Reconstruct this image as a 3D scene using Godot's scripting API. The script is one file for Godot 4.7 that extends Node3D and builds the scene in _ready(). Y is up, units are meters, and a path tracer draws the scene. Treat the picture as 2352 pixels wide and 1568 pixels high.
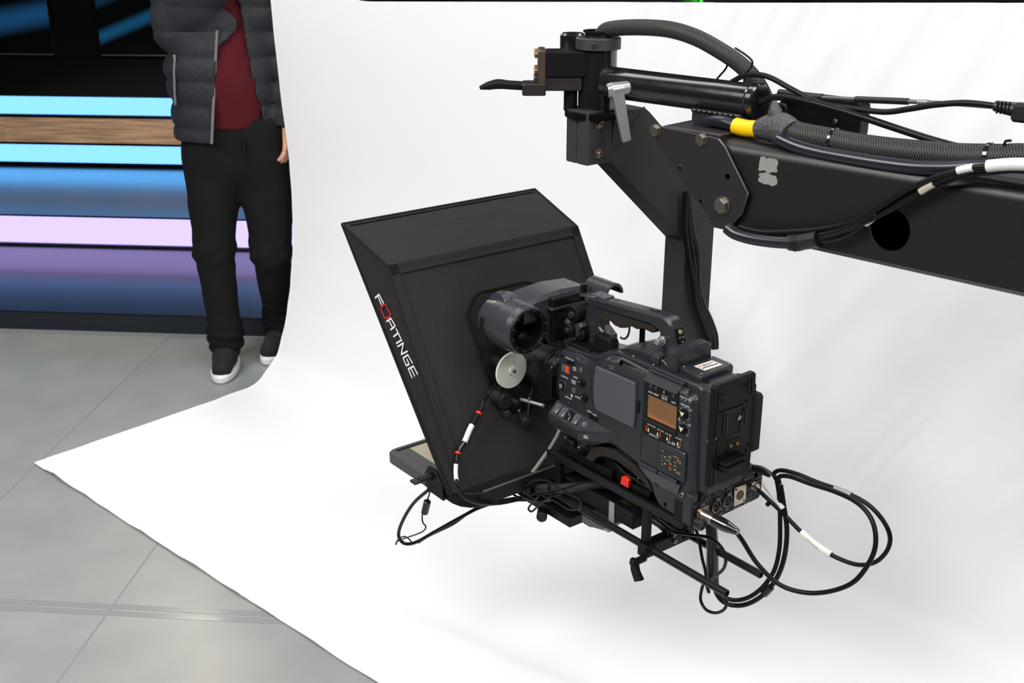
extends Node3D
# A studio corner: a shoulder video camera with a prompter hangs from a crane over a white cloth; a person and a lit set stand behind.

class Geo:
	var v := PackedVector3Array()
	var n := PackedVector3Array()
	var uv := PackedVector2Array()
	var X := Transform3D()

	func tri(a: Vector3, b: Vector3, c: Vector3, na: Vector3, nb: Vector3, nc: Vector3, ua := Vector2.ZERO, ub := Vector2.ZERO, uc := Vector2.ZERO) -> void:
		a = X * a; b = X * b; c = X * c
		na = (X.basis * na).normalized(); nb = (X.basis * nb).normalized(); nc = (X.basis * nc).normalized()
		if (c - a).cross(b - a).dot(na + nb + nc) < 0.0:
			v.append(a); v.append(c); v.append(b); n.append(na); n.append(nc); n.append(nb); uv.append(ua); uv.append(uc); uv.append(ub)
		else:
			v.append(a); v.append(b); v.append(c); n.append(na); n.append(nb); n.append(nc); uv.append(ua); uv.append(ub); uv.append(uc)

	func quad(a: Vector3, b: Vector3, c: Vector3, d: Vector3, nn: Vector3) -> void:
		tri(a, b, c, nn, nn, nn, Vector2(0, 1), Vector2(1, 1), Vector2(1, 0))
		tri(a, c, d, nn, nn, nn, Vector2(0, 1), Vector2(1, 0), Vector2(0, 0))

	func face(p: Array, away: Vector3) -> void:  # flat polygon given in order, its normal pointing away from a point inside the thing
		var nn: Vector3 = (p[1] - p[0]).cross(p[2] - p[0]).normalized()
		if nn.dot(p[0] - away) < 0.0:
			nn = -nn
		for i in range(1, p.size() - 1):
			tri(p[0], p[i], p[i + 1], nn, nn, nn)

	func hull(p: Array, faces: Array) -> void:  # solid from points and lists of corners
		var c := Vector3.ZERO
		for q in p:
			c += q
		c /= p.size()
		for f in faces:
			var list := []
			for i in f:
				list.append(p[i])
			face(list, c)

	func prism(pts: Array, z0: float, z1: float, b := 0.0, smooth := 0.75) -> void:  # outline in xy pushed along z, ends bevelled
		var p := PackedVector2Array()
		for q in pts:
			p.append(Vector2(q[0], q[1]) if q is Array else q)
		if Geometry2D.is_polygon_clockwise(p):
			p.reverse()
		var m := p.size()
		var en := []
		for i in m:
			var e := (p[(i + 1) % m] - p[i]).normalized()
			en.append(Vector2(e.y, -e.x))
		var inset := PackedVector2Array()
		for i in m:
			var h: Vector2 = (en[i] + en[(i + m - 1) % m]).normalized()
			inset.append(p[i] - h * b / maxf(0.5, h.dot(en[i])))
		var lo := minf(z0, z1)
		var hi := maxf(z0, z1)
		var rings := [[inset, lo], [p, lo + b], [p, hi - b], [inset, hi]]
		for i in m:
			var j := (i + 1) % m
			var ni: Vector2 = (en[i] + en[(i + m - 1) % m]).normalized() if en[i].dot(en[(i + m - 1) % m]) > smooth else en[i]
			var nj: Vector2 = (en[i] + en[j]).normalized() if en[i].dot(en[j]) > smooth else en[i]
			for k in 3:
				if k != 1 and b <= 0.0:
					continue
				var w: float = [-1.0, 0.0, 1.0][k]
				var na := Vector3(ni.x, ni.y, w)
				var nb := Vector3(nj.x, nj.y, w)
				var r0: Array = rings[k]
				var r1: Array = rings[k + 1]
				var a := Vector3(r0[0][i].x, r0[0][i].y, r0[1])
				var c := Vector3(r0[0][j].x, r0[0][j].y, r0[1])
				var d := Vector3(r1[0][j].x, r1[0][j].y, r1[1])
				var e := Vector3(r1[0][i].x, r1[0][i].y, r1[1])
				tri(a, c, d, na, nb, nb)
				tri(a, d, e, na, nb, na)
		var t := Geometry2D.triangulate_polygon(inset)
		var src := inset
		if t.is_empty():
			t = Geometry2D.triangulate_polygon(p)
			src = p
		for i in range(0, t.size(), 3):
			for s in [[lo, Vector3.FORWARD], [hi, Vector3.BACK]]:
				tri(Vector3(src[t[i]].x, src[t[i]].y, s[0]), Vector3(src[t[i + 1]].x, src[t[i + 1]].y, s[0]), Vector3(src[t[i + 2]].x, src[t[i + 2]].y, s[0]), s[1], s[1], s[1])

	func box(c: Vector3, s: Vector3, b := 0.0015) -> void:
		var h := s / 2.0
		b = minf(b, minf(h.x, minf(h.y, h.z)) * 0.6)
		var o := X
		X = o * Transform3D(Basis(), c)
		prism([[-h.x + b, -h.y], [h.x - b, -h.y], [h.x, -h.y + b], [h.x, h.y - b], [h.x - b, h.y], [-h.x + b, h.y], [-h.x, h.y - b], [-h.x, -h.y + b]], -h.z, h.z, b, 2.0)
		X = o

	func bb(x0: float, x1: float, y0: float, y1: float, z0: float, z1: float, b := 0.0015) -> void:
		box(Vector3(x0 + x1, y0 + y1, z0 + z1) / 2.0, Vector3(absf(x1 - x0), absf(y1 - y0), absf(z1 - z0)), b)

	func lathe(prof: Array, at: Vector3, dir: Vector3, seg := 24) -> void:  # profile of [radius, height] turned about dir
		var o := X
		X = o * Geo.axis(at, dir)
		for i in prof.size() - 1:
			var a := Vector2(prof[i][0], prof[i][1])
			var b := Vector2(prof[i + 1][0], prof[i + 1][1])
			var e := (b - a).normalized()
			var nn := Vector2(e.y, -e.x)
			for k in seg:
				var t0 := TAU * k / seg
				var t1 := TAU * (k + 1) / seg
				var c0 := Vector3(cos(t0), 0, sin(t0))
				var c1 := Vector3(cos(t1), 0, sin(t1))
				var y := Vector3.UP
				var n0 := c0 * nn.x + y * nn.y
				var n1 := c1 * nn.x + y * nn.y
				if a.x > 0.0:
					tri(c0 * a.x + y * a.y, c1 * a.x + y * a.y, c1 * b.x + y * b.y, n0, n1, n1)
				if b.x > 0.0:
					tri(c0 * a.x + y * a.y, c1 * b.x + y * b.y, c0 * b.x + y * b.y, n0, n1, n0)
		X = o

	func cyl(a: Vector3, b: Vector3, r: float, bev := 0.0, seg := 20) -> void:
		var l := (b - a).length()
		if bev > 0.0:
			lathe([[0, 0], [r - bev, 0], [r, bev], [r, l - bev], [r - bev, l], [0, l]], a, b - a, seg)
		else:
			lathe([[0, 0], [r, 0], [r, l], [0, l]], a, b - a, seg)

	func tube(pts: Array, r, seg := 12, sub := 6, caps := true) -> void:  # round cable through points; r a number or one per point
		var p := []
		var rr := []
		var m := pts.size()
		for i in m - 1:
			var p0: Vector3 = pts[maxi(i - 1, 0)]
			var p1: Vector3 = pts[i]
			var p2: Vector3 = pts[i + 1]
			var p3: Vector3 = pts[mini(i + 2, m - 1)]
			var s := 1 if m == 2 else sub
			for k in s:
				var t := float(k) / s
				p.append(p1.cubic_interpolate(p2, p0, p3, t))
				rr.append(lerpf(r[i], r[i + 1], t) if r is Array else r)
		p.append(pts[m - 1])
		rr.append(r[m - 1] if r is Array else r)
		var dirs := []
		for i in p.size():
			dirs.append((p[mini(i + 1, p.size() - 1)] - p[maxi(i - 1, 0)]).normalized())
		var side: Vector3 = dirs[0].cross(Vector3.UP if absf(dirs[0].y) < 0.9 else Vector3.RIGHT).normalized()
		var long := 0.0
		var last := []
		for i in p.size():
			side = (side - dirs[i] * side.dot(dirs[i])).normalized()
			var up: Vector3 = dirs[i].cross(side)
			var ring := []
			if i > 0:
				long += (p[i] - p[i - 1]).length()
			for k in seg + 1:
				var t := TAU * k / seg
				var d := side * cos(t) + up * sin(t)
				ring.append([p[i] + d * rr[i], d, Vector2(float(k) / seg, long)])
			if i > 0:
				for k in seg:
					var a: Array = last[k]
					var b: Array = last[k + 1]
					var c: Array = ring[k + 1]
					var d: Array = ring[k]
					tri(a[0], b[0], c[0], a[1], b[1], c[1], a[2], b[2], c[2])
					tri(a[0], c[0], d[0], a[1], c[1], d[1], a[2], c[2], d[2])
			elif caps:
				for k in seg:
					tri(p[0], ring[k][0], ring[k + 1][0], -dirs[0], -dirs[0], -dirs[0])
			last = ring
		if caps:
			for k in seg:
				tri(p[-1], last[k][0], last[k + 1][0], dirs[-1], dirs[-1], dirs[-1])

	func ball(c: Vector3, r: Vector3, seg := 16) -> void:
		for i in seg / 2:
			for k in seg:
				var q := []
				for s in [[i, k], [i, k + 1], [i + 1, k + 1], [i + 1, k]]:
					var la: float = PI * s[0] / (seg / 2)
					var lo: float = TAU * s[1] / seg
					q.append(Vector3(sin(la) * cos(lo), cos(la), sin(la) * sin(lo)))
				if i > 0:
					tri(c + q[0] * r, c + q[1] * r, c + q[2] * r, q[0] / r, q[1] / r, q[2] / r)
				if i < seg / 2 - 1 or true:
					tri(c + q[0] * r, c + q[2] * r, c + q[3] * r, q[0] / r, q[2] / r, q[3] / r)

	func loft(a: Array, b: Array) -> void:  # skin between two rings of the same count
		var c := Vector3.ZERO
		for q in a:
			c += q
		for q in b:
			c += q
		c /= a.size() * 2.0
		for i in a.size():
			var j := (i + 1) % a.size()
			face([a[i], a[j], b[j]], c)
			face([a[i], b[j], b[i]], c)

	func mesh() -> ArrayMesh:
		var a := []
		a.resize(Mesh.ARRAY_MAX)
		a[Mesh.ARRAY_VERTEX] = v
		a[Mesh.ARRAY_NORMAL] = n
		a[Mesh.ARRAY_TEX_UV] = uv
		var am := ArrayMesh.new()
		am.add_surface_from_arrays(Mesh.PRIMITIVE_TRIANGLES, a)
		return am

	static func axis(at: Vector3, dir: Vector3) -> Transform3D:
		var y := dir.normalized()
		var x := y.cross(Vector3.BACK if absf(y.z) < 0.9 else Vector3.RIGHT).normalized()
		return Transform3D(Basis(x, y, x.cross(y)), at)

const CABLES := {
	"bnc_cable": [-0.060,0.145,-0.090,-0.042,0.134,-0.095,-0.002,0.115,-0.099,0.048,0.089,-0.104,0.091,0.075,-0.109,0.127,0.071,-0.114,0.161,0.076,-0.118,0.190,0.095,-0.123,0.206,0.125,-0.128,0.206,0.154,-0.129,0.188,0.180,-0.126,0.155,0.197,-0.124,0.105,0.201,-0.122,0.054,0.198,-0.119,0.008,0.199,-0.114,-0.024,0.195,-0.109,-0.037,0.184,-0.105,-0.024,0.175,-0.100],
	"power_cable": [-0.011,0.123,0.030,-0.001,0.101,0.017,0.028,0.059,0.003,0.071,0.032,-0.010,0.119,0.034,-0.023,0.164,0.055,-0.037,0.200,0.089,-0.050,0.218,0.139,-0.063,0.214,0.172,-0.074,0.195,0.199,-0.082,0.160,0.211,-0.090,0.108,0.208,-0.098,0.049,0.200,-0.100,0.004,0.196,-0.100,-0.020,0.186,-0.100,-0.019,0.172,-0.100],
	"drop_cable_a": [-0.025,0.175,-0.100,-0.014,0.147,-0.097,-0.005,0.096,-0.095,0.001,0.044,-0.092,-0.002,-0.004,-0.086,-0.019,-0.047,-0.075,-0.045,-0.079,-0.065,-0.073,-0.093,-0.054,-0.099,-0.086,-0.046,-0.115,-0.052,-0.041,-0.119,0.008,-0.035,-0.123,0.066,-0.030],
	"drop_cable_b": [-0.020,0.168,-0.105,-0.005,0.132,-0.101,0.011,0.084,-0.097,0.013,0.025,-0.093,0.002,-0.026,-0.086,-0.022,-0.070,-0.075,-0.054,-0.100,-0.065,-0.086,-0.108,-0.054,-0.107,-0.092,-0.047,-0.113,-0.052,-0.043,-0.115,0.013,-0.039,-0.120,0.070,-0.035],
	"tail_cable": [-0.159,0.063,-0.020,-0.141,0.032,-0.020,-0.127,-0.010,-0.020,-0.114,-0.045,-0.020,-0.122,-0.079,-0.020,-0.123,-0.106,-0.020,-0.106,-0.119,-0.019,-0.079,-0.111,-0.017,-0.057,-0.090,-0.015,-0.053,-0.069,-0.014,-0.072,-0.061,-0.012,-0.082,-0.053,-0.010],
	"box_cable": [-0.229,0.016,-0.010,-0.192,0.022,-0.008,-0.143,0.038,-0.006,-0.102,0.053,-0.003,-0.070,0.053,-0.001,-0.054,0.033,-0.003,-0.062,0.001,-0.010,-0.090,-0.035,-0.017,-0.112,-0.064,-0.023,-0.112,-0.086,-0.030],
	"elbow_hose": [-0.084,0.180,-0.100,-0.069,0.183,-0.102,-0.054,0.182,-0.103,-0.043,0.178,-0.105],
	"monitor_cable": [-0.762,-0.054,0.200,-0.828,-0.117,0.200,-0.879,-0.186,0.200,-0.906,-0.239,0.197,-0.899,-0.263,0.186,-0.863,-0.247,0.175,-0.810,-0.201,0.154,-0.747,-0.145,0.121,-0.723,-0.122,0.088,-0.664,-0.085,0.069,-0.602,-0.055,0.055,-0.543,-0.035,0.040],
	"ferrite_cable": [-0.755,-0.051,0.200,-0.765,-0.075,0.200,-0.778,-0.101,0.200,-0.792,-0.130,0.200,-0.792,-0.151,0.200,-0.781,-0.160,0.199,-0.804,-0.185,0.197,-0.882,-0.238,0.194,-0.918,-0.264,0.192,-0.932,-0.280,0.190],
	"ferrite_wrap": [-0.942,-0.286,0.185,-0.929,-0.266,0.184,-0.901,-0.246,0.183,-0.879,-0.247,0.181,-0.876,-0.254,0.180],
	"ferrite": [-0.769,-0.086,0.200,-0.783,-0.124,0.200],
	"second_cable": [-0.878,-0.261,0.160,-0.869,-0.247,0.133,-0.804,-0.195,0.107,-0.778,-0.163,0.080,-0.730,-0.122,0.070,-0.659,-0.086,0.060,-0.592,-0.058,0.050],
	"motor_cable": [-0.630,0.233,0.093,-0.603,0.230,0.140,-0.607,0.208,0.155,-0.603,0.193,0.168,-0.598,0.179,0.184,-0.591,0.162,0.205,-0.581,0.142,0.227,-0.575,0.130,0.246,-0.567,0.116,0.257,-0.557,0.098,0.267,-0.522,0.092,0.289,-0.518,0.067,0.283,-0.518,0.043,0.261,-0.520,0.022,0.224,-0.530,0.001,0.171,-0.530,-0.008,0.112],
	"motor_cable_old": [-0.625,0.236,0.100,-0.627,0.218,0.121,-0.624,0.199,0.143,-0.610,0.189,0.163,-0.608,0.173,0.177,-0.609,0.152,0.191,-0.616,0.122,0.203,-0.626,0.100,0.210,-0.624,0.082,0.217,-0.630,0.053,0.216,-0.638,0.016,0.209,-0.631,-0.010,0.201,-0.633,-0.035,0.177,-0.623,-0.049,0.149,-0.613,-0.057,0.120],
	"grey_cable": [-0.499,0.156,0.030,-0.498,0.136,0.042,-0.510,0.102,0.054,-0.528,0.066,0.066,-0.539,0.041,0.078,-0.539,0.033,0.090],
	"tangle_a": [-0.539,0.033,0.090,-0.554,0.003,0.093,-0.556,-0.019,0.096,-0.577,-0.022,0.099,-0.597,-0.013,0.101,-0.586,0.010,0.104,-0.551,0.032,0.107,-0.510,0.042,0.110],
	"tangle_b": [-0.522,-0.003,0.100,-0.534,0.009,0.102,-0.518,0.034,0.104,-0.479,0.058,0.105,-0.445,0.067,0.107,-0.404,0.065,0.109,-0.363,0.068,0.109,-0.346,0.062,0.107,-0.355,0.042,0.105,-0.389,0.027,0.104,-0.433,0.025,0.102,-0.485,0.018,0.100],
	"tangle_c": [-0.560,-0.025,0.100,-0.525,-0.001,0.092,-0.476,0.019,0.084,-0.431,0.046,0.074,-0.383,0.076,0.062,-0.337,0.089,0.050],
	"tangle_d": [-0.476,0.020,0.110,-0.501,-0.007,0.108,-0.515,-0.027,0.107,-0.505,-0.030,0.105,-0.481,-0.003,0.103,-0.447,0.029,0.102,-0.414,0.048,0.100],
	"tangle_e": [-0.588,0.009,0.090,-0.590,0.024,0.091,-0.569,0.037,0.093,-0.552,0.033,0.094,-0.553,0.014,0.096,-0.564,-0.011,0.097,-0.501,-0.005,0.099,-0.449,0.022,0.100],
	"braid_low": [-0.529,0.003,0.070,-0.490,0.017,0.060,-0.444,0.034,0.050,-0.406,0.050,0.035,-0.362,0.069,0.020],
	"column_cable_0": [-0.395,0.647,-0.204,-0.395,0.573,-0.214,-0.395,0.514,-0.231,-0.395,0.454,-0.244,-0.395,0.403,-0.259,-0.395,0.352,-0.287,-0.395,0.313,-0.307,-0.395,0.281,-0.313],
	"column_cable_1": [-0.395,0.647,-0.208,-0.395,0.571,-0.225,-0.395,0.511,-0.247,-0.395,0.453,-0.252,-0.395,0.401,-0.269,-0.395,0.350,-0.300,-0.395,0.310,-0.320,-0.395,0.278,-0.325],
	"column_cable_2": [-0.395,0.648,-0.202,-0.395,0.574,-0.205,-0.395,0.516,-0.218,-0.395,0.455,-0.238,-0.395,0.405,-0.250,-0.395,0.354,-0.277,-0.395,0.315,-0.297,-0.395,0.283,-0.303],
	"column_cable_3": [-0.395,0.647,-0.206,-0.395,0.572,-0.219,-0.395,0.512,-0.243,-0.395,0.455,-0.242,-0.395,0.401,-0.268,-0.395,0.351,-0.293,-0.395,0.311,-0.313,-0.395,0.279,-0.318],
	"braided_hose": [0.008,0.117,-0.030,0.008,0.126,-0.032,0.020,0.136,-0.034,0.055,0.142,-0.035,0.114,0.146,-0.037,0.166,0.145,-0.039,0.215,0.135,-0.044,0.262,0.116,-0.051,0.299,0.096,-0.058,0.327,0.071,-0.065,0.345,0.040,-0.073,0.350,0.008,-0.080],
	"loom": [0.456,0.011,0.020,0.483,0.008,0.018,0.520,0.006,0.015,0.565,0.003,0.012,0.622,0.003,0.010,0.677,0.005,0.007,0.729,0.008,0.005,0.785,0.014,0.002,0.850,0.021,-0.000,1.050,0.021,-0.000,1.300,0.021,-0.000,1.650,0.016,-0.000],
	"loom_hose": [0.449,0.002,0.040,0.483,-0.006,0.041,0.522,-0.010,0.041,0.568,-0.011,0.042,0.627,-0.011,0.043,0.683,-0.009,0.043,0.735,-0.002,0.044,0.785,0.008,0.044,0.868,0.018,0.045,1.068,0.018,0.045,1.318,0.018,0.045,1.668,0.013,0.045],
	"yellow_hose": [0.249,-0.020,-0.000,0.264,-0.007,0.003,0.289,0.004,0.006,0.317,0.008,0.009,0.346,0.005,0.011,0.370,0.004,0.014,0.397,0.006,0.017,0.432,0.002,0.020],
	"wire_rope": [0.367,0.053,-0.080,0.431,0.054,-0.073,0.491,0.058,-0.066,0.541,0.062,-0.059,0.596,0.067,-0.051,0.656,0.072,-0.044,0.713,0.076,-0.037,0.767,0.079,-0.030],
	"plug_cable": [0.303,0.069,-0.030,0.326,0.081,-0.027,0.353,0.087,-0.025,0.385,0.085,-0.022,0.429,0.071,-0.019,0.481,0.056,-0.016,0.537,0.054,-0.014,0.597,0.055,-0.011,0.640,0.065,-0.008,0.681,0.076,-0.005,0.727,0.084,-0.003,0.770,0.085,0.000],
	"boom_cable": [0.369,0.043,-0.020,0.395,0.054,-0.017,0.426,0.058,-0.014,0.476,0.055,-0.011,0.548,0.046,-0.009,0.617,0.035,-0.006,0.682,0.025,-0.003,0.745,0.018,-0.000],
	"thin_wire_a": [0.280,0.104,-0.050,0.277,0.089,-0.050,0.266,0.076,-0.050,0.255,0.064,-0.050],
	"thin_wire_b": [0.306,0.126,-0.030,0.327,0.117,-0.030,0.341,0.108,-0.030,0.341,0.099,-0.030,0.332,0.087,-0.030,0.316,0.077,-0.030,0.299,0.068,-0.030],
	"thin_wire_c": [0.333,0.089,-0.025,0.332,0.080,-0.025,0.332,0.068,-0.025],
	"tape_loop": [0.409,0.030,0.010,0.410,0.042,0.010,0.421,0.049,0.010,0.436,0.049,0.010,0.439,0.040,0.010],
	"side_hose": [0.381,-0.153,0.068,0.399,-0.160,0.068,0.433,-0.162,0.068,0.474,-0.159,0.068,0.514,-0.152,0.068,0.552,-0.139,0.068],
	"side_cable_a": [0.557,-0.131,0.075,0.592,-0.116,0.075,0.626,-0.093,0.075,0.658,-0.064,0.075,0.689,-0.038,0.075,0.720,-0.018,0.075,0.756,0.000,0.075,0.798,0.014,0.075,0.879,0.027,0.075,1.079,0.027,0.075,1.329,0.027,0.075,1.679,0.022,0.075],
	"side_cable_b": [0.557,-0.135,0.072,0.594,-0.118,0.072,0.628,-0.098,0.072,0.664,-0.074,0.072,0.696,-0.049,0.072,0.726,-0.024,0.072,0.762,-0.004,0.072,0.803,0.011,0.072,0.878,0.022,0.072,1.078,0.022,0.072,1.328,0.022,0.072,1.678,0.017,0.072],
	"side_cable_c": [0.555,-0.141,0.068,0.589,-0.129,0.068,0.620,-0.107,0.068,0.649,-0.080,0.068,0.681,-0.056,0.068,0.719,-0.034,0.068,0.761,-0.009,0.068,0.802,0.005,0.068,0.878,0.017,0.068,1.078,0.017,0.068,1.328,0.017,0.068,1.678,0.012,0.068],
	"side_cable_d": [0.405,-0.147,0.066,0.447,-0.148,0.066,0.503,-0.137,0.066,0.564,-0.120,0.066,0.607,-0.101,0.066,0.641,-0.079,0.066,0.673,-0.057,0.066,0.711,-0.031,0.066,0.753,-0.005,0.066,0.795,0.007,0.066,0.877,0.018,0.066,1.077,0.018,0.066,1.327,0.018,0.066,1.677,0.013,0.066],
}
const LOGO := [
	["F", [-0.840,0.401,0.271,-0.826,0.412,0.270,-0.809,0.397,0.270]],
	["F", [-0.829,0.407,0.271,-0.816,0.392,0.271]],
	["O", [-0.805,0.396,0.270,-0.798,0.394,0.270,-0.783,0.378,0.269,-0.784,0.374,0.270,-0.797,0.366,0.270,-0.805,0.365,0.271,-0.819,0.382,0.271,-0.816,0.386,0.271,-0.805,0.396,0.270]],
	["R", [-0.797,0.359,0.271,-0.781,0.370,0.270,-0.767,0.357,0.269,-0.773,0.351,0.270,-0.784,0.344,0.270]],
	["R", [-0.790,0.363,0.270,-0.775,0.350,0.270]],
	["T", [-0.763,0.351,0.269,-0.747,0.335,0.269]],
	["T", [-0.756,0.344,0.269,-0.773,0.331,0.270]],
	["I", [-0.743,0.332,0.269,-0.763,0.319,0.270]],
	["N", [-0.758,0.313,0.270,-0.737,0.327,0.269,-0.745,0.299,0.270,-0.724,0.312,0.268]],
	["G", [-0.706,0.291,0.268,-0.721,0.305,0.269,-0.738,0.293,0.270,-0.727,0.279,0.270,-0.717,0.285,0.269,-0.725,0.294,0.269]],
	["E", [-0.687,0.272,0.268,-0.702,0.285,0.268,-0.721,0.273,0.269,-0.708,0.258,0.269]],
	["E", [-0.712,0.279,0.269,-0.697,0.265,0.269]],
]
var RIG := Transform3D(Basis(Vector3(0.61470, 0, 0.78876), Vector3.UP, Vector3(-0.78876, 0, 0.61470)), Vector3(0.43654, 0.51307, -1.85983))
var BOOM := Transform3D(Basis(Vector3(0.70711, 0, 0.70711), Vector3.UP, Vector3(-0.70711, 0, 0.70711)), Vector3(0.13846, 1.35307, -2.18537))
var STAGE := Transform3D(Basis(Vector3(0.99648, 0, 0.08385), Vector3.UP, Vector3(-0.08385, 0, 0.99648)), Vector3(-2.212, 0, -4.676))
var ZY := Transform3D(Basis(Vector3(0, 0, 1), Vector3(0, 1, 0), Vector3(1, 0, 0)), Vector3.ZERO)  # outline given as (z, y), pushed along x
var XZ := Transform3D(Basis(Vector3(1, 0, 0), Vector3(0, 0, 1), Vector3(0, 1, 0)), Vector3.ZERO)  # outline given as (x, z), pushed along y
var M := {}
var font: SystemFont
var used := {}


func numbered(called: String) -> String:
	used[called] = used.get(called, -1) + 1
	return called if used[called] == 0 else "%s_%03d" % [called, used[called]]


func tag(o: Node, label: String, category: String, group := "", kind := "") -> Node:
	if label:
		o.set_meta("label", label)
	if category:
		o.set_meta("category", category)
	if group:
		o.set_meta("group", group)
	if kind:
		o.set_meta("kind", kind)
	return o


func thing(called: String, label: String, category: String, at := Transform3D(), group := "") -> Node3D:
	var o := Node3D.new()
	o.name = numbered(called)
	add_child(o, true)
	o.transform = at
	tag(o, label, category, group)
	return o


func part(parent: Node, called: String, g: Geo, m: Material, label := "") -> MeshInstance3D:
	var o := MeshInstance3D.new()
	o.name = called if parent != self else numbered(called)
	o.mesh = g.mesh()
	o.mesh.surface_set_material(0, m)
	parent.add_child(o, true)
	if label:
		o.set_meta("label", label)
	return o


func structure(called: String, g: Geo, m: Material) -> MeshInstance3D:
	var o := part(self, called, g, m)
	o.set_meta("kind", "structure")
	return o


func mat(c: Color, rough := 0.6, metal := 0.0, extra := {}) -> StandardMaterial3D:
	var m := StandardMaterial3D.new()
	m.albedo_color = c
	m.roughness = rough
	m.metallic = metal
	for k in extra:
		m.set(k, extra[k])
	return m


func noise_tex(freq: float, seed_: int, lo: Color, hi: Color, size := 256, oct := 4, normal := 0.0) -> NoiseTexture2D:
	var f := FastNoiseLite.new()
	f.seed = seed_
	f.frequency = freq
	f.fractal_octaves = oct
	var t := NoiseTexture2D.new()
	t.width = size
	t.height = size
	t.seamless = true
	t.noise = f
	if normal > 0.0:
		t.as_normal_map = true
		t.bump_strength = normal
	else:
		var r := Gradient.new()
		r.set_color(0, lo)
		r.set_color(1, hi)
		t.color_ramp = r
	return t


func triplanar(m: StandardMaterial3D, scale: float) -> StandardMaterial3D:
	m.uv1_triplanar = true
	m.uv1_scale = Vector3.ONE * scale
	return m


func lamp_mat(c: Color, e: float) -> StandardMaterial3D:
	return mat(Color(0.02, 0.02, 0.02), 0.5, 0.0, {"emission_enabled": true, "emission": c, "emission_energy_multiplier": e})


func weave_image(w: int, lo: float, hi: float) -> ImageTexture:  # braided sleeve: crossing strands
	var im := Image.create(w, w, false, Image.FORMAT_RGB8)
	for y in w:
		for x in w:
			var a := fposmod((x + y) * 4.0 / w, 1.0)
			var b := fposmod((x - y) * 4.0 / w, 1.0)
			var over := (int(floor((x + y) * 4.0 / w)) + int(floor((x - y) * 4.0 / w))) % 2 == 0
			var s := sin(PI * (a if over else b))
			var k := lerpf(lo, hi, s * s * s)
			im.set_pixel(x, y, Color(k, k, k * 0.98))
	return ImageTexture.create_from_image(im)


func streak_image(w: int, h: int, bands: Array) -> ImageTexture:  # picture shown on a video screen: slanted blue beams on black
	var im := Image.create(w, h, false, Image.FORMAT_RGB8)
	for y in h:
		for x in w:
			var c := Color(0.004, 0.010, 0.014)
			for b in bands:  # [height at left, rise, half width, colour]
				var d: float = absf(float(y) / h - (b[0] - b[1] * float(x) / w)) / b[2]
				if d < 1.0:
					c = c.lerp(b[3], (1.0 - d * d))
			im.set_pixel(x, y, c)
	return ImageTexture.create_from_image(im)


func lettering(parent: Node, text: String, at: Vector3, right: Vector3, up: Vector3, h: float, m: Material, w := 0.0, called := "lettering") -> MeshInstance3D:  # centred at a point, h tall, squeezed to w wide
	var t := TextMesh.new()
	t.font = font
	t.text = text
	t.font_size = 32
	t.pixel_size = 0.01
	t.depth = 0.02
	t.curve_step = 3.0
	var g := Geo.new()
	var nn := right.cross(up).normalized()
	var arr := t.surface_get_arrays(0)
	var vs: PackedVector3Array = arr[Mesh.ARRAY_VERTEX]
	var ns: PackedVector3Array = arr[Mesh.ARRAY_NORMAL]
	var ix: PackedInt32Array = arr[Mesh.ARRAY_INDEX] if arr[Mesh.ARRAY_INDEX] else PackedInt32Array(range(vs.size()))
	var lo := Vector3.INF
	var hi := -Vector3.INF
	for p in vs:
		lo = lo.min(p)
		hi = hi.max(p)
	var c := (lo + hi) / 2.0
	var sy := h / maxf(hi.y - lo.y, 0.001)
	var sx := w / maxf(hi.x - lo.x, 0.001) if w > 0.0 else sy
	for i in range(0, ix.size(), 3):
		var q := []
		for k in 3:
			var p := vs[ix[i + k]] - c
			var pn := ns[ix[i + k]]
			q.append([at + right * p.x * sx + up * p.y * sy + nn * (p.z * 0.012), (right * pn.x + up * pn.y + nn * pn.z).normalized()])
		g.tri(q[0][0], q[1][0], q[2][0], q[0][1], q[1][1], q[2][1])
	return part(parent, called, g, m)


func pts(name_: String) -> Array:
	var a: Array = CABLES[name_]
	var p := []
	for i in range(0, a.size(), 3):
		p.append(Vector3(a[i], a[i + 1], a[i + 2]))
	return p


func cable(called: String, label: String, data: String, r: float, m: Material, at: Transform3D, group := "") -> Node3D:
	var o := thing(called, label, "cable", at, group)
	var g := Geo.new()
	g.tube(pts(data), r, 12, 8)
	part(o, "sheath", g, m)
	return o


func sleeve(parent: Node, called: String, p: Array, f0: float, f1: float, r: float, m: Material, label := "", seg := 14) -> MeshInstance3D:  # band round a cable between two fractions of its points
	var q := []
	for k in 6:
		var f := lerpf(f0, f1, k / 5.0) * (p.size() - 1)
		var i := mini(int(f), p.size() - 2)
		q.append(p[i].cubic_interpolate(p[i + 1], p[maxi(i - 1, 0)], p[mini(i + 2, p.size() - 1)], f - i))
	var g := Geo.new()
	g.tube(q, r, seg, 3)
	return part(parent, called, g, m, label)


func cut(parent: Node, called: String, whole: Mesh, m: Material, holes: Array) -> CSGMesh3D:  # a solid with round holes: [from, direction, length, radius]
	var o := CSGMesh3D.new()
	o.name = called
	o.mesh = whole
	o.material = m
	parent.add_child(o, true)
	for h in holes:
		var c := CSGCylinder3D.new()
		c.name = "bore"
		c.operation = CSGShape3D.OPERATION_SUBTRACTION
		c.radius = h[3]
		c.height = h[2]
		c.sides = 20
		c.material = m
		o.add_child(c, true)
		c.transform = Geo.axis(h[0], h[1])
	return o


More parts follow.
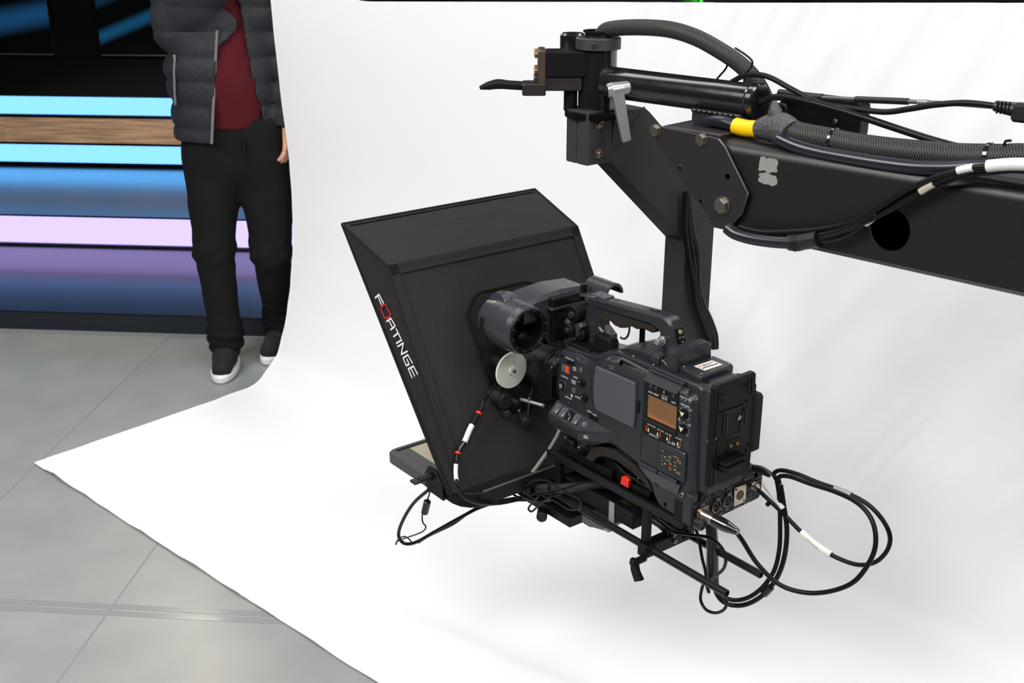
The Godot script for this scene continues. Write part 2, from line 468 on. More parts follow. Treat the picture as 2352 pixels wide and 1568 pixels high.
func hex_bolt(parent: Node, at: Vector3, dir: Vector3, r: float, h: float, m: Material) -> void:
	var g := Geo.new()
	g.X = Geo.axis(at, dir) * Transform3D(Basis(Vector3.RIGHT, PI / 2), Vector3.ZERO)
	var p := []
	for k in 6:
		p.append([cos(TAU * k / 6) * r, sin(TAU * k / 6) * r])
	g.prism(p, -h, 0.0, r * 0.12, 2.0)
	g.X = Transform3D()
	g.lathe([[0, 0], [r * 1.25, 0], [r * 1.25, h * 0.25], [0, h * 0.25]], at, dir, 20)
	part(parent, "bolt", g, m)


func cap_screw(parent: Node, at: Vector3, dir: Vector3, r: float, m: Material, called := "screw") -> void:
	var g := Geo.new()
	g.lathe([[0, 0], [r, 0], [r, r * 0.7], [r * 0.8, r], [r * 0.45, r], [r * 0.4, r * 0.4], [0, r * 0.4]], at, dir, 14)
	part(parent, called, g, m)


func area_light(called: String, at: Vector3, towards: Vector3, size: Vector2, c: Color, e: float) -> void:
	var l := AreaLight3D.new()
	l.name = called
	l.area_size = size
	l.light_color = c
	l.light_energy = e
	l.area_normalize_energy = true
	l.shadow_enabled = true
	l.area_range = 30.0
	l.area_attenuation = 2.0
	add_child(l, true)
	var d := (towards - at).normalized()
	var x := d.cross(Vector3.UP if absf(d.y) < 0.95 else Vector3.FORWARD).normalized()
	l.transform = Transform3D(Basis(x, (-d).cross(x), -d), at)


func softlight(at: Vector3, towards: Vector3, size: Vector2, c: Color, e: float, label: String, glow := 3.0) -> void:  # a studio soft panel: housing, yoke, glowing face and its light
	var d := (towards - at).normalized()
	var x := d.cross(Vector3.UP if absf(d.y) < 0.95 else Vector3.FORWARD).normalized()
	var b := Basis(x, (-d).cross(x), -d)
	var o := thing("softlight_panel", label, "lamp", Transform3D(b, at))
	var g := Geo.new()
	g.bb(-size.x / 2 - 0.03, size.x / 2 + 0.03, -size.y / 2 - 0.03, size.y / 2 + 0.03, 0.012, 0.12, 0.01)
	part(o, "housing", g, M.black_metal)
	g = Geo.new()
	g.bb(-size.x / 2, size.x / 2, -size.y / 2, size.y / 2, 0.004, 0.012, 0.001)
	part(o, "diffuser", g, lamp_mat(c, glow))
	g = Geo.new()
	var up := b.inverse() * Vector3.UP
	g.cyl(Vector3(0, 0, 0.1), Vector3(0, 0, 0.1) + up * (CEIL - at.y + 0.02), 0.02)
	part(o, "hanger", g, M.black_metal)
	area_light("softlight_beam", at - d * 0.001, towards, size, c, e)

const CEIL := 4.2

func materials() -> void:
	var rough_map := noise_tex(0.02, 3, Color(0.55, 0.55, 0.55), Color(1, 1, 1))
	var grain_n := noise_tex(0.25, 5, Color.BLACK, Color.WHITE, 256, 2, 3.0)
	var cloth_n := noise_tex(0.35, 9, Color.BLACK, Color.WHITE, 256, 2, 4.0)
	M.floor = triplanar(mat(Color(0.595, 0.61, 0.605), 0.32, 0.0, {"albedo_texture": noise_tex(0.012, 21, Color(0.93, 0.935, 0.94), Color(1, 1, 1), 512, 5), "roughness_texture": noise_tex(0.02, 3, Color(0.85, 0.85, 0.85), Color(1, 1, 1)), "metallic_specular": 0.4}), 0.6)
	M.tape = mat(Color(0.55, 0.57, 0.57), 0.12, 0.0, {"metallic_specular": 0.6})
	M.wall = mat(Color(0.07, 0.07, 0.075), 0.9)
	M.ceiling = mat(Color(0.05, 0.05, 0.05), 0.95)
	M.cloth = triplanar(mat(Color(0.93, 0.93, 0.945), 0.9, 0.0, {"backlight": Color(0.12, 0.12, 0.12), "normal_enabled": true, "normal_texture": noise_tex(0.4, 31, Color.BLACK, Color.WHITE, 256, 2, 1.0), "normal_scale": 0.25}), 6.0)
	M.gloss_black = mat(Color(0.03, 0.032, 0.036), 0.12, 0.0, {"metallic_specular": 0.55})
	M.stage_top = mat(Color(0.05, 0.062, 0.085), 0.22, 0.0, {"metallic_specular": 0.5})
	M.stage_side = mat(Color(0.10, 0.125, 0.165), 0.4)
	M.cyan = lamp_mat(Color(0.42, 0.66, 1.0), 1.95)
	M.purple = lamp_mat(Color(0.77, 0.70, 1.0), 1.35)
	M.wood = wood_mat()
	M.black_metal = triplanar(mat(Color(0.17, 0.17, 0.17), 0.55, 0.0, {"roughness_texture": rough_map, "normal_enabled": true, "normal_texture": grain_n, "normal_scale": 0.15}), 12.0)
	M.arm = triplanar(mat(Color(0.215, 0.212, 0.21), 0.62, 0.0, {"normal_enabled": true, "normal_texture": grain_n, "normal_scale": 0.22}), 14.0)
	M.boom = triplanar(mat(Color(0.09, 0.088, 0.086), 0.42, 0.0, {"albedo_texture": noise_tex(0.03, 41, Color(0.86, 0.86, 0.86), Color(1, 1, 1)), "normal_enabled": true, "normal_texture": grain_n, "normal_scale": 0.12}), 8.0)
	M.anodized = triplanar(mat(Color(0.13, 0.105, 0.122), 0.42, 0.0, {"albedo_texture": noise_tex(0.05, 43, Color(0.82, 0.82, 0.84), Color(1, 1, 1)), "metallic_specular": 0.6}), 9.0)
	M.gloss_paint = triplanar(mat(Color(0.10, 0.095, 0.11), 0.2, 0.0, {"roughness_texture": rough_map, "metallic_specular": 0.7}), 10.0)
	M.steel = mat(Color(0.52, 0.50, 0.47), 0.35, 0.9)
	M.chrome = mat(Color(0.62, 0.62, 0.62), 0.32, 0.55)
	M.nickel = mat(Color(0.70, 0.66, 0.60), 0.28, 0.95)
	M.brass = mat(Color(0.55, 0.45, 0.32), 0.4, 0.8)
	M.brown_plate = mat(Color(0.36, 0.30, 0.26), 0.4, 0.6)
	M.body = triplanar(mat(Color(0.15, 0.16, 0.18), 0.36, 0.0, {"roughness_texture": noise_tex(0.02, 4, Color(0.85, 0.85, 0.85), Color(1, 1, 1))}), 16.0)
	M.body_light = mat(Color(0.30, 0.30, 0.33), 0.45)
	M.dark = mat(Color(0.065, 0.065, 0.07), 0.45)
	M.darkest = mat(Color(0.03, 0.03, 0.03), 0.6)
	M.panel = mat(Color(0.10, 0.10, 0.105), 0.3)
	M.grip = mat(Color(0.17, 0.155, 0.145), 0.7)
	M.rubber = mat(Color(0.10, 0.10, 0.105), 0.42)
	M.cable = mat(Color(0.08, 0.08, 0.085), 0.34, 0.0, {"metallic_specular": 0.5})
	M.blue_hose = mat(Color(0.11, 0.12, 0.155), 0.28)
	M.grey_cable = mat(Color(0.56, 0.56, 0.53), 0.5)
	M.print = mat(Color(0.88, 0.88, 0.88), 0.6)
	M.cream = mat(Color(0.86, 0.86, 0.70), 0.5)
	M.orange = mat(Color(0.95, 0.38, 0.12), 0.5)
	M.red = mat(Color(0.93, 0.16, 0.09), 0.4)
	M.red_print = mat(Color(0.72, 0.13, 0.14), 0.6)
	M.white_plastic = mat(Color(0.86, 0.855, 0.82), 0.45, 0.0, {"subsurf_scatter_enabled": true, "subsurf_scatter_strength": 0.1})
	M.white_label = mat(Color(0.90, 0.90, 0.88), 0.6)
	M.yellow = mat(Color(0.98, 0.78, 0.05), 0.35)
	M.grey_tape = triplanar(mat(Color(0.25, 0.25, 0.255), 0.55, 0.0, {"normal_enabled": true, "normal_texture": noise_tex(0.05, 55, Color.BLACK, Color.WHITE, 256, 4, 6.0)}), 8.0)
	M.clear_tape = mat(Color(0.55, 0.55, 0.56), 0.3, 0.0, {"metallic_specular": 0.7})
	M.hood = triplanar(mat(Color(0.18, 0.177, 0.172), 0.95, 0.0, {"normal_enabled": true, "normal_texture": cloth_n, "normal_scale": 0.25, "albedo_texture": noise_tex(0.02, 61, Color(0.9, 0.9, 0.9), Color(1, 1, 1))}), 14.0)
	M.hood_edge = mat(Color(0.12, 0.118, 0.112), 0.9)
	M.sleeve_cloth = triplanar(mat(Color(0.075, 0.075, 0.08), 0.9, 0.0, {"normal_enabled": true, "normal_texture": cloth_n, "normal_scale": 0.2}), 14.0)
	M.monitor_case = mat(Color(0.26, 0.265, 0.275), 0.5)
	M.monitor_screen = mat(Color(0.66, 0.63, 0.54), 0.35)
	M.glass = mat(Color(0.9, 0.95, 0.95, 0.25), 0.03, 0.0, {"transparency": BaseMaterial3D.TRANSPARENCY_ALPHA})
	M.dark_glass = mat(Color(0.12, 0.115, 0.10), 0.1)
	M.lens_glass = mat(Color(0.02, 0.02, 0.03), 0.03, 0.0, {"metallic_specular": 0.8})
	M.worn = triplanar(mat(Color(0.24, 0.25, 0.27), 0.4, 0.0, {"albedo_texture": noise_tex(0.06, 71, Color(0.75, 0.75, 0.78), Color(1.0, 1.0, 1.0)), "roughness_texture": rough_map}), 12.0)
	M.lcd = mat(Color(0.40, 0.29, 0.18), 0.25, 0.0, {"emission_enabled": true, "emission": Color.BLACK, "emission_texture": lcd_image(), "emission_energy_multiplier": 0.7})
	M.knob_cap = mat(Color(0.22, 0.215, 0.21), 0.4, 0.4)
	M.tally = mat(Color(0.62, 0.62, 0.42), 0.4)
	M.braid = mat(Color(1, 1, 1), 0.5, 0.0, {"albedo_texture": weave_image(64, 0.04, 0.36), "uv1_scale": Vector3(3, 60, 1)})
	M.rope = mat(Color(1, 1, 1), 0.4, 0.6, {"albedo_texture": weave_image(64, 0.25, 0.6), "uv1_scale": Vector3(2, 90, 1)})
	M.skin = mat(Color(0.80, 0.60, 0.50), 0.55, 0.0, {"subsurf_scatter_enabled": true, "subsurf_scatter_strength": 0.15})
	M.jacket = triplanar(mat(Color(0.175, 0.18, 0.20), 0.6, 0.0, {"normal_enabled": true, "normal_texture": noise_tex(0.03, 81, Color.BLACK, Color.WHITE, 256, 4, 5.0), "normal_scale": 0.6}), 4.0)
	M.shirt = triplanar(mat(Color(0.30, 0.075, 0.105), 0.9, 0.0, {"normal_enabled": true, "normal_texture": cloth_n, "normal_scale": 0.3}), 8.0)
	M.trousers = triplanar(mat(Color(0.082, 0.081, 0.08), 0.9, 0.0, {"normal_enabled": true, "normal_texture": cloth_n, "normal_scale": 0.3}), 8.0)
	M.shoe = triplanar(mat(Color(0.10, 0.10, 0.10), 0.85, 0.0, {"normal_enabled": true, "normal_texture": cloth_n, "normal_scale": 0.5}), 20.0)
	M.sole = mat(Color(0.92, 0.92, 0.92), 0.6)
	M.zip = mat(Color(0.45, 0.45, 0.45), 0.5, 0.2)
	M.bare = triplanar(mat(Color(0.64, 0.64, 0.62), 0.7, 0.0, {"albedo_texture": noise_tex(0.08, 91, Color(0.7, 0.7, 0.7), Color(1, 1, 1))}), 20.0)
	M.collar = mat(Color(0.24, 0.235, 0.23), 0.5, 0.3)
	M.rod = mat(Color(0.10, 0.10, 0.11), 0.4, 0.0, {"metallic_specular": 0.35})
	M.steel_grey = mat(Color(0.40, 0.39, 0.39), 0.4, 0.5)
	M.gold_print = mat(Color(0.40, 0.33, 0.22), 0.5)
	M.gold = mat(Color(0.78, 0.62, 0.38), 0.3, 0.9)
	M.brass_dark = mat(Color(0.30, 0.27, 0.20), 0.4, 0.5)
	M.grey_print = mat(Color(0.66, 0.65, 0.60), 0.6)
	M.door = mat(Color(0.30, 0.295, 0.325), 0.5)
	M.plate = triplanar(mat(Color(0.09, 0.088, 0.09), 0.38, 0.0, {"albedo_texture": noise_tex(0.05, 97, Color(0.8, 0.8, 0.8), Color(1, 1, 1))}), 16.0)
	M.lcd_dark = mat(Color(0.36, 0.25, 0.15), 0.4)
	M.pen = mat(Color(0.20, 0.22, 0.35), 0.6)
	M.label_tan = mat(Color(0.80, 0.77, 0.70), 0.35, 0.3)
	M.grey_tape_dark = mat(Color(0.085, 0.085, 0.09), 0.3)
	M.eye_tube = mat(Color(0.05, 0.048, 0.045), 0.35)
	for k in ["hood", "hood_edge", "arm", "trousers", "jacket", "shirt", "dark", "sleeve_cloth", "plate", "black_metal", "cable", "grip", "braid", "darkest", "panel"]:
		M[k].metallic_specular = 0.3
	M.hair = mat(Color(0.09, 0.07, 0.06), 0.6)


func lcd_image() -> ImageTexture:  # light of the display itself: amber, with two small lamps along its lower edge
	var im := Image.create(64, 40, false, Image.FORMAT_RGB8)
	for y in 40:
		for x in 64:
			var c := Color(0.30, 0.19, 0.09)
			for l in [[0.36, 0.97], [0.62, 0.98], [0.88, 1.0], [0.12, 0.95]]:
				var d := Vector2((x / 64.0 - l[0]) * 1.0, (y / 40.0 - l[1]) * 1.1).length()
				c = c.lerp(Color(0.85, 0.42, 0.06), 0.55 * exp(-d * d * 40.0))
			im.set_pixel(x, y, c)
	return ImageTexture.create_from_image(im)


func wood_mat() -> StandardMaterial3D:
	var w := 512
	var h := 128
	var im := Image.create(w, h, false, Image.FORMAT_RGB8)
	var f := FastNoiseLite.new()
	f.seed = 12
	f.frequency = 0.01
	f.fractal_octaves = 4
	for y in h:
		for x in w:
			var k := f.get_noise_2d(x * 0.5, y * 7.0 + 6.0 * f.get_noise_2d(x * 0.7, y * 1.2)) * 0.5 + 0.5
			var s := f.get_noise_2d(x * 1.0 + 900.0, y * 26.0) * 0.5 + 0.5
			im.set_pixel(x, y, Color(0.64, 0.50, 0.40).lerp(Color(0.96, 0.80, 0.64), clampf(k * 1.5 - 0.35 + s * 0.25, 0.0, 1.0)))
	var m := mat(Color(1, 1, 1), 0.45)
	m.albedo_texture = ImageTexture.create_from_image(im)
	return m


func _ready() -> void:
	# camera
	var cam := Camera3D.new()
	cam.name = "camera"
	add_child(cam)
	cam.position = Vector3(0, 1.70, 0)
	cam.rotation_degrees.x = -20.63
	cam.fov = rad_to_deg(2.0 * atan(784.0 / 2644.4))
	var ca := CameraAttributesPhysical.new()
	ca.frustum_focal_length = 12.0 / (784.0 / 2644.4)
	ca.frustum_focus_distance = 2.2
	ca.exposure_aperture = 9.0
	cam.attributes = ca
	cam.current = true
	# surroundings and exposure
	var we := WorldEnvironment.new()
	we.name = "surroundings"
	var env := Environment.new()
	env.background_mode = Environment.BG_COLOR
	env.background_color = Color(0.01, 0.01, 0.012)
	env.tonemap_mode = Environment.TONE_MAPPER_LINEAR
	env.tonemap_exposure = 1.14
	env.sdfgi_enabled = true
	env.ssao_enabled = true
	env.ssil_enabled = true
	we.environment = env
	add_child(we)
	materials()
	font = SystemFont.new()
	font.font_names = PackedStringArray(["Droid Sans"])
	# studio lights, all above the frame
	var white := Color(1, 0.99, 0.98)
	softlight(Vector3(2.5, 3.3, 1.1), Vector3(0.0, 0.7, -2.6), Vector2(2.0, 1.4), white, 4.8, "large tilted soft panel hanging beside the photographer on the crane side")
	softlight(Vector3(-2.6, 3.6, -0.7), Vector3(-0.2, 0.7, -3.4), Vector2(2.2, 1.6), white, 10.5, "large tilted soft panel hanging on the set side, facing the cloth")
	softlight(Vector3(-0.6, 3.9, 0.5), Vector3(-0.9, 0.0, -0.9), Vector2(1.8, 1.2), white, 3.2, "level soft panel hanging above the bare grey floor")
	softlight(Vector3(1.3, 3.9, -1.0), Vector3(1.2, 0.0, -1.2), Vector2(1.8, 1.2), white, 2.0, "level soft panel hanging above the crane boom")
	softlight(Vector3(-1.3, 3.9, -3.6), Vector3(-1.2, 0.0, -3.5), Vector2(1.8, 1.2), white, 0.8, "level soft panel hanging above the person")
	softlight(Vector3(1.5, 3.9, -3.4), Vector3(1.4, 0.0, -3.3), Vector2(1.8, 1.2), white, 2.0, "level soft panel hanging behind the white cloth")
	softlight(Vector3(-2.0, 3.1, -6.4), Vector3(-0.9, 0.4, -3.4), Vector2(0.5, 0.5), Color(1, 0.93, 0.84), 2.0, "small warm soft panel hanging above the lit set", 2.0)
	setting()
	backdrop()
	stage()
	person()
	crane()
	support_rig()
	prompter()
	video_camera()
	cables()


func setting() -> void:
	var g := Geo.new()
	g.bb(-5.5, 5.5, -0.2, 0.0, -8.0, 4.0, 0.0)
	var fl := structure("floor", g, M.floor)
	# taped seams between the vinyl sheets, along and across the set
	for s in [[-1.60, -3.1, 1.15, 0.006], [-1.02, -3.1, 1.15, 0.006], [0.75, -4.4, 1.2, 0.006]]:
		g = Geo.new()
		g.X = Transform3D(STAGE.basis, Vector3.ZERO)
		var c := STAGE.basis.inverse() * Vector3(s[0], 0, -2.8)
		g.bb(c.x - s[3] / 2, c.x + s[3] / 2, -0.001, 0.0006, c.z - 2.0, c.z + 4.0, 0.0)
		part(fl, "seam", g, M.tape)
	g = Geo.new()
	g.X = Transform3D(STAGE.basis, Vector3.ZERO)
	var cz := (STAGE.basis.inverse() * Vector3(-1.04, 0, -2.545)).z
	for k in 2:
		g.bb(-4.0, 3.0, -0.001, 0.0008, cz - 0.026 + k * 0.03, cz - 0.004 + k * 0.03, 0.0)
	part(fl, "seam_tape", g, M.tape)
	for w in [["wall_back", [-5.5, 5.5, 0.0, CEIL, -8.2, -8.0]], ["wall_front", [-5.5, 5.5, 0.0, CEIL, 4.0, 4.2]], ["wall_left", [-5.7, -5.5, 0.0, CEIL, -8.2, 4.2]], ["wall_right", [5.5, 5.7, 0.0, CEIL, -8.2, 4.2]]]:
		g = Geo.new()
		g.bb(w[1][0], w[1][1], w[1][2], w[1][3], w[1][4], w[1][5], 0.0)
		structure(w[0], g, M.wall)
	g = Geo.new()
	g.bb(-5.7, 5.7, CEIL, CEIL + 0.2, -8.2, 4.2, 0.0)
	structure("ceiling", g, M.ceiling)


func backdrop() -> void:
	# white cloth: along e it runs from the person's side to the crane's side, along s from its front hem over the floor and up
	var e := Vector3(0.738, 0, 0.675)
	var d := Vector3(0.675, 0, -0.738)
	var corner := Vector3(-1.558, 0, -3.378)
	var prof := []  # [distance along d, height] of the left edge
	var wide := 3.3
	var f := FastNoiseLite.new()
	f.seed = 4
	f.frequency = 0.9
	var f2 := FastNoiseLite.new()
	f2.seed = 8
	f2.frequency = 5.0
	for k in [[0.0, 0.004], [0.2, 0.004], [0.4, 0.004], [0.6, 0.004], [0.75, 0.005], [0.866, 0.012], [0.954, 0.075], [0.995, 0.13], [1.048, 0.285], [1.075, 0.42], [1.091, 0.55], [1.10, 0.78], [1.085, 1.05], [1.07, 1.30], [1.064, 1.47]]:
		prof.append(Vector2(k[0], k[1]))
	var fine := []
	for i in prof.size() - 1:
		for k in 8:
			fine.append(prof[i].cubic_interpolate(prof[i + 1], prof[maxi(i - 1, 0)], prof[mini(i + 2, prof.size() - 1)], k / 8.0))
	fine.append(prof[-1])
	var nt := 150
	var ns := fine.size()
	var grid := []
	for i in nt + 1:
		var t := wide * i / nt
		var row := []
		for j in ns:
			var q: Vector2 = fine[j]
			var up := smoothstep(0.02, 0.5, q.y)
			var top := 1.0
			if q.y > 1.0:
				var want := 1.47 - 0.05 * smoothstep(0.0, 0.55, t) + 0.048 * maxf(t - 0.5, 0.0)
				top = lerpf(1.0, want / 1.47, (q.y - 1.0) / 0.47)
			# folds: slanted soft creases over the hanging part, stronger towards the crane
			var amp := 0.002 + 0.045 * smoothstep(1.0, 2.2, t)
			var fold := amp * up * (f.get_noise_2d(t * 1.9 - q.y * 1.2, q.y * 0.4) + 0.3 * f.get_noise_2d(t * 4.0 - q.y * 2.4, 3.0))
			var flat := (1.0 - up) * 0.006 * maxf(0.0, f.get_noise_2d(t * 1.2 + 7.0, q.x * 2.0))
			var ridge := (1.0 - up) * 0.012 * exp(-pow((q.x - 0.18 - 0.13 * (t - 1.3)) / 0.03, 2.0)) * smoothstep(0.9, 1.3, t)
			var y := q.y * top + flat + ridge
			if j < 3:
				y += maxf(0.0, f2.get_noise_2d(t * 2.0, 0.0)) * 0.012 * (1.0 - j / 3.0)
			var edge := 0.004 * f2.get_noise_2d(t * 1.5, 40.0) if j == 0 else 0.0
			var side := 0.005 * f2.get_noise_2d(q.x * 2.0 + q.y, 80.0) if i == 0 else 0.0
			row.append(corner + e * (t + side) + d * (q.x + fold + edge - 0.10 * up * smoothstep(0.6, 2.6, t) * 0.0) + Vector3.UP * y)
		grid.append(row)
	var g := Geo.new()
	var nrm := []
	for i in nt + 1:
		var row := []
		for j in ns:
			var a: Vector3 = grid[mini(i + 1, nt)][j] - grid[maxi(i - 1, 0)][j]
			var b: Vector3 = grid[i][mini(j + 1, ns - 1)] - grid[i][maxi(j - 1, 0)]
			row.append(b.cross(a).normalized() * -1.0 if b.cross(a).dot(Vector3.UP - d) < 0.0 else b.cross(a).normalized())
		nrm.append(row)
	var th := 0.0012
	for i in nt:
		for j in ns - 1:
			for s in [1.0, -1.0]:
				var o: float = th if s > 0.0 else 0.0
				var p := []
				var q := []
				for c in [[i, j], [i + 1, j], [i + 1, j + 1], [i, j + 1]]:
					p.append(grid[c[0]][c[1]] + nrm[c[0]][c[1]] * o)
					q.append(nrm[c[0]][c[1]] * s)
				g.tri(p[0], p[1], p[2], q[0], q[1], q[2])
				g.tri(p[0], p[2], p[3], q[0], q[2], q[3])
	var o := thing("backdrop_cloth", "large white cloth backdrop hanging behind the crane and sweeping onto the grey floor", "backdrop")
	part(o, "cloth", g, M.cloth)
	var hem := []
	for i in range(0, nt + 1, 3):
		hem.append(grid[i][0] + Vector3.UP * 0.001)
	g = Geo.new()
	g.tube(hem, 0.0022, 6, 2)
	part(o, "front_hem", g, M.cloth)
	hem = []
	for j in range(0, ns, 2):
		hem.append(grid[0][j] + Vector3.UP * 0.001)
	g = Geo.new()
	g.tube(hem, 0.0022, 6, 2)
	part(o, "side_hem", g, M.cloth)


func stage() -> void:
	var z1 := -0.985
	var z2 := -2.136
	var x0 := -3.2
	var x1 := 3.4
	var o := thing("stage_step", "low glossy dark blue platform step rising from the grey floor", "stage", STAGE)
	var g := Geo.new()
	g.bb(x0, x1, 0.0, 0.078, z1 - 0.02, 0.0, 0.0)
	part(o, "riser", g, M.stage_side)
	g = Geo.new()
	g.bb(x0, x1, 0.078, 0.084, z1 - 0.02, 0.003, 0.0015)
	part(o, "top_panel", g, M.stage_top)
	o = thing("stage_step", "upper glossy dark platform step behind the purple light strip", "stage", STAGE)
	g = Geo.new()
	g.bb(x0, x1, 0.084, 0.238, z2 - 0.02, z1 - 0.04, 0.0)
	part(o, "body", g, M.stage_side)
	g = Geo.new()
	g.bb(x0, x1, 0.238, 0.247, z2 - 0.02, z1 + 0.002, 0.0015)
	part(o, "top_panel", g, M.stage_top)
	g = Geo.new()
	g.bb(x0, x1, 0.084, 0.096, z1 - 0.02, z1, 0.002)
	part(o, "sill", g, M.stage_side)
	strip("light_strip", "pale purple light strip in the riser of the upper step", x0, x1, 0.097, 0.238, z1 - 0.012, M.purple, Color(0.7, 0.6, 1.0), 0.1)
	# wall of the set: two cyan strips, a wooden board between, a black ledge and the screens
	o = thing("set_backing", "black glossy backing of the set carrying the cyan strips", "set panel", STAGE)
	g = Geo.new()
	g.bb(x0, x1, 0.247, 2.3, z2 - 0.2, z2 - 0.03, 0.0)
	part(o, "backing_panel", g, M.gloss_black)
	for y in [[0.247, 0.268], [0.374, 0.388], [0.536, 0.555]]:
		g = Geo.new()
		g.bb(x0, x1, y[0], y[1], z2 - 0.04, z2 + 0.004, 0.001)
		part(o, "rail", g, M.gloss_black)
	g = Geo.new()
	g.bb(x0, x1, 0.66, 0.885, z2 - 0.04, z2 + 0.012, 0.004)
	part(o, "ledge", g, M.gloss_black)
	strip("light_strip", "cyan light strip under the wooden board, at the foot of the set wall", x0, x1, 0.268, 0.374, z2 - 0.008, M.cyan, Color(0.30, 0.80, 1.0), 0.2)
	strip("light_strip", "cyan light strip above the wooden board", x0, x1, 0.555, 0.659, z2 - 0.008, M.cyan, Color(0.30, 0.80, 1.0), 0.15)
	o = thing("wooden_board", "brown wood-grain board between the two cyan light strips", "board", STAGE)
	g = Geo.new()
	for k in 6:
		var xa := lerpf(x0, x1, k / 6.0)
		var xb := lerpf(x0, x1, (k + 1) / 6.0)
		g.quad(Vector3(xa, 0.388, z2), Vector3(xb, 0.388, z2), Vector3(xb, 0.536, z2), Vector3(xa, 0.536, z2), Vector3.BACK)
	part(o, "face", g, M.wood)
	g = Geo.new()
	g.bb(x0, x1, 0.388, 0.536, z2 - 0.03, z2 - 0.0005, 0.0)
	part(o, "core", g, M.dark)
	var blue := Color(0.10, 0.30, 0.48)
	var teal := Color(0.06, 0.20, 0.28)
	var im1 := streak_image(192, 128, [[0.98, 0.22, 0.10, blue], [0.62, 0.5, 0.05, teal], [0.35, 0.3, 0.06, teal]])
	var im2 := streak_image(192, 128, [[0.90, 0.62, 0.055, Color(0.08, 0.33, 0.48)], [0.70, 0.62, 0.05, teal], [0.5, 0.6, 0.05, Color(0.10, 0.36, 0.52)]])
	screen("black video screen with one wide blue beam, beside the black pillar", -1.9, -0.639, im1)
	screen("black video screen with slanted teal beams, behind the person", -0.353, 1.2, im2)
	screen("black video screen behind the white cloth", 1.45, 3.1, im1)
	o = thing("led_tube", "thin green light tube standing in the dark behind the cloth", "lamp", Transform3D(Basis(), Vector3(0.98, 0.247, -6.2)))
	g = Geo.new()
	g.cyl(Vector3(0, 0.6, 0), Vector3(0, 1.25, 0), 0.008)
	part(o, "glow_tube", g, lamp_mat(Color(0.25, 0.9, 0.2), 1.0))
	g = Geo.new()
	g.lathe([[0, 0], [0.12, 0], [0.12, 0.02], [0.012, 0.03], [0.012, 0.6], [0, 0.6]], Vector3.ZERO, Vector3.UP)
	part(o, "stand", g, M.black_metal)
	var l := OmniLight3D.new()
	l.name = "led_tube_light"
	l.light_color = Color(0.3, 0.95, 0.25)
	l.light_energy = 0.05
	l.omni_range = 12.0
	l.omni_attenuation = 2.0
	l.shadow_enabled = true
	add_child(l)
	l.position = Vector3(0.98, 1.2, -6.15)


func strip(called: String, label: String, x0: float, x1: float, y0: float, y1: float, z: float, m: Material, c: Color, e: float) -> void:
	var o := thing(called, label, "light strip", STAGE)
	var g := Geo.new()
	g.bb(x0, x1, y0, y1, z - 0.01, z, 0.001)
	part(o, "diffuser", g, m)
	var at := STAGE * Vector3((x0 + x1) / 2, (y0 + y1) / 2, z + 0.003)
	area_light("strip_glow", at, at + STAGE.basis.z, Vector2(x1 - x0, y1 - y0), c, e)


func screen(label: String, x0: float, x1: float, im: ImageTexture) -> void:
	var z := -2.15
	var o := thing("video_screen", label, "screen", STAGE)
	var g := Geo.new()
	g.bb(x0 - 0.012, x1 + 0.012, 0.892, 1.9, z - 0.03, z + 0.006, 0.003)
	part(o, "frame", g, M.gloss_black)
	g = Geo.new()
	g.quad(Vector3(x0, 0.905, z + 0.0075), Vector3(x1, 0.905, z + 0.0075), Vector3(x1, 1.885, z + 0.0075), Vector3(x0, 1.885, z + 0.0075), Vector3.BACK)
	var m := mat(Color(0.01, 0.01, 0.01), 0.15, 0.0, {"emission_enabled": true, "emission": Color.BLACK, "emission_texture": im, "emission_energy_multiplier": 0.6})
	part(o, "display", g, m)
	g = Geo.new()
	g.bb(x0, x1, 0.897, 0.904, z + 0.004, z + 0.009, 0.001)
	part(o, "lower_edge", g, M.steel)

func ellipse(cx: float, cy: float, rx: float, ry: float, n := 24) -> Array:
	var p := []
	for k in n:
		p.append([cx + rx * cos(TAU * k / n), cy + ry * sin(TAU * k / n)])
	return p


func rounded(x0: float, x1: float, y0: float, y1: float, r: float, n := 5) -> Array:
	var p := []
	for c in [[x1 - r, y1 - r, 0.0], [x0 + r, y1 - r, 0.25], [x0 + r, y0 + r, 0.5], [x1 - r, y0 + r, 0.75]]:
		for k in n + 1:
			var t: float = TAU * (c[2] + 0.25 * k / n)
			p.append([c[0] + r * cos(t), c[1] + r * sin(t)])
	return p


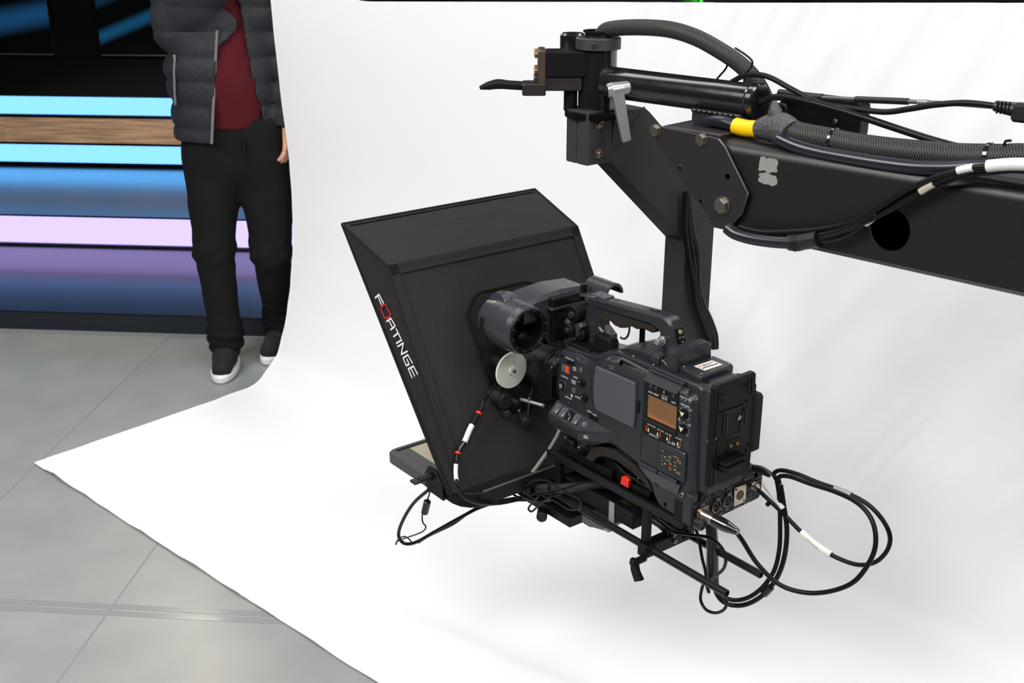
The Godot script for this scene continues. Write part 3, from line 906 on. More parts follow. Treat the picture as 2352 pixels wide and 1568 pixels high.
func crane() -> void:
	var g: Geo
	# boom: a hollow rounded box tube with a round hole in its near side
	var o := thing("crane_boom", "thick matt black crane boom tube reaching in over the white cloth", "crane", BOOM)
	g = Geo.new()
	var x0 := 0.335
	var x1 := 1.75
	var yt := -0.012
	var yb := -0.166
	var zn := 0.05
	var zf := -0.085
	var r := 0.022
	var hole := Vector2(0.659, -0.107)
	var hr := 0.033
	# near wall round the hole, as rectangles and a ring
	var hx0 := hole.x - 0.045
	var hx1 := hole.x + 0.045
	var ya := yb + 0.0078
	var yc := yt - r + 0.0003
	for wz in [[zn, Vector3.BACK], [zf, Vector3.FORWARD]]:
		g.quad(Vector3(x0, ya, wz[0]), Vector3(hx0, ya, wz[0]), Vector3(hx0, yc, wz[0]), Vector3(x0, yc, wz[0]), wz[1])
		g.quad(Vector3(hx1, ya, wz[0]), Vector3(x1, ya, wz[0]), Vector3(x1, yc, wz[0]), Vector3(hx1, yc, wz[0]), wz[1])
	var turns := []
	for k in 48:
		turns.append(TAU * k / 48)
	for c in [[hx0, ya], [hx1, ya], [hx0, yc], [hx1, yc]]:
		turns.append(fposmod(atan2(c[1] - hole.y, c[0] - hole.x), TAU))
	turns.sort()
	for k in turns.size():
		var q := []
		for t in [turns[k], turns[(k + 1) % turns.size()]]:
			var dir := Vector2(cos(t), sin(t))
			var far := 1e9
			if dir.x > 1e-5: far = minf(far, (hx1 - hole.x) / dir.x)
			if dir.x < -1e-5: far = minf(far, (hx0 - hole.x) / dir.x)
			if dir.y > 1e-5: far = minf(far, (yc - hole.y) / dir.y)
			if dir.y < -1e-5: far = minf(far, (ya - hole.y) / dir.y)
			q.append(Vector3(hole.x + dir.x * hr, hole.y + dir.y * hr, zn))
			q.append(Vector3(hole.x + dir.x * far, hole.y + dir.y * far, zn))
		g.quad(q[0], q[1], q[3], q[2], Vector3.BACK)
		var far_z := Vector3(0, 0, zf - zn)
		g.quad(q[0] + far_z, q[1] + far_z, q[3] + far_z, q[2] + far_z, Vector3.FORWARD)
		var inn = Vector3(hole.x, hole.y, zn) - q[0]
		g.quad(q[0], q[2], q[2] - Vector3(0, 0, 0.005), q[0] - Vector3(0, 0, 0.005), inn.normalized())
	for k in 6:  # rounded upper edges
		for s in [[zn - r, 1.0], [zf + r, -1.0]]:
			var t0 := PI / 2 * k / 6
			var t1 := PI / 2 * (k + 1) / 6
			var n0 := Vector3(0, sin(t0), cos(t0) * s[1])
			var n1 := Vector3(0, sin(t1), cos(t1) * s[1])
			var c0 := Vector3(0, yt - r, s[0])
			var a: Vector3 = c0 + n0 * r + Vector3(x0, 0, 0)
			var b: Vector3 = c0 + n0 * r + Vector3(x1, 0, 0)
			var c: Vector3 = c0 + n1 * r + Vector3(x1, 0, 0)
			var d: Vector3 = c0 + n1 * r + Vector3(x0, 0, 0)
			g.tri(a, b, c, n0, n0, n1)
			g.tri(a, c, d, n0, n1, n1)
	g.quad(Vector3(x0, yt, zn - r), Vector3(x1, yt, zn - r), Vector3(x1, yt, zf + r), Vector3(x0, yt, zf + r), Vector3.UP)
	g.quad(Vector3(x0, ya, zn), Vector3(x1, ya, zn), Vector3(x1, yb, zn - 0.008), Vector3(x0, yb, zn - 0.008), Vector3(0, -1, 1))
	g.quad(Vector3(x0, ya, zf), Vector3(x1, ya, zf), Vector3(x1, yb, zf + 0.008), Vector3(x0, yb, zf + 0.008), Vector3(0, -1, -1))
	g.quad(Vector3(x0, yb, zn - 0.008), Vector3(x1, yb, zn - 0.008), Vector3(x1, yb, zf + 0.008), Vector3(x0, yb, zf + 0.008), Vector3.DOWN)
	part(o, "boom_tube", g, M.boom)
	g = Geo.new()  # bare patch where a sticker came off, with a torn outline
	var rng := RandomNumberGenerator.new()
	rng.seed = 6
	for blob in [[0.424, 0.457, -0.0735, -0.0555], [0.423, 0.456, -0.053, -0.030]]:
		var p := []
		for k in 26:
			var t := k / 26.0 * 4.0
			var side := int(t)
			var u := t - side
			var q := Vector2(lerpf(blob[0], blob[1], u), blob[2]) if side == 0 else Vector2(blob[1], lerpf(blob[2], blob[3], u)) if side == 1 else Vector2(lerpf(blob[1], blob[0], u), blob[3]) if side == 2 else Vector2(blob[0], lerpf(blob[3], blob[2], u))
			p.append(q + Vector2(rng.randf_range(-0.002, 0.002), rng.randf_range(-0.002, 0.002)))
		g.prism(p, zn - 0.0005, zn + 0.0004)
	part(o, "bare_patch", g, M.bare)
	# end plates with bolts
	var plate := [[0.205, -0.004], [0.315, -0.008], [0.345, -0.010], [0.360, -0.022], [0.411, -0.092], [0.402, -0.127], [0.373, -0.160], [0.350, -0.160], [0.280, -0.098], [0.206, -0.020]]
	for z in [[0.053, 0.060], [-0.095, -0.088]]:
		g = Geo.new()
		g.prism(plate, z[0], z[1], 0.0012, 2.0)
		var bores := []
		for b in [[0.2725, -0.069], [0.369, -0.070], [0.320, -0.119]]:
			bores.append([Vector3(b[0], b[1], (z[0] + z[1]) / 2), Vector3.BACK, 0.03, 0.005])
		cut(o, "end_plate", g.mesh(), M.anodized, bores)
	g = Geo.new()  # paint worn off the rim of the near plate
	g.tube([Vector3(0.347, -0.0105, 0.0595), Vector3(0.360, -0.0215, 0.0595), Vector3(0.411, -0.0915, 0.0595), Vector3(0.402, -0.127, 0.0595), Vector3(0.374, -0.1595, 0.0595)], 0.0009, 6, 1)
	part(o, "worn_rim", g, M.steel)
	for b in [[0.2155, -0.0125, 0.0095], [0.313, -0.0155, 0.0095], [0.3635, -0.119, 0.0125]]:
		hex_bolt(o, Vector3(b[0], b[1], 0.060), Vector3.BACK, b[2], b[2] * 0.8, M.steel)
	g = Geo.new()
	g.bb(0.225, 0.345, -0.020, -0.004, -0.09, 0.053, 0.002)
	part(o, "cross_plate", g, M.anodized)
	g = Geo.new()
	g.bb(0.245, 0.345, -0.005, 0.022, -0.055, 0.0, 0.002)
	part(o, "tube_saddle", g, M.anodized)
	g = Geo.new()
	for k in 9:
		g.ball(Vector3(0.25 + k * 0.011, 0.019, 0.0), Vector3(0.006, 0.004, 0.004), 8)
	part(o, "weld_bead", g, M.gloss_paint)
	g = Geo.new()
	g.lathe([[0, 0], [0.0285, 0], [0.0285, 0.318], [0.0305, 0.322], [0.0305, 0.332], [0.028, 0.335], [0.0, 0.335]], Vector3(0.03, 0.043, -0.028), Vector3(1, 0.0, 0), 36)
	part(o, "head_tube", g, M.gloss_paint)
	g = Geo.new()  # dark box behind the head tube
	g.prism(rounded(0.36, 0.515, -0.012, 0.052, 0.012), -0.125, -0.095, 0.002)
	part(o, "far_box", g, M.dark)
	cap_screw(o, Vector3(0.47, 0.015, -0.095), Vector3.BACK, 0.004, M.steel)

	# pan head: upright tube, collar, gear wheel, motor and clamp lever
	o = thing("pan_head", "black pan head with gear wheel and motor at the end of the crane boom", "pan head", BOOM)
	var pc := Vector3(0.0, 0, -0.032)
	g = Geo.new()
	g.lathe([[0, -0.012], [0.036, -0.012], [0.036, 0.104], [0, 0.104]], pc, Vector3.UP, 36)
	part(o, "upright_tube", g, M.gloss_paint)
	g = Geo.new()
	g.lathe([[0.02, 0.101], [0.0425, 0.101], [0.0425, 0.120], [0.0405, 0.122], [0.028, 0.122], [0.02, 0.118]], pc, Vector3.UP, 36)
	part(o, "collar", g, M.collar)
	cap_screw(o, pc + Vector3(0.021, 0.111, 0.0355), Vector3(0.5, 0, 0.86), 0.005, M.collar)
	g = Geo.new()
	g.lathe([[0.0, 0.12], [0.0255, 0.12], [0.0255, 0.129], [0.029, 0.131], [0.029, 0.134], [0.022, 0.134], [0.022, 0.128], [0, 0.128]], pc, Vector3.UP, 30)
	part(o, "hose_socket", g, M.gloss_paint)
	g = Geo.new()
	var teeth := []
	for k in 240:
		var t := TAU * k / 240
		var rr := 0.0605 if k % 2 == 0 else 0.0585
		teeth.append([pc.x + rr * cos(t), pc.z + rr * sin(t)])
	g.X = XZ
	g.prism(teeth, -0.024, -0.013, 0.0, 2.0)
	g.X = Transform3D()
	part(o, "gear_wheel", g, M.dark)
	var H := Transform3D(BOOM.basis.inverse(), pc)  # motor unit: turned square to the room, x along the lever
	g = Geo.new()
	g.X = H
	g.bb(-0.098, -0.02, 0.052, 0.098, -0.03, 0.03, 0.002)
	part(o, "motor_block", g, M.dark)
	g = Geo.new()
	g.X = H
	g.cyl(Vector3(-0.046, 0.06, -0.045), Vector3(-0.046, 0.125, -0.045), 0.024, 0.004)
	part(o, "motor", g, M.gloss_paint)
	g = Geo.new()
	g.X = H
	g.bb(-0.113, -0.098, 0.038, 0.101, -0.03, 0.031, 0.0025)
	part(o, "clamp_plate", g, M.brown_plate)
	for y in [0.092, 0.062]:
		for z in [0.018, -0.018]:
			cap_screw(o, H * Vector3(-0.113, y, z), H.basis * Vector3.LEFT, 0.0065, M.brass)
	g = Geo.new()
	g.X = H
	g.bb(-0.12, -0.03, 0.026, 0.052, -0.034, 0.026, 0.002)
	part(o, "pinion_block", g, M.anodized)
	g = Geo.new()
	g.X = H
	g.bb(-0.142, -0.098, 0.018, 0.040, -0.02, 0.034, 0.002)
	part(o, "lever_block", g, M.anodized)
	g = Geo.new()
	g.X = H
	g.cyl(Vector3(-0.05, -0.014, 0.0), Vector3(-0.05, 0.03, 0.0), 0.013, 0.001)
	part(o, "pinion", g, M.dark)
	g = Geo.new()
	g.X = H
	g.cyl(Vector3(-0.175, 0.036, 0.012), Vector3(-0.141, 0.034, 0.012), 0.0085, 0.001)
	g.tube([Vector3(-0.172, 0.036, 0.012), Vector3(-0.188, 0.037, 0.012), Vector3(-0.205, 0.034, 0.012), Vector3(-0.222, 0.030, 0.012)], [0.0085, 0.0095, 0.008, 0.003], 12, 6)
	part(o, "release_lever", g, M.dark)
	g = Geo.new()  # silver clamp lever
	g.X = H
	g.lathe([[0, 0], [0.0125, 0.0], [0.0145, 0.008], [0.012, 0.03], [0.0115, 0.044], [0.0, 0.045]], Vector3(0.012, 0.036, 0.092), Vector3(1.0, 0.16, -0.1), 24)
	g.hull([Vector3(0.020, 0.034, 0.104), Vector3(0.042, 0.034, 0.100), Vector3(0.042, 0.034, 0.084), Vector3(0.018, 0.034, 0.084), Vector3(0.043, -0.056, 0.104), Vector3(0.058, -0.052, 0.098), Vector3(0.058, -0.052, 0.086), Vector3(0.041, -0.056, 0.086)], [[0, 1, 2, 3], [4, 5, 6, 7], [0, 1, 5, 4], [1, 2, 6, 5], [2, 3, 7, 6], [3, 0, 4, 7]])
	part(o, "clamp_lever", g, M.chrome)
	g = Geo.new()
	g.X = H
	g.cyl(Vector3(0.005, 0.035, 0.0925), Vector3(0.013, 0.036, 0.092), 0.008, 0.001)
	part(o, "lever_button", g, M.dark)

	# drop arm: bent box tube from the pan head down beside the camera
	o = thing("drop_arm", "matt black bent drop arm hanging from the pan head down behind the camera", "crane arm", RIG)
	g = Geo.new()
	g.X = ZY
	g.prism([[-0.012, 0.828], [-0.092, 0.826], [-0.106, 0.816], [-0.311, 0.632], [-0.311, 0.07], [-0.222, 0.07], [-0.225, 0.534], [-0.005, 0.733], [-0.006, 0.733]], -0.47, -0.41, 0.0015, 2.0)
	g.X = Transform3D()
	part(o, "bent_tube", g, M.arm)
	for k in 2:
		g = Geo.new()
		g.bb(-0.472 + k * 0.0315, -0.4415 + k * 0.0315, 0.731, 0.831, -0.008, 0.055, 0.002)
		part(o, "clamp_half", g, M.arm)
	for y in [0.808, 0.752]:
		g = Geo.new()
		g.lathe([[0, 0], [0.0095, 0], [0.0095, 0.002], [0, 0.002]], Vector3(-0.4095, y, 0.028), Vector3.RIGHT, 20)
		part(o, "washer", g, M.brass)
		cap_screw(o, Vector3(-0.4075, y, 0.028), Vector3.RIGHT, 0.006, M.steel)
	g = Geo.new()
	g.bb(-0.47, -0.41, 0.055, 0.10, -0.31, -0.075, 0.003)
	part(o, "foot", g, M.arm)
	for p in [[[-0.2255, 0.5345], [-0.311, 0.6]], [[-0.09, 0.828], [-0.005, 0.733]]]:
		g = Geo.new()
		g.tube([Vector3(-0.4098, p[0][1], p[0][0]), Vector3(-0.4098, p[1][1], p[1][0])], 0.0016, 6)
		part(o, "weld_seam", g, M.arm)


func support_rig() -> void:
	var g: Geo
	var o := thing("rod_support", "black twin-rod support carrying the video camera and the prompter", "camera support", RIG)
	for z in [0.05, -0.05]:
		g = Geo.new()
		var e := 0.0 if z > 0 else -0.004
		g.lathe([[0.0, 0.0], [0.0055, 0.0], [0.0055, 0.03], [0.0, 0.03]], Vector3(e - 0.03, 0, z), Vector3.RIGHT, 24)
		g = Geo.new()
		g.lathe([[0.0, 0.0], [0.0077, 0.0], [0.0077, 0.64], [0.007, 0.6408], [0.0058, 0.6408], [0.0058, 0.60], [0.0, 0.60]], Vector3(e - 0.64, 0, z), Vector3.RIGHT, 28)
		part(o, "rod", g, M.rod)
	# bridge plate: two side rails with a floor between
	for z in [0.055, -0.06]:
		g = Geo.new()
		g.bb(-0.515, -0.115, 0.087, 0.103, z - 0.005, z + 0.005, 0.0012)
		part(o, "side_rail", g, M.rod)
	g = Geo.new()
	g.bb(-0.515, -0.115, 0.087, 0.092, -0.055, 0.05, 0.001)
	part(o, "bridge_floor", g, M.dark)
	for x in [-0.478, -0.212]:
		for z in [0.052, -0.052]:
			g = Geo.new()
			g.bb(x - 0.009, x + 0.009, 0.008, 0.088, z - 0.006, z + 0.006, 0.001)
			part(o, "post", g, M.dark)
	# rear clamp across the rods, with its lever
	g = Geo.new()
	g.bb(-0.222, -0.196, -0.016, 0.012, -0.072, 0.066, 0.002)
	part(o, "rod_clamp", g, M.dark)
	for z in [0.05, -0.05]:
		g = Geo.new()
		g.cyl(Vector3(-0.224, 0, z), Vector3(-0.192, 0, z), 0.0125, 0.001)
		part(o, "clamp_ring", g, M.dark)
	cap_screw(o, Vector3(-0.195, -0.002, -0.012), Vector3.RIGHT, 0.0045, M.steel)
	g = Geo.new()
	g.cyl(Vector3(-0.207, -0.02, 0.058), Vector3(-0.207, -0.02, 0.094), 0.0075, 0.001)
	g.prism([[-0.214, -0.012], [-0.200, -0.012], [-0.193, -0.033], [-0.181, -0.047], [-0.199, -0.058], [-0.211, -0.036]], 0.082, 0.093, 0.001)
	part(o, "clamp_lever", g, M.dark)
	# front clamp block and prompter bracket
	g = Geo.new()
	g.bb(-0.60, -0.43, -0.052, -0.030, -0.03, 0.062, 0.001)
	part(o, "front_bracket", g, M.dark)
	g = Geo.new()
	g.bb(-0.60, -0.56, -0.03, 0.012, -0.072, 0.066, 0.002)
	part(o, "rod_clamp", g, M.dark)
	for z in [0.03, -0.03]:
		g = Geo.new()
		g.bb(-0.66, -0.50, -0.022, -0.006, z - 0.008, z + 0.008, 0.001)
		part(o, "bracket_bar", g, M.dark)
	g = Geo.new()
	g.cyl(Vector3(-0.535, -0.055, 0.05), Vector3(-0.505, -0.055, 0.078), 0.012, 0.002)
	part(o, "thumb_screw", g, M.rubber)
	g = Geo.new()
	g.prism([[-0.395, -0.028], [-0.375, -0.028], [-0.365, -0.024], [-0.33, -0.016], [-0.33, -0.010], [-0.40, -0.010], [-0.40, -0.024]], -0.02, 0.055, 0.001)
	part(o, "bottom_foot", g, M.steel_grey)
	# quick release plate under the camera
	o = thing("release_plate", "black quick release plate with a red lever under the camera", "camera plate", RIG)
	g = Geo.new()
	g.bb(-0.482, -0.322, 0.103, 0.121, -0.045, 0.048, 0.0015)
	part(o, "plate_base", g, M.dark)
	g = Geo.new()
	g.prism([[-0.39, 0.104], [-0.225, 0.104], [-0.226, 0.119], [-0.30, 0.126], [-0.325, 0.136], [-0.355, 0.142], [-0.388, 0.14]], -0.04, 0.036, 0.0015)
	part(o, "adapter_plate", g, M.dark)
	g = Geo.new()
	g.bb(-0.30, -0.214, 0.104, 0.117, 0.036, 0.047, 0.001)
	part(o, "lock_rail", g, M.dark)
	for x in [-0.262, -0.24]:
		cap_screw(o, Vector3(x, 0.124, 0.03), Vector3.UP, 0.003, M.steel)
	g = Geo.new()
	g.prism([[-0.287, 0.111], [-0.284, 0.128], [-0.275, 0.131], [-0.264, 0.127], [-0.265, 0.110]], 0.047, 0.056, 0.001)
	part(o, "red_lever", g, M.red, "red plastic locking lever")
	# small box between rods and plate
	o = thing("control_box", "small flat black electronics box strapped to the rods under the camera", "box", RIG)
	g = Geo.new()
	g.bb(-0.478, -0.258, 0.014, 0.05, -0.046, 0.044, 0.002)
	part(o, "case", g, M.dark)
	g = Geo.new()
	for k in 3:
		g.bb(-0.318, -0.285 - 0.004 * k, 0.0498, 0.0504, 0.012 + k * 0.006, 0.014 + k * 0.006, 0.0)
	part(o, "small_print", g, M.gold_print)
	g = Geo.new()
	for s in [[-0.372, 0.012, -0.001], [-0.352, 0.004, 0.001], [-0.36, -0.01, 0.0]]:
		g.box(Vector3(s[0], 0.0502, s[1]), Vector3(0.02, 0.0006, 0.006), 0.0)
	part(o, "emblem", g, M.gold_print)
	g = Geo.new()
	g.bb(-0.328, -0.312, -0.009, 0.052, 0.044, 0.0465, 0.0008)
	g.bb(-0.328, -0.312, -0.011, -0.0085, 0.04, 0.06, 0.0005)
	part(o, "tape_strap", g, M.clear_tape, "clear shiny tape strap")
	g = Geo.new()
	g.tube([Vector3(-0.262, 0.03, 0.0), Vector3(-0.238, 0.028, 0.0), Vector3(-0.215, 0.022, -0.004), Vector3(-0.19, 0.016, -0.008)], [0.008, 0.0085, 0.0075, 0.006], 14, 4)
	for k in 5:
		g.lathe([[0.0, -0.0012], [0.009, -0.0012], [0.009, 0.0012], [0.0, 0.0012]], Vector3(-0.225 + k * 0.006, 0.0245 - k * 0.0016, -0.003), Vector3(1, -0.28, -0.1), 14)
	part(o, "cable_boot", g, M.rubber)


func prompter() -> void:
	var g: Geo
	var o := thing("teleprompter", "black fabric prompter hood with white and red lettering in front of the camera", "teleprompter", RIG)
	var W := 0.263
	var W1 := 0.272
	var tb := Vector2(-0.797, 0.480)   # top of back panel
	var bt := Vector2(-0.552, 0.050)   # bottom of back panel
	var tf := Vector2(-0.968, 0.5375)  # top front edge
	var bf := Vector2(-0.577, 0.035)   # bottom of side's front edge
	var T := 0.004
	var f := FastNoiseLite.new()
	f.seed = 14
	f.frequency = 3.0
	# gently uneven cloth panels: back, top, two sides
	var sheets := [
		["back_panel", Vector3(tb.x, tb.y, W), Vector3(tb.x, tb.y, -W), Vector3(bt.x, bt.y, -W), Vector3(bt.x, bt.y, W)],
		["top_panel", Vector3(tf.x, tf.y, W1), Vector3(tf.x, tf.y, -W1), Vector3(tb.x, tb.y, -W), Vector3(tb.x, tb.y, W)],
		["side_panel", Vector3(tf.x, tf.y, W1), Vector3(tb.x, tb.y, W), Vector3(bt.x, bt.y, W), Vector3(bf.x, bf.y, W1)],
		["side_panel", Vector3(tf.x, tf.y, -W1), Vector3(tb.x, tb.y, -W), Vector3(bt.x, bt.y, -W), Vector3(bf.x, bf.y, -W1)],
	]
	var inside := Vector3(-0.75, 0.27, 0)
	for s in sheets:
		g = Geo.new()
		var nn: Vector3 = (s[2] - s[1]).cross(s[4] - s[1]).normalized()
		if nn.dot(s[1] - inside) < 0.0:
			nn = -nn
		var N := 24
		var grid := []
		for i in N + 1:
			var row := []
			for j in N + 1:
				var u := float(i) / N
				var v := float(j) / N
				var p: Vector3 = (s[1] as Vector3).lerp(s[2], u).lerp((s[4] as Vector3).lerp(s[3], u), v)
				var soft := sin(PI * u) * sin(PI * v)
				row.append(p + nn * (soft * (0.006 * f.get_noise_3dv(p * 3.0) + 0.002)))
			grid.append(row)
		for i in N:
			for j in N:
				for t in [[[0, 0], [1, 0], [1, 1]], [[0, 0], [1, 1], [0, 1]]]:
					var q := []
					var qn := []
					for c in t:
						var a: int = i + c[0]
						var b: int = j + c[1]
						q.append(grid[a][b])
						var du: Vector3 = grid[mini(a + 1, N)][b] - grid[maxi(a - 1, 0)][b]
						var dv: Vector3 = grid[a][mini(b + 1, N)] - grid[a][maxi(b - 1, 0)]
						var m := du.cross(dv).normalized()
						qn.append(m if m.dot(nn) > 0.0 else -m)
					g.tri(q[0], q[1], q[2], qn[0], qn[1], qn[2])
					g.tri(q[0] - nn * T, q[1] - nn * T, q[2] - nn * T, -qn[0], -qn[1], -qn[2])
		part(o, s[0], g, M.hood)
	# edge binding and the double stitched band
	var edges := [[Vector3(tf.x, tf.y, W1), Vector3(tf.x, tf.y, -W1)], [Vector3(tf.x, tf.y, W1), Vector3(bf.x, bf.y, W1)], [Vector3(tf.x, tf.y, -W1), Vector3(bf.x, bf.y, -W1)], [Vector3(tb.x, tb.y, W), Vector3(bt.x, bt.y, W)], [Vector3(tb.x, tb.y, -W), Vector3(bt.x, bt.y, -W)], [Vector3(tb.x, tb.y, W), Vector3(tb.x, tb.y, -W)], [Vector3(tf.x, tf.y, W1), Vector3(tb.x, tb.y, W)], [Vector3(tf.x, tf.y, -W1), Vector3(tb.x, tb.y, -W)]]
	for e in edges:
		g = Geo.new()
		g.tube([e[0], e[1]], 0.0032, 8, 1)
		part(o, "edge_binding", g, M.hood_edge)
	var down := Vector3(bt.x - tb.x, bt.y - tb.y, 0).normalized()
	var bn := Vector3(-down.y, down.x, 0)
	if bn.x < 0.0:
		bn = -bn
	var band := [[Vector3(tb.x, tb.y, W), Vector3(tb.x, tb.y, -W), down], [Vector3(tb.x, tb.y, W), Vector3(bt.x, bt.y, W), Vector3(0, 0, -1)], [Vector3(tb.x, tb.y, -W), Vector3(bt.x, bt.y, -W), Vector3(0, 0, 1)]]
	for b in band:
		g = Geo.new()
		var wd: Vector3 = b[2] * 0.021
		var a0: Vector3 = b[0] + bn * 0.0035
		var a1: Vector3 = b[1] + bn * 0.0035
		g.hull([a0, a1, a1 + wd, a0 + wd, a0 - bn * 0.004, a1 - bn * 0.004, a1 + wd - bn * 0.004, a0 + wd - bn * 0.004], [[0, 1, 2, 3], [4, 5, 6, 7], [0, 1, 5, 4], [2, 3, 7, 6], [1, 2, 6, 5], [0, 3, 7, 4]])
		part(o, "stitched_band", g, M.hood)
		g = Geo.new()
		var along: Vector3 = (a1 - a0)
		var cnt := int(along.length() / 0.006)
		var dirn := along.normalized()
		for k in cnt:
			for off in [0.25, 0.5, 0.97]:
				var c: Vector3 = a0 + dirn * (0.006 * k + 0.003) + wd * off + bn * 0.0003
				g.face([c - dirn * 0.0017 - b[2] * 0.0006, c + dirn * 0.0017 - b[2] * 0.0006, c + dirn * 0.0017 + b[2] * 0.0006, c - dirn * 0.0017 + b[2] * 0.0006], inside)
		part(o, "stitching", g, M.sleeve_cloth)
	# seam on the top panel just behind its front edge
	g = Geo.new()
	g.tube([Vector3(tf.x + 0.013, tf.y - 0.002, W1 - 0.012), Vector3(tf.x + 0.013, tf.y - 0.002, -W1 + 0.012)], 0.0014, 6)
	g.tube([Vector3(tf.x + 0.013, tf.y - 0.014, W1 + 0.001), Vector3(bf.x + 0.008, bf.y + 0.006, W1 - 0.001)], 0.0012, 6)
	part(o, "seam", g, M.sleeve_cloth)
	# soft sleeve that closes the hood round the lens
	var rings := []
	var cy := 0.262
	for k in 9:
		var t := k / 8.0
		var ring := []
		for i in 40:
			var a := TAU * i / 40
			var d := Vector2(cos(a), sin(a))
			var sq := 1.0 / maxf(absf(d.x) / 0.112, absf(d.y) / 0.118)
			sq = minf(sq, 0.138)
			var rr := lerpf(sq, 0.052, smoothstep(0.0, 1.0, t)) * (1.0 + 0.10 * sin(PI * t) * f.get_noise_2d(i * 0.35, t * 1.2 + 3.0) * 3.0)
			var y := cy + 0.015 * (1.0 - t) + d.y * rr - 0.02 * sin(PI * t)
			var px := bt.x + (tb.x - bt.x) * (y - bt.y) / (tb.y - bt.y)
			ring.append(Vector3(lerpf(px + 0.004, -0.642, t), y, d.x * rr * (1.0 if d.x > 0 else 1.0)))
		rings.append(ring)
	g = Geo.new()
	for k in 8:
		for i in 40:
			var j := (i + 1) % 40
			var q := [rings[k][i], rings[k][j], rings[k + 1][j], rings[k + 1][i]]
			var cc := Vector3((q[0].x + q[2].x) / 2 - 0.05, cy, 0)
			var qn := []
			for c in [[k, i], [k, j], [k + 1, j], [k + 1, i]]:
				var du: Vector3 = rings[c[0]][(c[1] + 1) % 40] - rings[c[0]][(c[1] + 39) % 40]
				var dv: Vector3 = rings[mini(c[0] + 1, 8)][c[1]] - rings[maxi(c[0] - 1, 0)][c[1]]
				var m := du.cross(dv).normalized()
				qn.append(m if m.dot(rings[c[0]][c[1]] - cc) > 0.0 else -m)
			g.tri(q[0], q[1], q[2], qn[0], qn[1], qn[2])
			g.tri(q[0], q[2], q[3], qn[0], qn[2], qn[3])
	part(o, "lens_sleeve", g, M.sleeve_cloth)
	g = Geo.new()
	var rim: Array = rings[0].duplicate()
	rim.append(rings[0][0])
	g.tube(rim, 0.004, 8, 2, false)
	part(o, "sleeve_binding", g, M.sleeve_cloth)
	# beam splitter glass in the open front
	g = Geo.new()
	g.hull([Vector3(tf.x, tf.y - 0.01, 0.262), Vector3(tf.x, tf.y - 0.01, -0.262), Vector3(bf.x, bf.y + 0.01, -0.262), Vector3(bf.x, bf.y + 0.01, 0.262), Vector3(tf.x + 0.003, tf.y - 0.007, 0.262), Vector3(tf.x + 0.003, tf.y - 0.007, -0.262), Vector3(bf.x + 0.003, bf.y + 0.013, -0.262), Vector3(bf.x + 0.003, bf.y + 0.013, 0.262)], [[0, 1, 2, 3], [4, 5, 6, 7], [0, 1, 5, 4], [2, 3, 7, 6], [1, 2, 6, 5], [0, 3, 7, 4]])
	part(o, "mirror_glass", g, M.glass)
	# tray that carries hood and monitor
	g = Geo.new()
	g.X = XZ
	g.prism([[-0.62, 0.264], [-0.578, 0.264], [-0.556, 0.258], [-0.538, 0.244], [-0.528, 0.222], [-0.528, -0.264], [-0.62, -0.264]], 0.010, 0.044, 0.002)
	g.X = Transform3D()
	part(o, "tray_bar", g, M.dark)
	g = Geo.new()
	g.bb(-0.531, -0.5275, 0.0425, 0.0468, -0.26, 0.218, 0.0008)
	part(o, "tray_lip", g, M.steel_grey)
	for z in [0.268, -0.268]:
		g = Geo.new()
		g.prism([[-0.60, 0.010], [-0.60, 0.044], [-0.63, 0.07], [-0.655, 0.07], [-0.67, 0.045], [-0.668, 0.022], [-0.655, 0.012]], z - 0.004, z + 0.004, 0.001)
		part(o, "side_arm", g, M.dark)
	g = Geo.new()
	g.cyl(Vector3(-0.642, 0.052, 0.272), Vector3(-0.642, 0.052, 0.30), 0.0085, 0.001)
	g.cyl(Vector3(-0.642, 0.052, 0.30), Vector3(-0.642, 0.052, 0.305), 0.0055)
	g.bb(-0.652, -0.632, 0.049, 0.055, 0.305, 0.32, 0.001)
	part(o, "wing_knob", g, M.rubber)
	for l in LOGO:
		var p := []
		for i in range(0, l[1].size(), 3):
			p.append(Vector3(l[1][i], l[1][i + 1], l[1][i + 2] + 0.0012))
		stroke(o, p, 0.0021, M.red_print if l[0] == "O" else M.print)

	# flat monitor in front of the tray
	o = thing("prompter_monitor", "flat dark grey monitor lying face up under the prompter hood", "monitor", RIG)
	g = Geo.new()
	g.X = XZ
	g.prism(rounded(-0.853, -0.604, -0.256, 0.256, 0.024), 0.0, 0.026, 0.003)
	g.X = Transform3D()
	part(o, "case", g, M.monitor_case)
	g = Geo.new()
	g.bb(-0.838, -0.625, 0.0255, 0.0262, -0.225, 0.228, 0.0)
	part(o, "bezel", g, M.monitor_case)
	g = Geo.new()
	g.bb(-0.829, -0.640, 0.0262, 0.0268, -0.20, 0.205, 0.0)
	part(o, "display", g, M.monitor_screen)
	g = Geo.new()
	g.bb(-0.8395, -0.833, 0.0255, 0.0272, -0.235, 0.235, 0.0)
	part(o, "slot", g, M.darkest)
	g = Geo.new()
	g.cyl(Vector3(-0.76, -0.012, 0.2), Vector3(-0.76, 0.002, 0.2), 0.006)
	part(o, "socket", g, M.nickel)


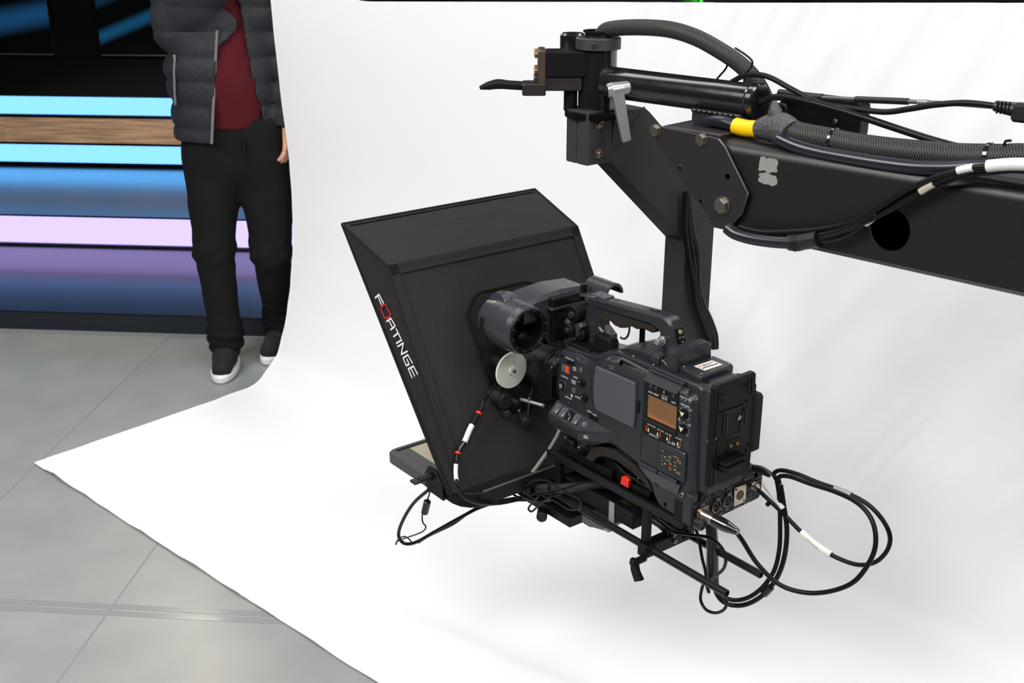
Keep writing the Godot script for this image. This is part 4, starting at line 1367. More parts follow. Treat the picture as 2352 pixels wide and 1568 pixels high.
func stroke(parent: Node, p: Array, w: float, m: Material) -> void:  # flat printed stroke along points, in the plane of the side panel
	var g := Geo.new()
	var nn := Vector3(0.0479, 0.0291, 0.9984)
	var closed: bool = p[0].distance_to(p[-1]) < 0.0005
	for i in p.size() - 1:
		var d: Vector3 = (p[i + 1] - p[i]).normalized()
		var s := d.cross(nn).normalized() * w
		g.quad(p[i] - s, p[i + 1] - s, p[i + 1] + s, p[i] + s, nn)
	for i in p.size():
		for k in 10:
			var t0 := TAU * k / 10
			var t1 := TAU * (k + 1) / 10
			var u := nn.cross(Vector3.UP).normalized()
			var v := nn.cross(u)
			g.tri(p[i], p[i] + (u * cos(t0) + v * sin(t0)) * w, p[i] + (u * cos(t1) + v * sin(t1)) * w, nn, nn, nn)
	part(parent, "letter", g, m)

func video_camera() -> void:
	var g: Geo
	var o := thing("video_camera", "dark blue-grey shoulder video camera with an amber side display", "camera", RIG)
	var Z := 0.065
	# --- body
	g = Geo.new()
	g.prism([[-0.467, 0.345], [-0.417, 0.347], [-0.398, 0.3445], [-0.382, 0.345], [-0.367, 0.350], [-0.345, 0.362], [-0.322, 0.374], [-0.295, 0.378], [-0.22, 0.3725], [-0.128, 0.372], [-0.103, 0.368], [-0.095, 0.356], [-0.088, 0.170], [-0.088, 0.112], [-0.095, 0.1085], [-0.132, 0.109], [-0.164, 0.1105], [-0.176, 0.116], [-0.186, 0.127], [-0.197, 0.149], [-0.209, 0.1655], [-0.227, 0.175], [-0.261, 0.182], [-0.303, 0.189], [-0.331, 0.187], [-0.371, 0.176], [-0.388, 0.166], [-0.393, 0.150], [-0.405, 0.142], [-0.43, 0.140], [-0.451, 0.144], [-0.466, 0.160], [-0.472, 0.206], [-0.477, 0.268], [-0.476, 0.338]], -0.055, Z, 0.0075, 0.8)
	var body := cut(o, "body", g.mesh(), M.body, [[Vector3(-0.2894, 0.3705, 0.063), Vector3(0, 0.35, 0.94), 0.02, 0.0058], [Vector3(-0.1105, 0.3690, 0.063), Vector3(0, 0.35, 0.94), 0.02, 0.0058], [Vector3(-0.1526, 0.1245, 0.065), Vector3.BACK, 0.016, 0.005]])
	g = Geo.new()
	g.prism([[-0.466, 0.33], [-0.464, 0.351], [-0.40, 0.353], [-0.38, 0.356], [-0.36, 0.367], [-0.34, 0.378], [-0.312, 0.384], [-0.252, 0.3855], [-0.149, 0.384], [-0.10, 0.3845], [-0.088, 0.380], [-0.083, 0.37], [-0.083, 0.33]], -0.046, 0.052, 0.003, 0.8)
	part(body, "top_cover", g, M.body)
	# bright chamfer strip on the shoulder above the doors
	g = Geo.new()
	g.hull([Vector3(-0.322, 0.3665, Z + 0.001), Vector3(-0.222, 0.3605, Z + 0.001), Vector3(-0.222, 0.3725, 0.0585), Vector3(-0.322, 0.3775, 0.0585), Vector3(-0.322, 0.362, 0.05), Vector3(-0.222, 0.356, 0.05)], [[0, 1, 2, 3], [0, 1, 5, 4], [2, 3, 4, 5], [1, 2, 5], [0, 3, 4]])
	cut(o, "shoulder_strip", g.mesh(), M.body, [[Vector3(-0.2894, 0.3705, 0.063), Vector3(0, 0.35, 0.94), 0.03, 0.0058]])
	g = Geo.new()
	g.hull([Vector3(-0.466, 0.337, Z + 0.001), Vector3(-0.421, 0.339, Z + 0.001), Vector3(-0.421, 0.3475, 0.0585), Vector3(-0.466, 0.3455, 0.0585), Vector3(-0.466, 0.33, 0.05), Vector3(-0.421, 0.33, 0.05)], [[0, 1, 2, 3], [0, 1, 5, 4], [2, 3, 4, 5], [1, 2, 5], [0, 3, 4]])
	g.hull([Vector3(-0.419, 0.336, Z + 0.001), Vector3(-0.385, 0.336, Z + 0.001), Vector3(-0.381, 0.346, 0.0585), Vector3(-0.419, 0.3475, 0.0585), Vector3(-0.419, 0.33, 0.05), Vector3(-0.385, 0.33, 0.05)], [[0, 1, 2, 3], [0, 1, 5, 4], [2, 3, 4, 5], [1, 2, 5], [0, 3, 4]])
	part(body, "shoulder_strip", g, M.body)
	# cooling fins on top
	for k in 9:
		g = Geo.new()
		var z := 0.034 - k * 0.0085
		var rise := 0.022 * (1.0 - 0.25 * absf(k - 5.0) / 5.0)
		g.prism([[-0.335, 0.378], [-0.30, 0.384 + rise * 0.55], [-0.27, 0.384 + rise * 0.9], [-0.245, 0.384 + rise], [-0.22, 0.384 + rise * 0.95], [-0.20, 0.384 + rise * 0.7], [-0.188, 0.382]], z - 0.0032, z + 0.0032, 0.0014, 0.8)
		part(body, "cooling_fin", g, M.body)
	# seams between the body's shells
	for sm in [[[-0.3925, 0.262], [-0.386, 0.245], [-0.375, 0.232], [-0.352, 0.214], [-0.33, 0.205], [-0.29, 0.196], [-0.262, 0.187], [-0.24, 0.177], [-0.2265, 0.166]], [[-0.2245, 0.25], [-0.224, 0.188]], [[-0.2225, 0.3735], [-0.2225, 0.2535], [-0.216, 0.249]], [[-0.359, 0.333], [-0.37, 0.325], [-0.37, 0.275], [-0.359, 0.262]]]:
		g = Geo.new()
		var sp := []
		for q in sm:
			sp.append(Vector3(q[0], q[1], Z - 0.0002))
		g.tube(sp, 0.0007, 5, 3)
		part(body, "seam", g, M.darkest)
	# --- LCD door
	g = Geo.new()
	g.prism([[-0.353, 0.346], [-0.2425, 0.3465], [-0.2405, 0.325], [-0.2405, 0.275], [-0.243, 0.253], [-0.347, 0.2535], [-0.3545, 0.262], [-0.3575, 0.28], [-0.358, 0.318]], Z - 0.002, Z + 0.006, 0.0015)
	var door := part(o, "monitor_door", g, M.door)
	g = Geo.new()
	g.bb(-0.2385, -0.2315, 0.286, 0.312, Z - 0.001, Z + 0.0025, 0.001)
	part(door, "door_latch", g, M.dark)
	for y in [0.3575, 0.3525]:
		g = Geo.new()
		g.bb(-0.3195, -0.3065, y - 0.0014, y + 0.0014, Z - 0.001, Z + 0.0015, 0.0005)
		part(body, "speaker_slot", g, M.brass)
	# --- display module
	g = Geo.new()
	g.prism([[-0.2195, 0.362], [-0.1325, 0.362], [-0.1305, 0.2565], [-0.155, 0.252], [-0.221, 0.2525]], Z - 0.001, Z + 0.0016, 0.0006, 2.0)
	var pan := part(o, "display_panel", g, M.panel)
	g = Geo.new()
	g.hull([Vector3(-0.2195, 0.361, Z + 0.007), Vector3(-0.1335, 0.361, Z + 0.007), Vector3(-0.1315, 0.3745, 0.0575), Vector3(-0.2195, 0.3745, 0.0575), Vector3(-0.2195, 0.361, 0.05), Vector3(-0.1335, 0.361, 0.05)], [[0, 1, 2, 3], [0, 1, 5, 4], [2, 3, 4, 5], [1, 2, 5], [0, 3, 4]])
	part(pan, "hinged_lid", g, M.body)
	g = Geo.new()
	g.cyl(Vector3(-0.218, 0.3785, 0.057), Vector3(-0.128, 0.3785, 0.057), 0.0032, 0.0006, 12)
	part(pan, "hinge", g, M.body)
	g = Geo.new()
	g.quad(Vector3(-0.2085, 0.2895, Z + 0.0021), Vector3(-0.134, 0.2895, Z + 0.0021), Vector3(-0.134, 0.3345, Z + 0.0021), Vector3(-0.2085, 0.3345, Z + 0.0021), Vector3.BACK)
	part(pan, "lcd_display", g, M.lcd, "lit amber liquid crystal display")
	g = Geo.new()
	for k in 5:
		g.bb(-0.2, -0.15 + 0.002 * k, 0.3295 - k * 0.0075, 0.3298 - k * 0.0075, Z + 0.0022, Z + 0.0023, 0.0)
	part(pan, "display_print", g, M.lcd_dark)
	g = Geo.new()
	g.bb(-0.2205, -0.1335, 0.2805, 0.2845, Z + 0.001, Z + 0.0035, 0.0008)
	part(pan, "window_ledge", g, M.grip)
	for b in [[-0.2018, 0.3528], [-0.1892, 0.3526], [-0.1442, 0.3525]]:
		g = Geo.new()
		g.lathe([[0, 0], [0.0046, 0], [0.0046, 0.002], [0.0036, 0.0028], [0, 0.0024]], Vector3(b[0], b[1], Z + 0.001), Vector3.BACK, 16)
		part(pan, "button", g, M.body)
	g = Geo.new()
	g.bb(-0.1735, -0.1615, 0.3495, 0.3575, Z + 0.001, Z + 0.0024, 0.0004)
	part(pan, "slide_switch", g, M.darkest)
	g = Geo.new()
	g.bb(-0.1682, -0.1668, 0.3505, 0.3565, Z + 0.002, Z + 0.004, 0.0002)
	part(pan, "switch_tip", g, M.print)
	for t in [["HOLD", -0.2033, 0.3405, 0.0036, 0.0115], ["RESET", -0.1884, 0.3405, 0.0036, 0.0125], ["CTL TC UB", -0.1668, 0.3445, 0.003, 0.014], ["DISPLAY", -0.1669, 0.3395, 0.0036, 0.0145], ["LIGHT", -0.1434, 0.3402, 0.0036, 0.0105], ["CH1/2 ST CH3/4", -0.197, 0.2745, 0.0026, 0.022], ["CH1/3  CH2/4", -0.1725, 0.2735, 0.0026, 0.018], ["AUTO  MAN", -0.1525, 0.2725, 0.0026, 0.016], ["AUTO  MAN", -0.1265, 0.2735, 0.0026, 0.016], ["MONITOR SELECT", -0.1895, 0.2562, 0.003, 0.025], ["CH1", -0.150, 0.2568, 0.0034, 0.007], ["AUDIO", -0.1385, 0.2605, 0.0026, 0.009], ["SELECT", -0.1385, 0.2572, 0.0026, 0.010], ["CH2", -0.1258, 0.2568, 0.0034, 0.007]]:
		lettering(pan, t[0], Vector3(t[1], t[2], Z + 0.0019), Vector3.RIGHT, Vector3.UP, t[3], M.print, t[4])
	for s in [[-0.2035, -1.0], [-0.1791, 1.0], [-0.1539, 1.0], [-0.127, 1.0]]:
		g = Geo.new()
		g.bb(s[0] - 0.0045, s[0] + 0.0045, 0.2595, 0.2695, Z + 0.001, Z + 0.0022, 0.0003)
		part(pan, "slide_switch", g, M.darkest)
		g = Geo.new()
		g.prism([[s[0] - 0.0022, 0.2605], [s[0] + 0.0022, 0.2605], [s[0], 0.2685]], Z + 0.002, Z + 0.0036, 0.0003, 2.0)
		part(pan, "switch_tip", g, M.cream)
		g = Geo.new()
		g.bb(s[0] + s[1] * 0.0048, s[0] + s[1] * 0.0066, 0.259, 0.270, Z + 0.0016, Z + 0.0026, 0.0003)
		part(pan, "orange_mark", g, M.orange)
	# --- audio level knobs
	for k in [[0.3265, "CH1", 0.339], [0.2963, "CH2", 0.309]]:
		g = Geo.new()
		g.lathe([[0, 0], [0.0088, 0], [0.0084, 0.006], [0.0072, 0.0068], [0, 0.0064]], Vector3(-0.1165, k[0], Z), Vector3.BACK, 24)
		var kn := part(o, "level_knob", g, M.darkest)
		g = Geo.new()
		g.prism([[-0.1222, k[0] + 0.0048], [-0.1112, k[0] + 0.0048], [-0.1172, k[0] - 0.0042]], Z + 0.0062, Z + 0.0074, 0.0003, 2.0)
		part(kn, "pointer", g, M.cream)
		g = Geo.new()
		for i in 11:
			var a := deg_to_rad(225 - i * 27)
			g.lathe([[0, 0], [0.0008 if i % 5 else 0.0012, 0], [0, 0.0003]], Vector3(-0.1165 + 0.0128 * cos(a), k[0] + 0.0128 * sin(a), Z + 0.0002), Vector3.BACK, 8)
		part(kn, "dial_marks", g, M.print)
		lettering(body, k[1], Vector3(-0.1032, k[2], Z + 0.0003), Vector3.RIGHT, Vector3.UP, 0.0036, M.print, 0.0075)
	for t in [["ACCESS", -0.1255, 0.3575, 0.0026, 0.0095], ["USB", -0.1163, 0.3575, 0.0026, 0.0055], ["WARNING", -0.1062, 0.3575, 0.0026, 0.0105], ["AUDIO LEVEL", -0.1165, 0.3435, 0.0034, 0.022], ["FRONT", -0.1302, 0.3135, 0.0024, 0.008], ["AUDIO", -0.1302, 0.3100, 0.0024, 0.008], ["SYNCHRO SCAN", -0.438, 0.3345, 0.0034, 0.024], ["MODE", -0.4214, 0.3205, 0.0034, 0.011], ["CHECK", -0.4214, 0.3155, 0.0034, 0.011], ["F AUDIO LEVEL", -0.4515, 0.2905, 0.0032, 0.022], ["ALARM", -0.4182, 0.3005, 0.0034, 0.012], ["MARKER", -0.4232, 0.2905, 0.0034, 0.0135], ["SELECT", -0.4232, 0.286, 0.0034, 0.0125], ["USER MAIN", -0.4384, 0.2485, 0.0034, 0.02], ["MONITOR", -0.4095, 0.2592, 0.0034, 0.0165], ["USER1", -0.3738, 0.2408, 0.0034, 0.0125], ["USER2", -0.3580, 0.2388, 0.0034, 0.0125]]:
		lettering(body, t[0], Vector3(t[1], t[2], Z + 0.0003), Vector3.RIGHT, Vector3.UP, t[3], M.print, t[4])
	for x in [-0.1255, -0.1163, -0.1062]:
		g = Geo.new()
		g.prism([[x - 0.0013, 0.3538], [x + 0.0013, 0.3538], [x, 0.3515]], Z, Z + 0.0003, 0.0, 2.0)
		part(body, "indicator_mark", g, M.print)
	g = Geo.new()
	g.prism([[-0.4312, 0.2565], [-0.4285, 0.2610], [-0.4258, 0.2565], [-0.4285, 0.2520]], Z, Z + 0.0004, 0.0, 2.0)
	part(body, "diamond_mark", g, M.print)
	# --- front controls
	for k in [[-0.3965, 0.296, 0.0085], [-0.3875, 0.267, 0.0085]]:
		g = Geo.new()
		g.lathe([[0, 0], [k[2], 0], [k[2], 0.001], [k[2] * 0.86, 0.006], [k[2] * 0.7, 0.0065], [0, 0.006]], Vector3(k[0], k[1], Z), Vector3.BACK, 24)
		var kn := part(o, "volume_knob", g, M.dark)
		g = Geo.new()
		g.lathe([[0, 0], [0.0012, 0], [0, 0.0005]], Vector3(k[0] - 0.0035, k[1] + 0.002, Z + 0.0063), Vector3.BACK, 10)
		part(kn, "knob_dot", g, M.print)
	for k in [[-0.4595, 0.3345, 0.0035, "dark"], [-0.4015, 0.3215, 0.006, "body_light"], [-0.4218, 0.2700, 0.0065, "body_light"], [-0.438, 0.2355, 0.0055, "body"]]:
		g = Geo.new()
		g.lathe([[0, 0], [k[2], 0], [k[2], 0.0015], [k[2] * 0.75, 0.0025], [0, 0.0018]], Vector3(k[0], k[1], Z), Vector3.BACK, 20)
		part(o, "button", g, M[k[3]])
	g = Geo.new()
	g.lathe([[0, 0], [0.0125, 0], [0.0115, 0.003], [0.008, 0.0045], [0.0078, 0.003], [0.0, 0.003]], Vector3(-0.4565, 0.2705, Z - 0.001), Vector3.BACK, 28)
	var jog := part(o, "menu_dial", g, M.body)
	g = Geo.new()
	g.lathe([[0, 0], [0.0064, 0], [0.006, 0.004], [0.0, 0.0045]], Vector3(-0.4565, 0.2705, Z + 0.0018), Vector3.BACK, 24)
	part(jog, "dial_cap", g, M.darkest)
	g = Geo.new()
	g.lathe([[0.0036, 0.0], [0.0044, 0.0], [0.0044, 0.0005], [0.0036, 0.0005]], Vector3(-0.4565, 0.2705, Z + 0.0062), Vector3.BACK, 24)
	g.lathe([[0, 0], [0.0011, 0], [0.0, 0.0006]], Vector3(-0.4565, 0.2705, Z + 0.0062), Vector3.BACK, 12)
	part(jog, "dial_print", g, M.print)
	g = Geo.new()  # orange level scale
	g.bb(-0.4492, -0.4455, 0.3015, 0.3165, Z, Z + 0.0003, 0.0)
	for k in 5:
		g.bb(-0.4455, -0.4375, 0.3015 + k * 0.0034, 0.3032 + k * 0.0034, Z, Z + 0.0003, 0.0)
	part(body, "level_scale", g, M.orange)
	g = Geo.new()
	for k in 5:
		g.bb(-0.4580, -0.4505, 0.3020 + k * 0.0034, 0.3026 + k * 0.0034, Z, Z + 0.0003, 0.0)
	g.bb(-0.4595, -0.4585, 0.3015, 0.3165, Z, Z + 0.0003, 0.0)
	part(body, "level_scale_lines", g, M.grey_print)
	for q in [[-0.445, -0.43, 0.322, 0.331], [-0.429, -0.422, 0.322, 0.331], [-0.374, -0.3615, 0.2265, 0.2365], [-0.360, -0.3475, 0.2265, 0.2365]]:
		g = Geo.new()
		g.bb(q[0], q[1], q[2], q[3], Z, Z + 0.0008, 0.0004)
		part(body, "flat_button", g, M.dark)
	# --- switch box at the front bottom
	var A := [Vector3(-0.474, 0.232, 0.064), Vector3(-0.474, 0.2085, 0.088), Vector3(-0.474, 0.2, 0.090), Vector3(-0.472, 0.185, 0.088), Vector3(-0.468, 0.165, 0.064)]
	var B := [Vector3(-0.385, 0.2265, 0.064), Vector3(-0.383, 0.2005, 0.086), Vector3(-0.383, 0.194, 0.088), Vector3(-0.383, 0.181, 0.086), Vector3(-0.386, 0.16, 0.064)]
	var tip := Vector3(-0.300, 0.2215, 0.064)
	var low := Vector3(-0.318, 0.192, 0.064)
	g = Geo.new()
	g.hull(A + B + [tip, low], [[0, 1, 6, 5], [1, 2, 7, 6], [2, 3, 8, 7], [3, 4, 9, 8], [0, 1, 2, 3, 4], [5, 6, 10], [6, 7, 10], [7, 8, 11, 10], [8, 9, 11]])
	var box := part(o, "switch_box", g, M.body)
	var su: Vector3 = (A[0] - A[1]).normalized()
	var sn := Vector3.RIGHT.cross(su)
	if sn.y < 0.0:
		sn = -sn
	for k in 4:
		var c: Vector3 = A[0].lerp(A[1], 0.52) + Vector3(0.0135 + k * 0.0195, -0.0012 * k, -0.0004 * k)
		g = Geo.new()
		g.X = Transform3D(Basis(Vector3.RIGHT, su, Vector3.RIGHT.cross(su)), c)
		g.box(Vector3.ZERO, Vector3(0.0165, 0.022, 0.0012), 0.0004)
		var pl := part(box, "switch_plate", g, M.body_light if k != 2 else M.panel)
		g = Geo.new()
		g.tube([c + sn * 0.0, c + sn * 0.006 + su * 0.003], [0.0022, 0.0015], 10, 1)
		part(pl, "toggle", g, M.chrome)
		lettering(pl, ["HIGH", "BARS", "AUTO", "PRST"][k], c + Vector3(0.004, 0, 0) - su * 0.006 + sn * 0.0008, su, Vector3.LEFT, 0.003, M.print, 0.008)
	g = Geo.new()
	g.lathe([[0, 0], [0.007, 0], [0.0065, 0.002], [0.004, 0.0012], [0, 0.001]], Vector3(-0.3755, 0.2135, 0.0742), Vector3(0.05, 0.68, 0.73), 20)
	part(box, "memo_button", g, M.body_light)
	lettering(box, "TEXT", Vector3(-0.362, 0.196, 0.0835), Vector3(0.93, 0.05, -0.36), Vector3.UP, 0.0032, M.print, 0.010)
	lettering(box, "MEMO", Vector3(-0.362, 0.192, 0.0832), Vector3(0.93, 0.05, -0.36), Vector3.UP, 0.0032, M.print, 0.011)
	lettering(box, "POWER", Vector3(-0.452, 0.176, 0.0795), Vector3.RIGHT, Vector3(0, 0.65, 0.75), 0.003, M.print, 0.015)
	lettering(body, "OFF", Vector3(-0.444, 0.156, Z + 0.0005), Vector3.RIGHT, Vector3.UP, 0.003, M.print, 0.007)
	lettering(body, "ON", Vector3(-0.4025, 0.150, Z + 0.0005), Vector3.RIGHT, Vector3.UP, 0.003, M.print, 0.006)
	g = Geo.new()
	g.bb(-0.437, -0.408, 0.145, 0.163, 0.06, 0.078, 0.004)
	part(box, "power_switch", g, M.dark)
	# --- shoulder pad inside the arch
	g = Geo.new()
	g.prism([[-0.392, 0.128], [-0.372, 0.16], [-0.345, 0.172], [-0.305, 0.176], [-0.265, 0.17], [-0.232, 0.162], [-0.213, 0.152], [-0.199, 0.13], [-0.225, 0.142], [-0.262, 0.152], [-0.30, 0.157], [-0.335, 0.153], [-0.358, 0.142], [-0.37, 0.126]], -0.05, 0.058, 0.002)
	part(o, "shoulder_pad", g, M.grip)
	# --- audio window and lower doors
	g = Geo.new()
	g.prism([[-0.216, 0.247], [-0.1765, 0.248], [-0.1755, 0.188], [-0.222, 0.186], [-0.2225, 0.20]], Z - 0.001, Z + 0.0025, 0.001, 2.0)
	part(o, "card_door", g, M.body)
	g = Geo.new()
	g.prism(rounded(-0.174, -0.104, 0.1915, 0.2525, 0.005), Z - 0.001, Z + 0.006, 0.0022)
	var aw := part(o, "audio_window", g, M.body)
	g = Geo.new()
	g.bb(-0.168, -0.111, 0.199, 0.2405, Z + 0.0055, Z + 0.0066, 0.0003)
	part(aw, "window_pane", g, M.dark_glass)
	for t in [["TCG", -0.160, 0.2375, 0.0028, 0.006], ["AUDIO IN", -0.126, 0.2375, 0.0026, 0.015], ["FRONT", -0.141, 0.2325, 0.0022, 0.008], ["W.L.", -0.141, 0.2285, 0.0022, 0.006], ["CH1", -0.127, 0.2265, 0.003, 0.007], ["CH3", -0.127, 0.219, 0.003, 0.007], ["OUTPUT SEL", -0.146, 0.2225, 0.0024, 0.013], ["MIX", -0.1145, 0.2335, 0.0022, 0.005], ["REAR", -0.1145, 0.2295, 0.0022, 0.006], ["CAM", -0.139, 0.2115, 0.0022, 0.006], ["OFF", -0.139, 0.2075, 0.0022, 0.006], ["F", -0.161, 0.2275, 0.0022, 0.002], ["R", -0.161, 0.2235, 0.0022, 0.002], ["ON", -0.1605, 0.2175, 0.0022, 0.004], ["OFF", -0.160, 0.2095, 0.0022, 0.005], ["MIC", -0.1145, 0.2105, 0.0022, 0.005], ["LINE", -0.1145, 0.2065, 0.0022, 0.006]]:
		lettering(aw, t[0], Vector3(t[1], t[2], Z + 0.0068), Vector3.RIGHT, Vector3.UP, t[3], M.grey_print, t[4])
	for p in [[-0.1205, 0.2325], [-0.1385, 0.2185], [-0.1205, 0.208]]:
		g = Geo.new()
		g.prism([[p[0] - 0.0032, p[1]], [p[0] + 0.002, p[1] + 0.0022], [p[0] + 0.002, p[1] - 0.0022]], Z + 0.0064, Z + 0.0072, 0.0002, 2.0)
		part(aw, "orange_switch", g, M.orange)
	g = Geo.new()
	for p in [[-0.153, 0.2275], [-0.153, 0.2135], [-0.1265, 0.2115]]:
		g.bb(p[0] - 0.002, p[0] + 0.002, p[1] - 0.0006, p[1] + 0.0006, Z + 0.0064, Z + 0.007, 0.0)
	part(aw, "switch_marks", g, M.print)
	g = Geo.new()
	g.hull([Vector3(-0.2215, 0.1835, Z + 0.008), Vector3(-0.1105, 0.185, Z + 0.008), Vector3(-0.1225, 0.1595, Z + 0.001), Vector3(-0.186, 0.157, Z + 0.001), Vector3(-0.2025, 0.163, Z + 0.001), Vector3(-0.2215, 0.1835, Z - 0.004), Vector3(-0.1105, 0.185, Z - 0.004)], [[0, 1, 2, 3, 4], [0, 1, 6, 5], [1, 2, 6], [0, 4, 5]])
	part(o, "lower_lip", g, M.body)
	for x in [[-0.2225, -0.1725], [-0.170, -0.121]]:
		g = Geo.new()
		g.cyl(Vector3(x[0], 0.1875, Z + 0.005), Vector3(x[1], 0.1875, Z + 0.005), 0.0036, 0.0008, 12)
		part(o, "door_hinge", g, M.body)
	g = Geo.new()
	g.bb(-0.1845, -0.1735, 0.154, 0.159, Z, Z + 0.003, 0.0006)
	part(o, "latch", g, M.body)
	cap_screw(o, Vector3(-0.1075, 0.1665, Z + 0.001), Vector3.BACK, 0.0055, M.steel)
	g = Geo.new()
	g.prism([[-0.108, 0.108], [-0.108, 0.16], [-0.10, 0.172], [-0.083, 0.172], [-0.083, 0.108]], 0.05, 0.0675, 0.003)
	part(o, "rear_corner", g, M.body)
	# --- rear: battery plate, side box and socket panel
	g = Geo.new()
	g.bb(-0.10, -0.066, 0.172, 0.386, -0.054, 0.05, 0.006)
	part(o, "rear_block", g, M.body)
	g = Geo.new()
	g.X = ZY
	g.prism([[0.049, 0.3965], [-0.050, 0.399], [-0.0545, 0.394], [-0.060, 0.27], [-0.057, 0.2], [-0.052, 0.194], [0.047, 0.194], [0.052, 0.2], [0.053, 0.391]], -0.07, -0.057, 0.0015, 2.0)
	g.X = Transform3D()
	var bp := part(o, "battery_plate", g, M.plate)
	var PX := -0.0568
	g = Geo.new()  # V shaped wedge recess and rails
	g.X = ZY
	g.prism([[0.0255, 0.3415], [-0.0265, 0.3405], [-0.032, 0.3345], [-0.033, 0.304], [-0.0275, 0.298], [-0.024, 0.289], [0.023, 0.29], [0.0285, 0.297], [0.0288, 0.338]], PX - 0.001, PX + 0.0012, 0.0006, 2.0)
	part(bp, "wedge_plate", g, M.plate)
	for r in [[[0.0255, 0.3415], [-0.0265, 0.3405]], [[-0.0258, 0.338], [-0.0161, 0.2954]], [[-0.0318, 0.3337], [-0.0322, 0.302]], [[0.019, 0.333], [0.0175, 0.297]], [[0.021, 0.289], [-0.024, 0.288]], [[0.012, 0.286], [-0.02, 0.2855]]]:
		g = Geo.new()
		g.tube([Vector3(PX + 0.0016, r[0][1], r[0][0]), Vector3(PX + 0.0016, r[1][1], r[1][0])], 0.0013, 8, 1)
		part(bp, "wedge_rail", g, M.gloss_paint)
	g = Geo.new()
	g.lathe([[0, 0], [0.0048, 0], [0.0048, 0.002], [0.003, 0.003], [0, 0.003]], Vector3(PX + 0.001, 0.3195, -0.0136), Vector3.RIGHT, 16)
	part(bp, "lock_pin", g, M.nickel)
	g = Geo.new()
	g.X = ZY
	g.prism([[0.0154, 0.279], [-0.02, 0.2805], [-0.0245, 0.277], [-0.028, 0.249], [0.0116, 0.251]], PX - 0.001, PX + 0.0008, 0.0003, 2.0)
	part(bp, "contact_block", g, M.plate)
	for p in [[0.0034, 0.2669], [-0.0142, 0.2669]]:
		g = Geo.new()
		g.lathe([[0, 0], [0.0034, 0], [0.003, 0.002], [0.0012, 0.002], [0.001, 0.0005], [0, 0.0005]], Vector3(PX + 0.0008, p[1], p[0]), Vector3.RIGHT, 14)
		part(bp, "contact_pin", g, M.gold)
	for p in [[0.036, 0.3781], [-0.0247, 0.3809], [0.0325, 0.3645], [-0.0328, 0.345], [0.0363, 0.3443], [0.0442, 0.2928], [0.0344, 0.2879], [-0.0465, 0.2543], [0.03, 0.252], [-0.042, 0.243]]:
		cap_screw(bp, Vector3(PX, p[1], p[0]), Vector3.RIGHT, 0.0022, M.steel_grey if p[0] > 0.04 else M.dark)
	for r in [[[0.044, 0.386], [0.046, 0.30], [0.040, 0.285], [0.043, 0.2]], [[-0.044, 0.39], [-0.0445, 0.36], [-0.04, 0.358], [-0.034, 0.362], [-0.033, 0.388]]]:
		g = Geo.new()
		var rr := []
		for q in r:
			rr.append(Vector3(PX + 0.0003, q[1], q[0]))
		g.tube(rr, 0.0011, 6, 1)
		part(bp, "moulded_edge", g, M.plate)
	g = Geo.new()
	g.hull([Vector3(-0.069, 0.2878, 0.0545), Vector3(-0.0563, 0.2800, 0.0425), Vector3(-0.0563, 0.2786, 0.0425), Vector3(-0.069, 0.2862, 0.0545), Vector3(-0.0575, 0.28, 0.043), Vector3(-0.07, 0.2878, 0.0535)], [[0, 1, 2, 3], [0, 1, 4, 5], [2, 3, 5, 4]])
	part(bp, "orange_line", g, M.orange)
	g = Geo.new()
	g.bb(-0.059, -0.040, 0.2375, 0.2455, -0.026, 0.034, 0.0015)
	g.bb(-0.059, -0.036, 0.226, 0.236, -0.022, 0.034, 0.0015)
	part(bp, "release_bar", g, M.dark)
	g = Geo.new()
	g.bb(-0.16, -0.052, 0.2355, 0.352, -0.078, -0.054, 0.005)
	g.bb(-0.16, -0.062, 0.35, 0.372, -0.066, -0.054, 0.003)
	part(o, "side_box", g, M.grip)
	# socket panel
	g = Geo.new()
	g.X = ZY
	g.prism([[0.066, 0.149], [0.061, 0.153], [0.051, 0.157], [0.047, 0.172], [-0.10, 0.1795], [-0.117, 0.176], [-0.1255, 0.163], [-0.1255, 0.119], [-0.119, 0.1085], [-0.02, 0.1055], [0.066, 0.107]], -0.13, -0.079, 0.002, 2.0)
	g.X = Transform3D()
	var io := part(o, "socket_panel", g, M.plate)
	g = Geo.new()
	g.hull([Vector3(-0.12, 0.196, 0.048), Vector3(-0.12, 0.196, -0.105), Vector3(-0.081, 0.178, -0.10), Vector3(-0.081, 0.171, 0.046), Vector3(-0.12, 0.15, 0.048), Vector3(-0.12, 0.15, -0.105)], [[0, 1, 2, 3], [0, 1, 5, 4], [4, 5, 2, 3], [1, 2, 5], [0, 3, 4]])
	part(io, "panel_slope", g, M.plate)
	var X := -0.0785
	for s in [[0.0313, 0.160, 0.0062], [-0.0877, 0.1235, 0.0072]]:
		g = Geo.new()
		g.lathe([[0.0, 0.0], [s[2], 0.0], [s[2], 0.001], [s[2] * 0.8, 0.001], [s[2] * 0.8, -0.003], [0.0, -0.003]], Vector3(X, s[1], s[0]), Vector3.RIGHT, 22)
		var so := part(io, "small_socket", g, M.steel_grey)
		g = Geo.new()
		g.cyl(Vector3(X - 0.002, s[1], s[0]), Vector3(X + 0.0004, s[1], s[0]), s[2] * 0.78)
		part(so, "socket_core", g, M.darkest)
		g = Geo.new()
		for k in 5:
			var a := TAU * k / 5
			g.cyl(Vector3(X, s[1] + sin(a) * s[2] * 0.45, s[0] + cos(a) * s[2] * 0.45), Vector3(X + 0.0012, s[1] + sin(a) * s[2] * 0.45, s[0] + cos(a) * s[2] * 0.45), 0.0006, 0, 8)
		part(so, "pin", g, M.nickel)
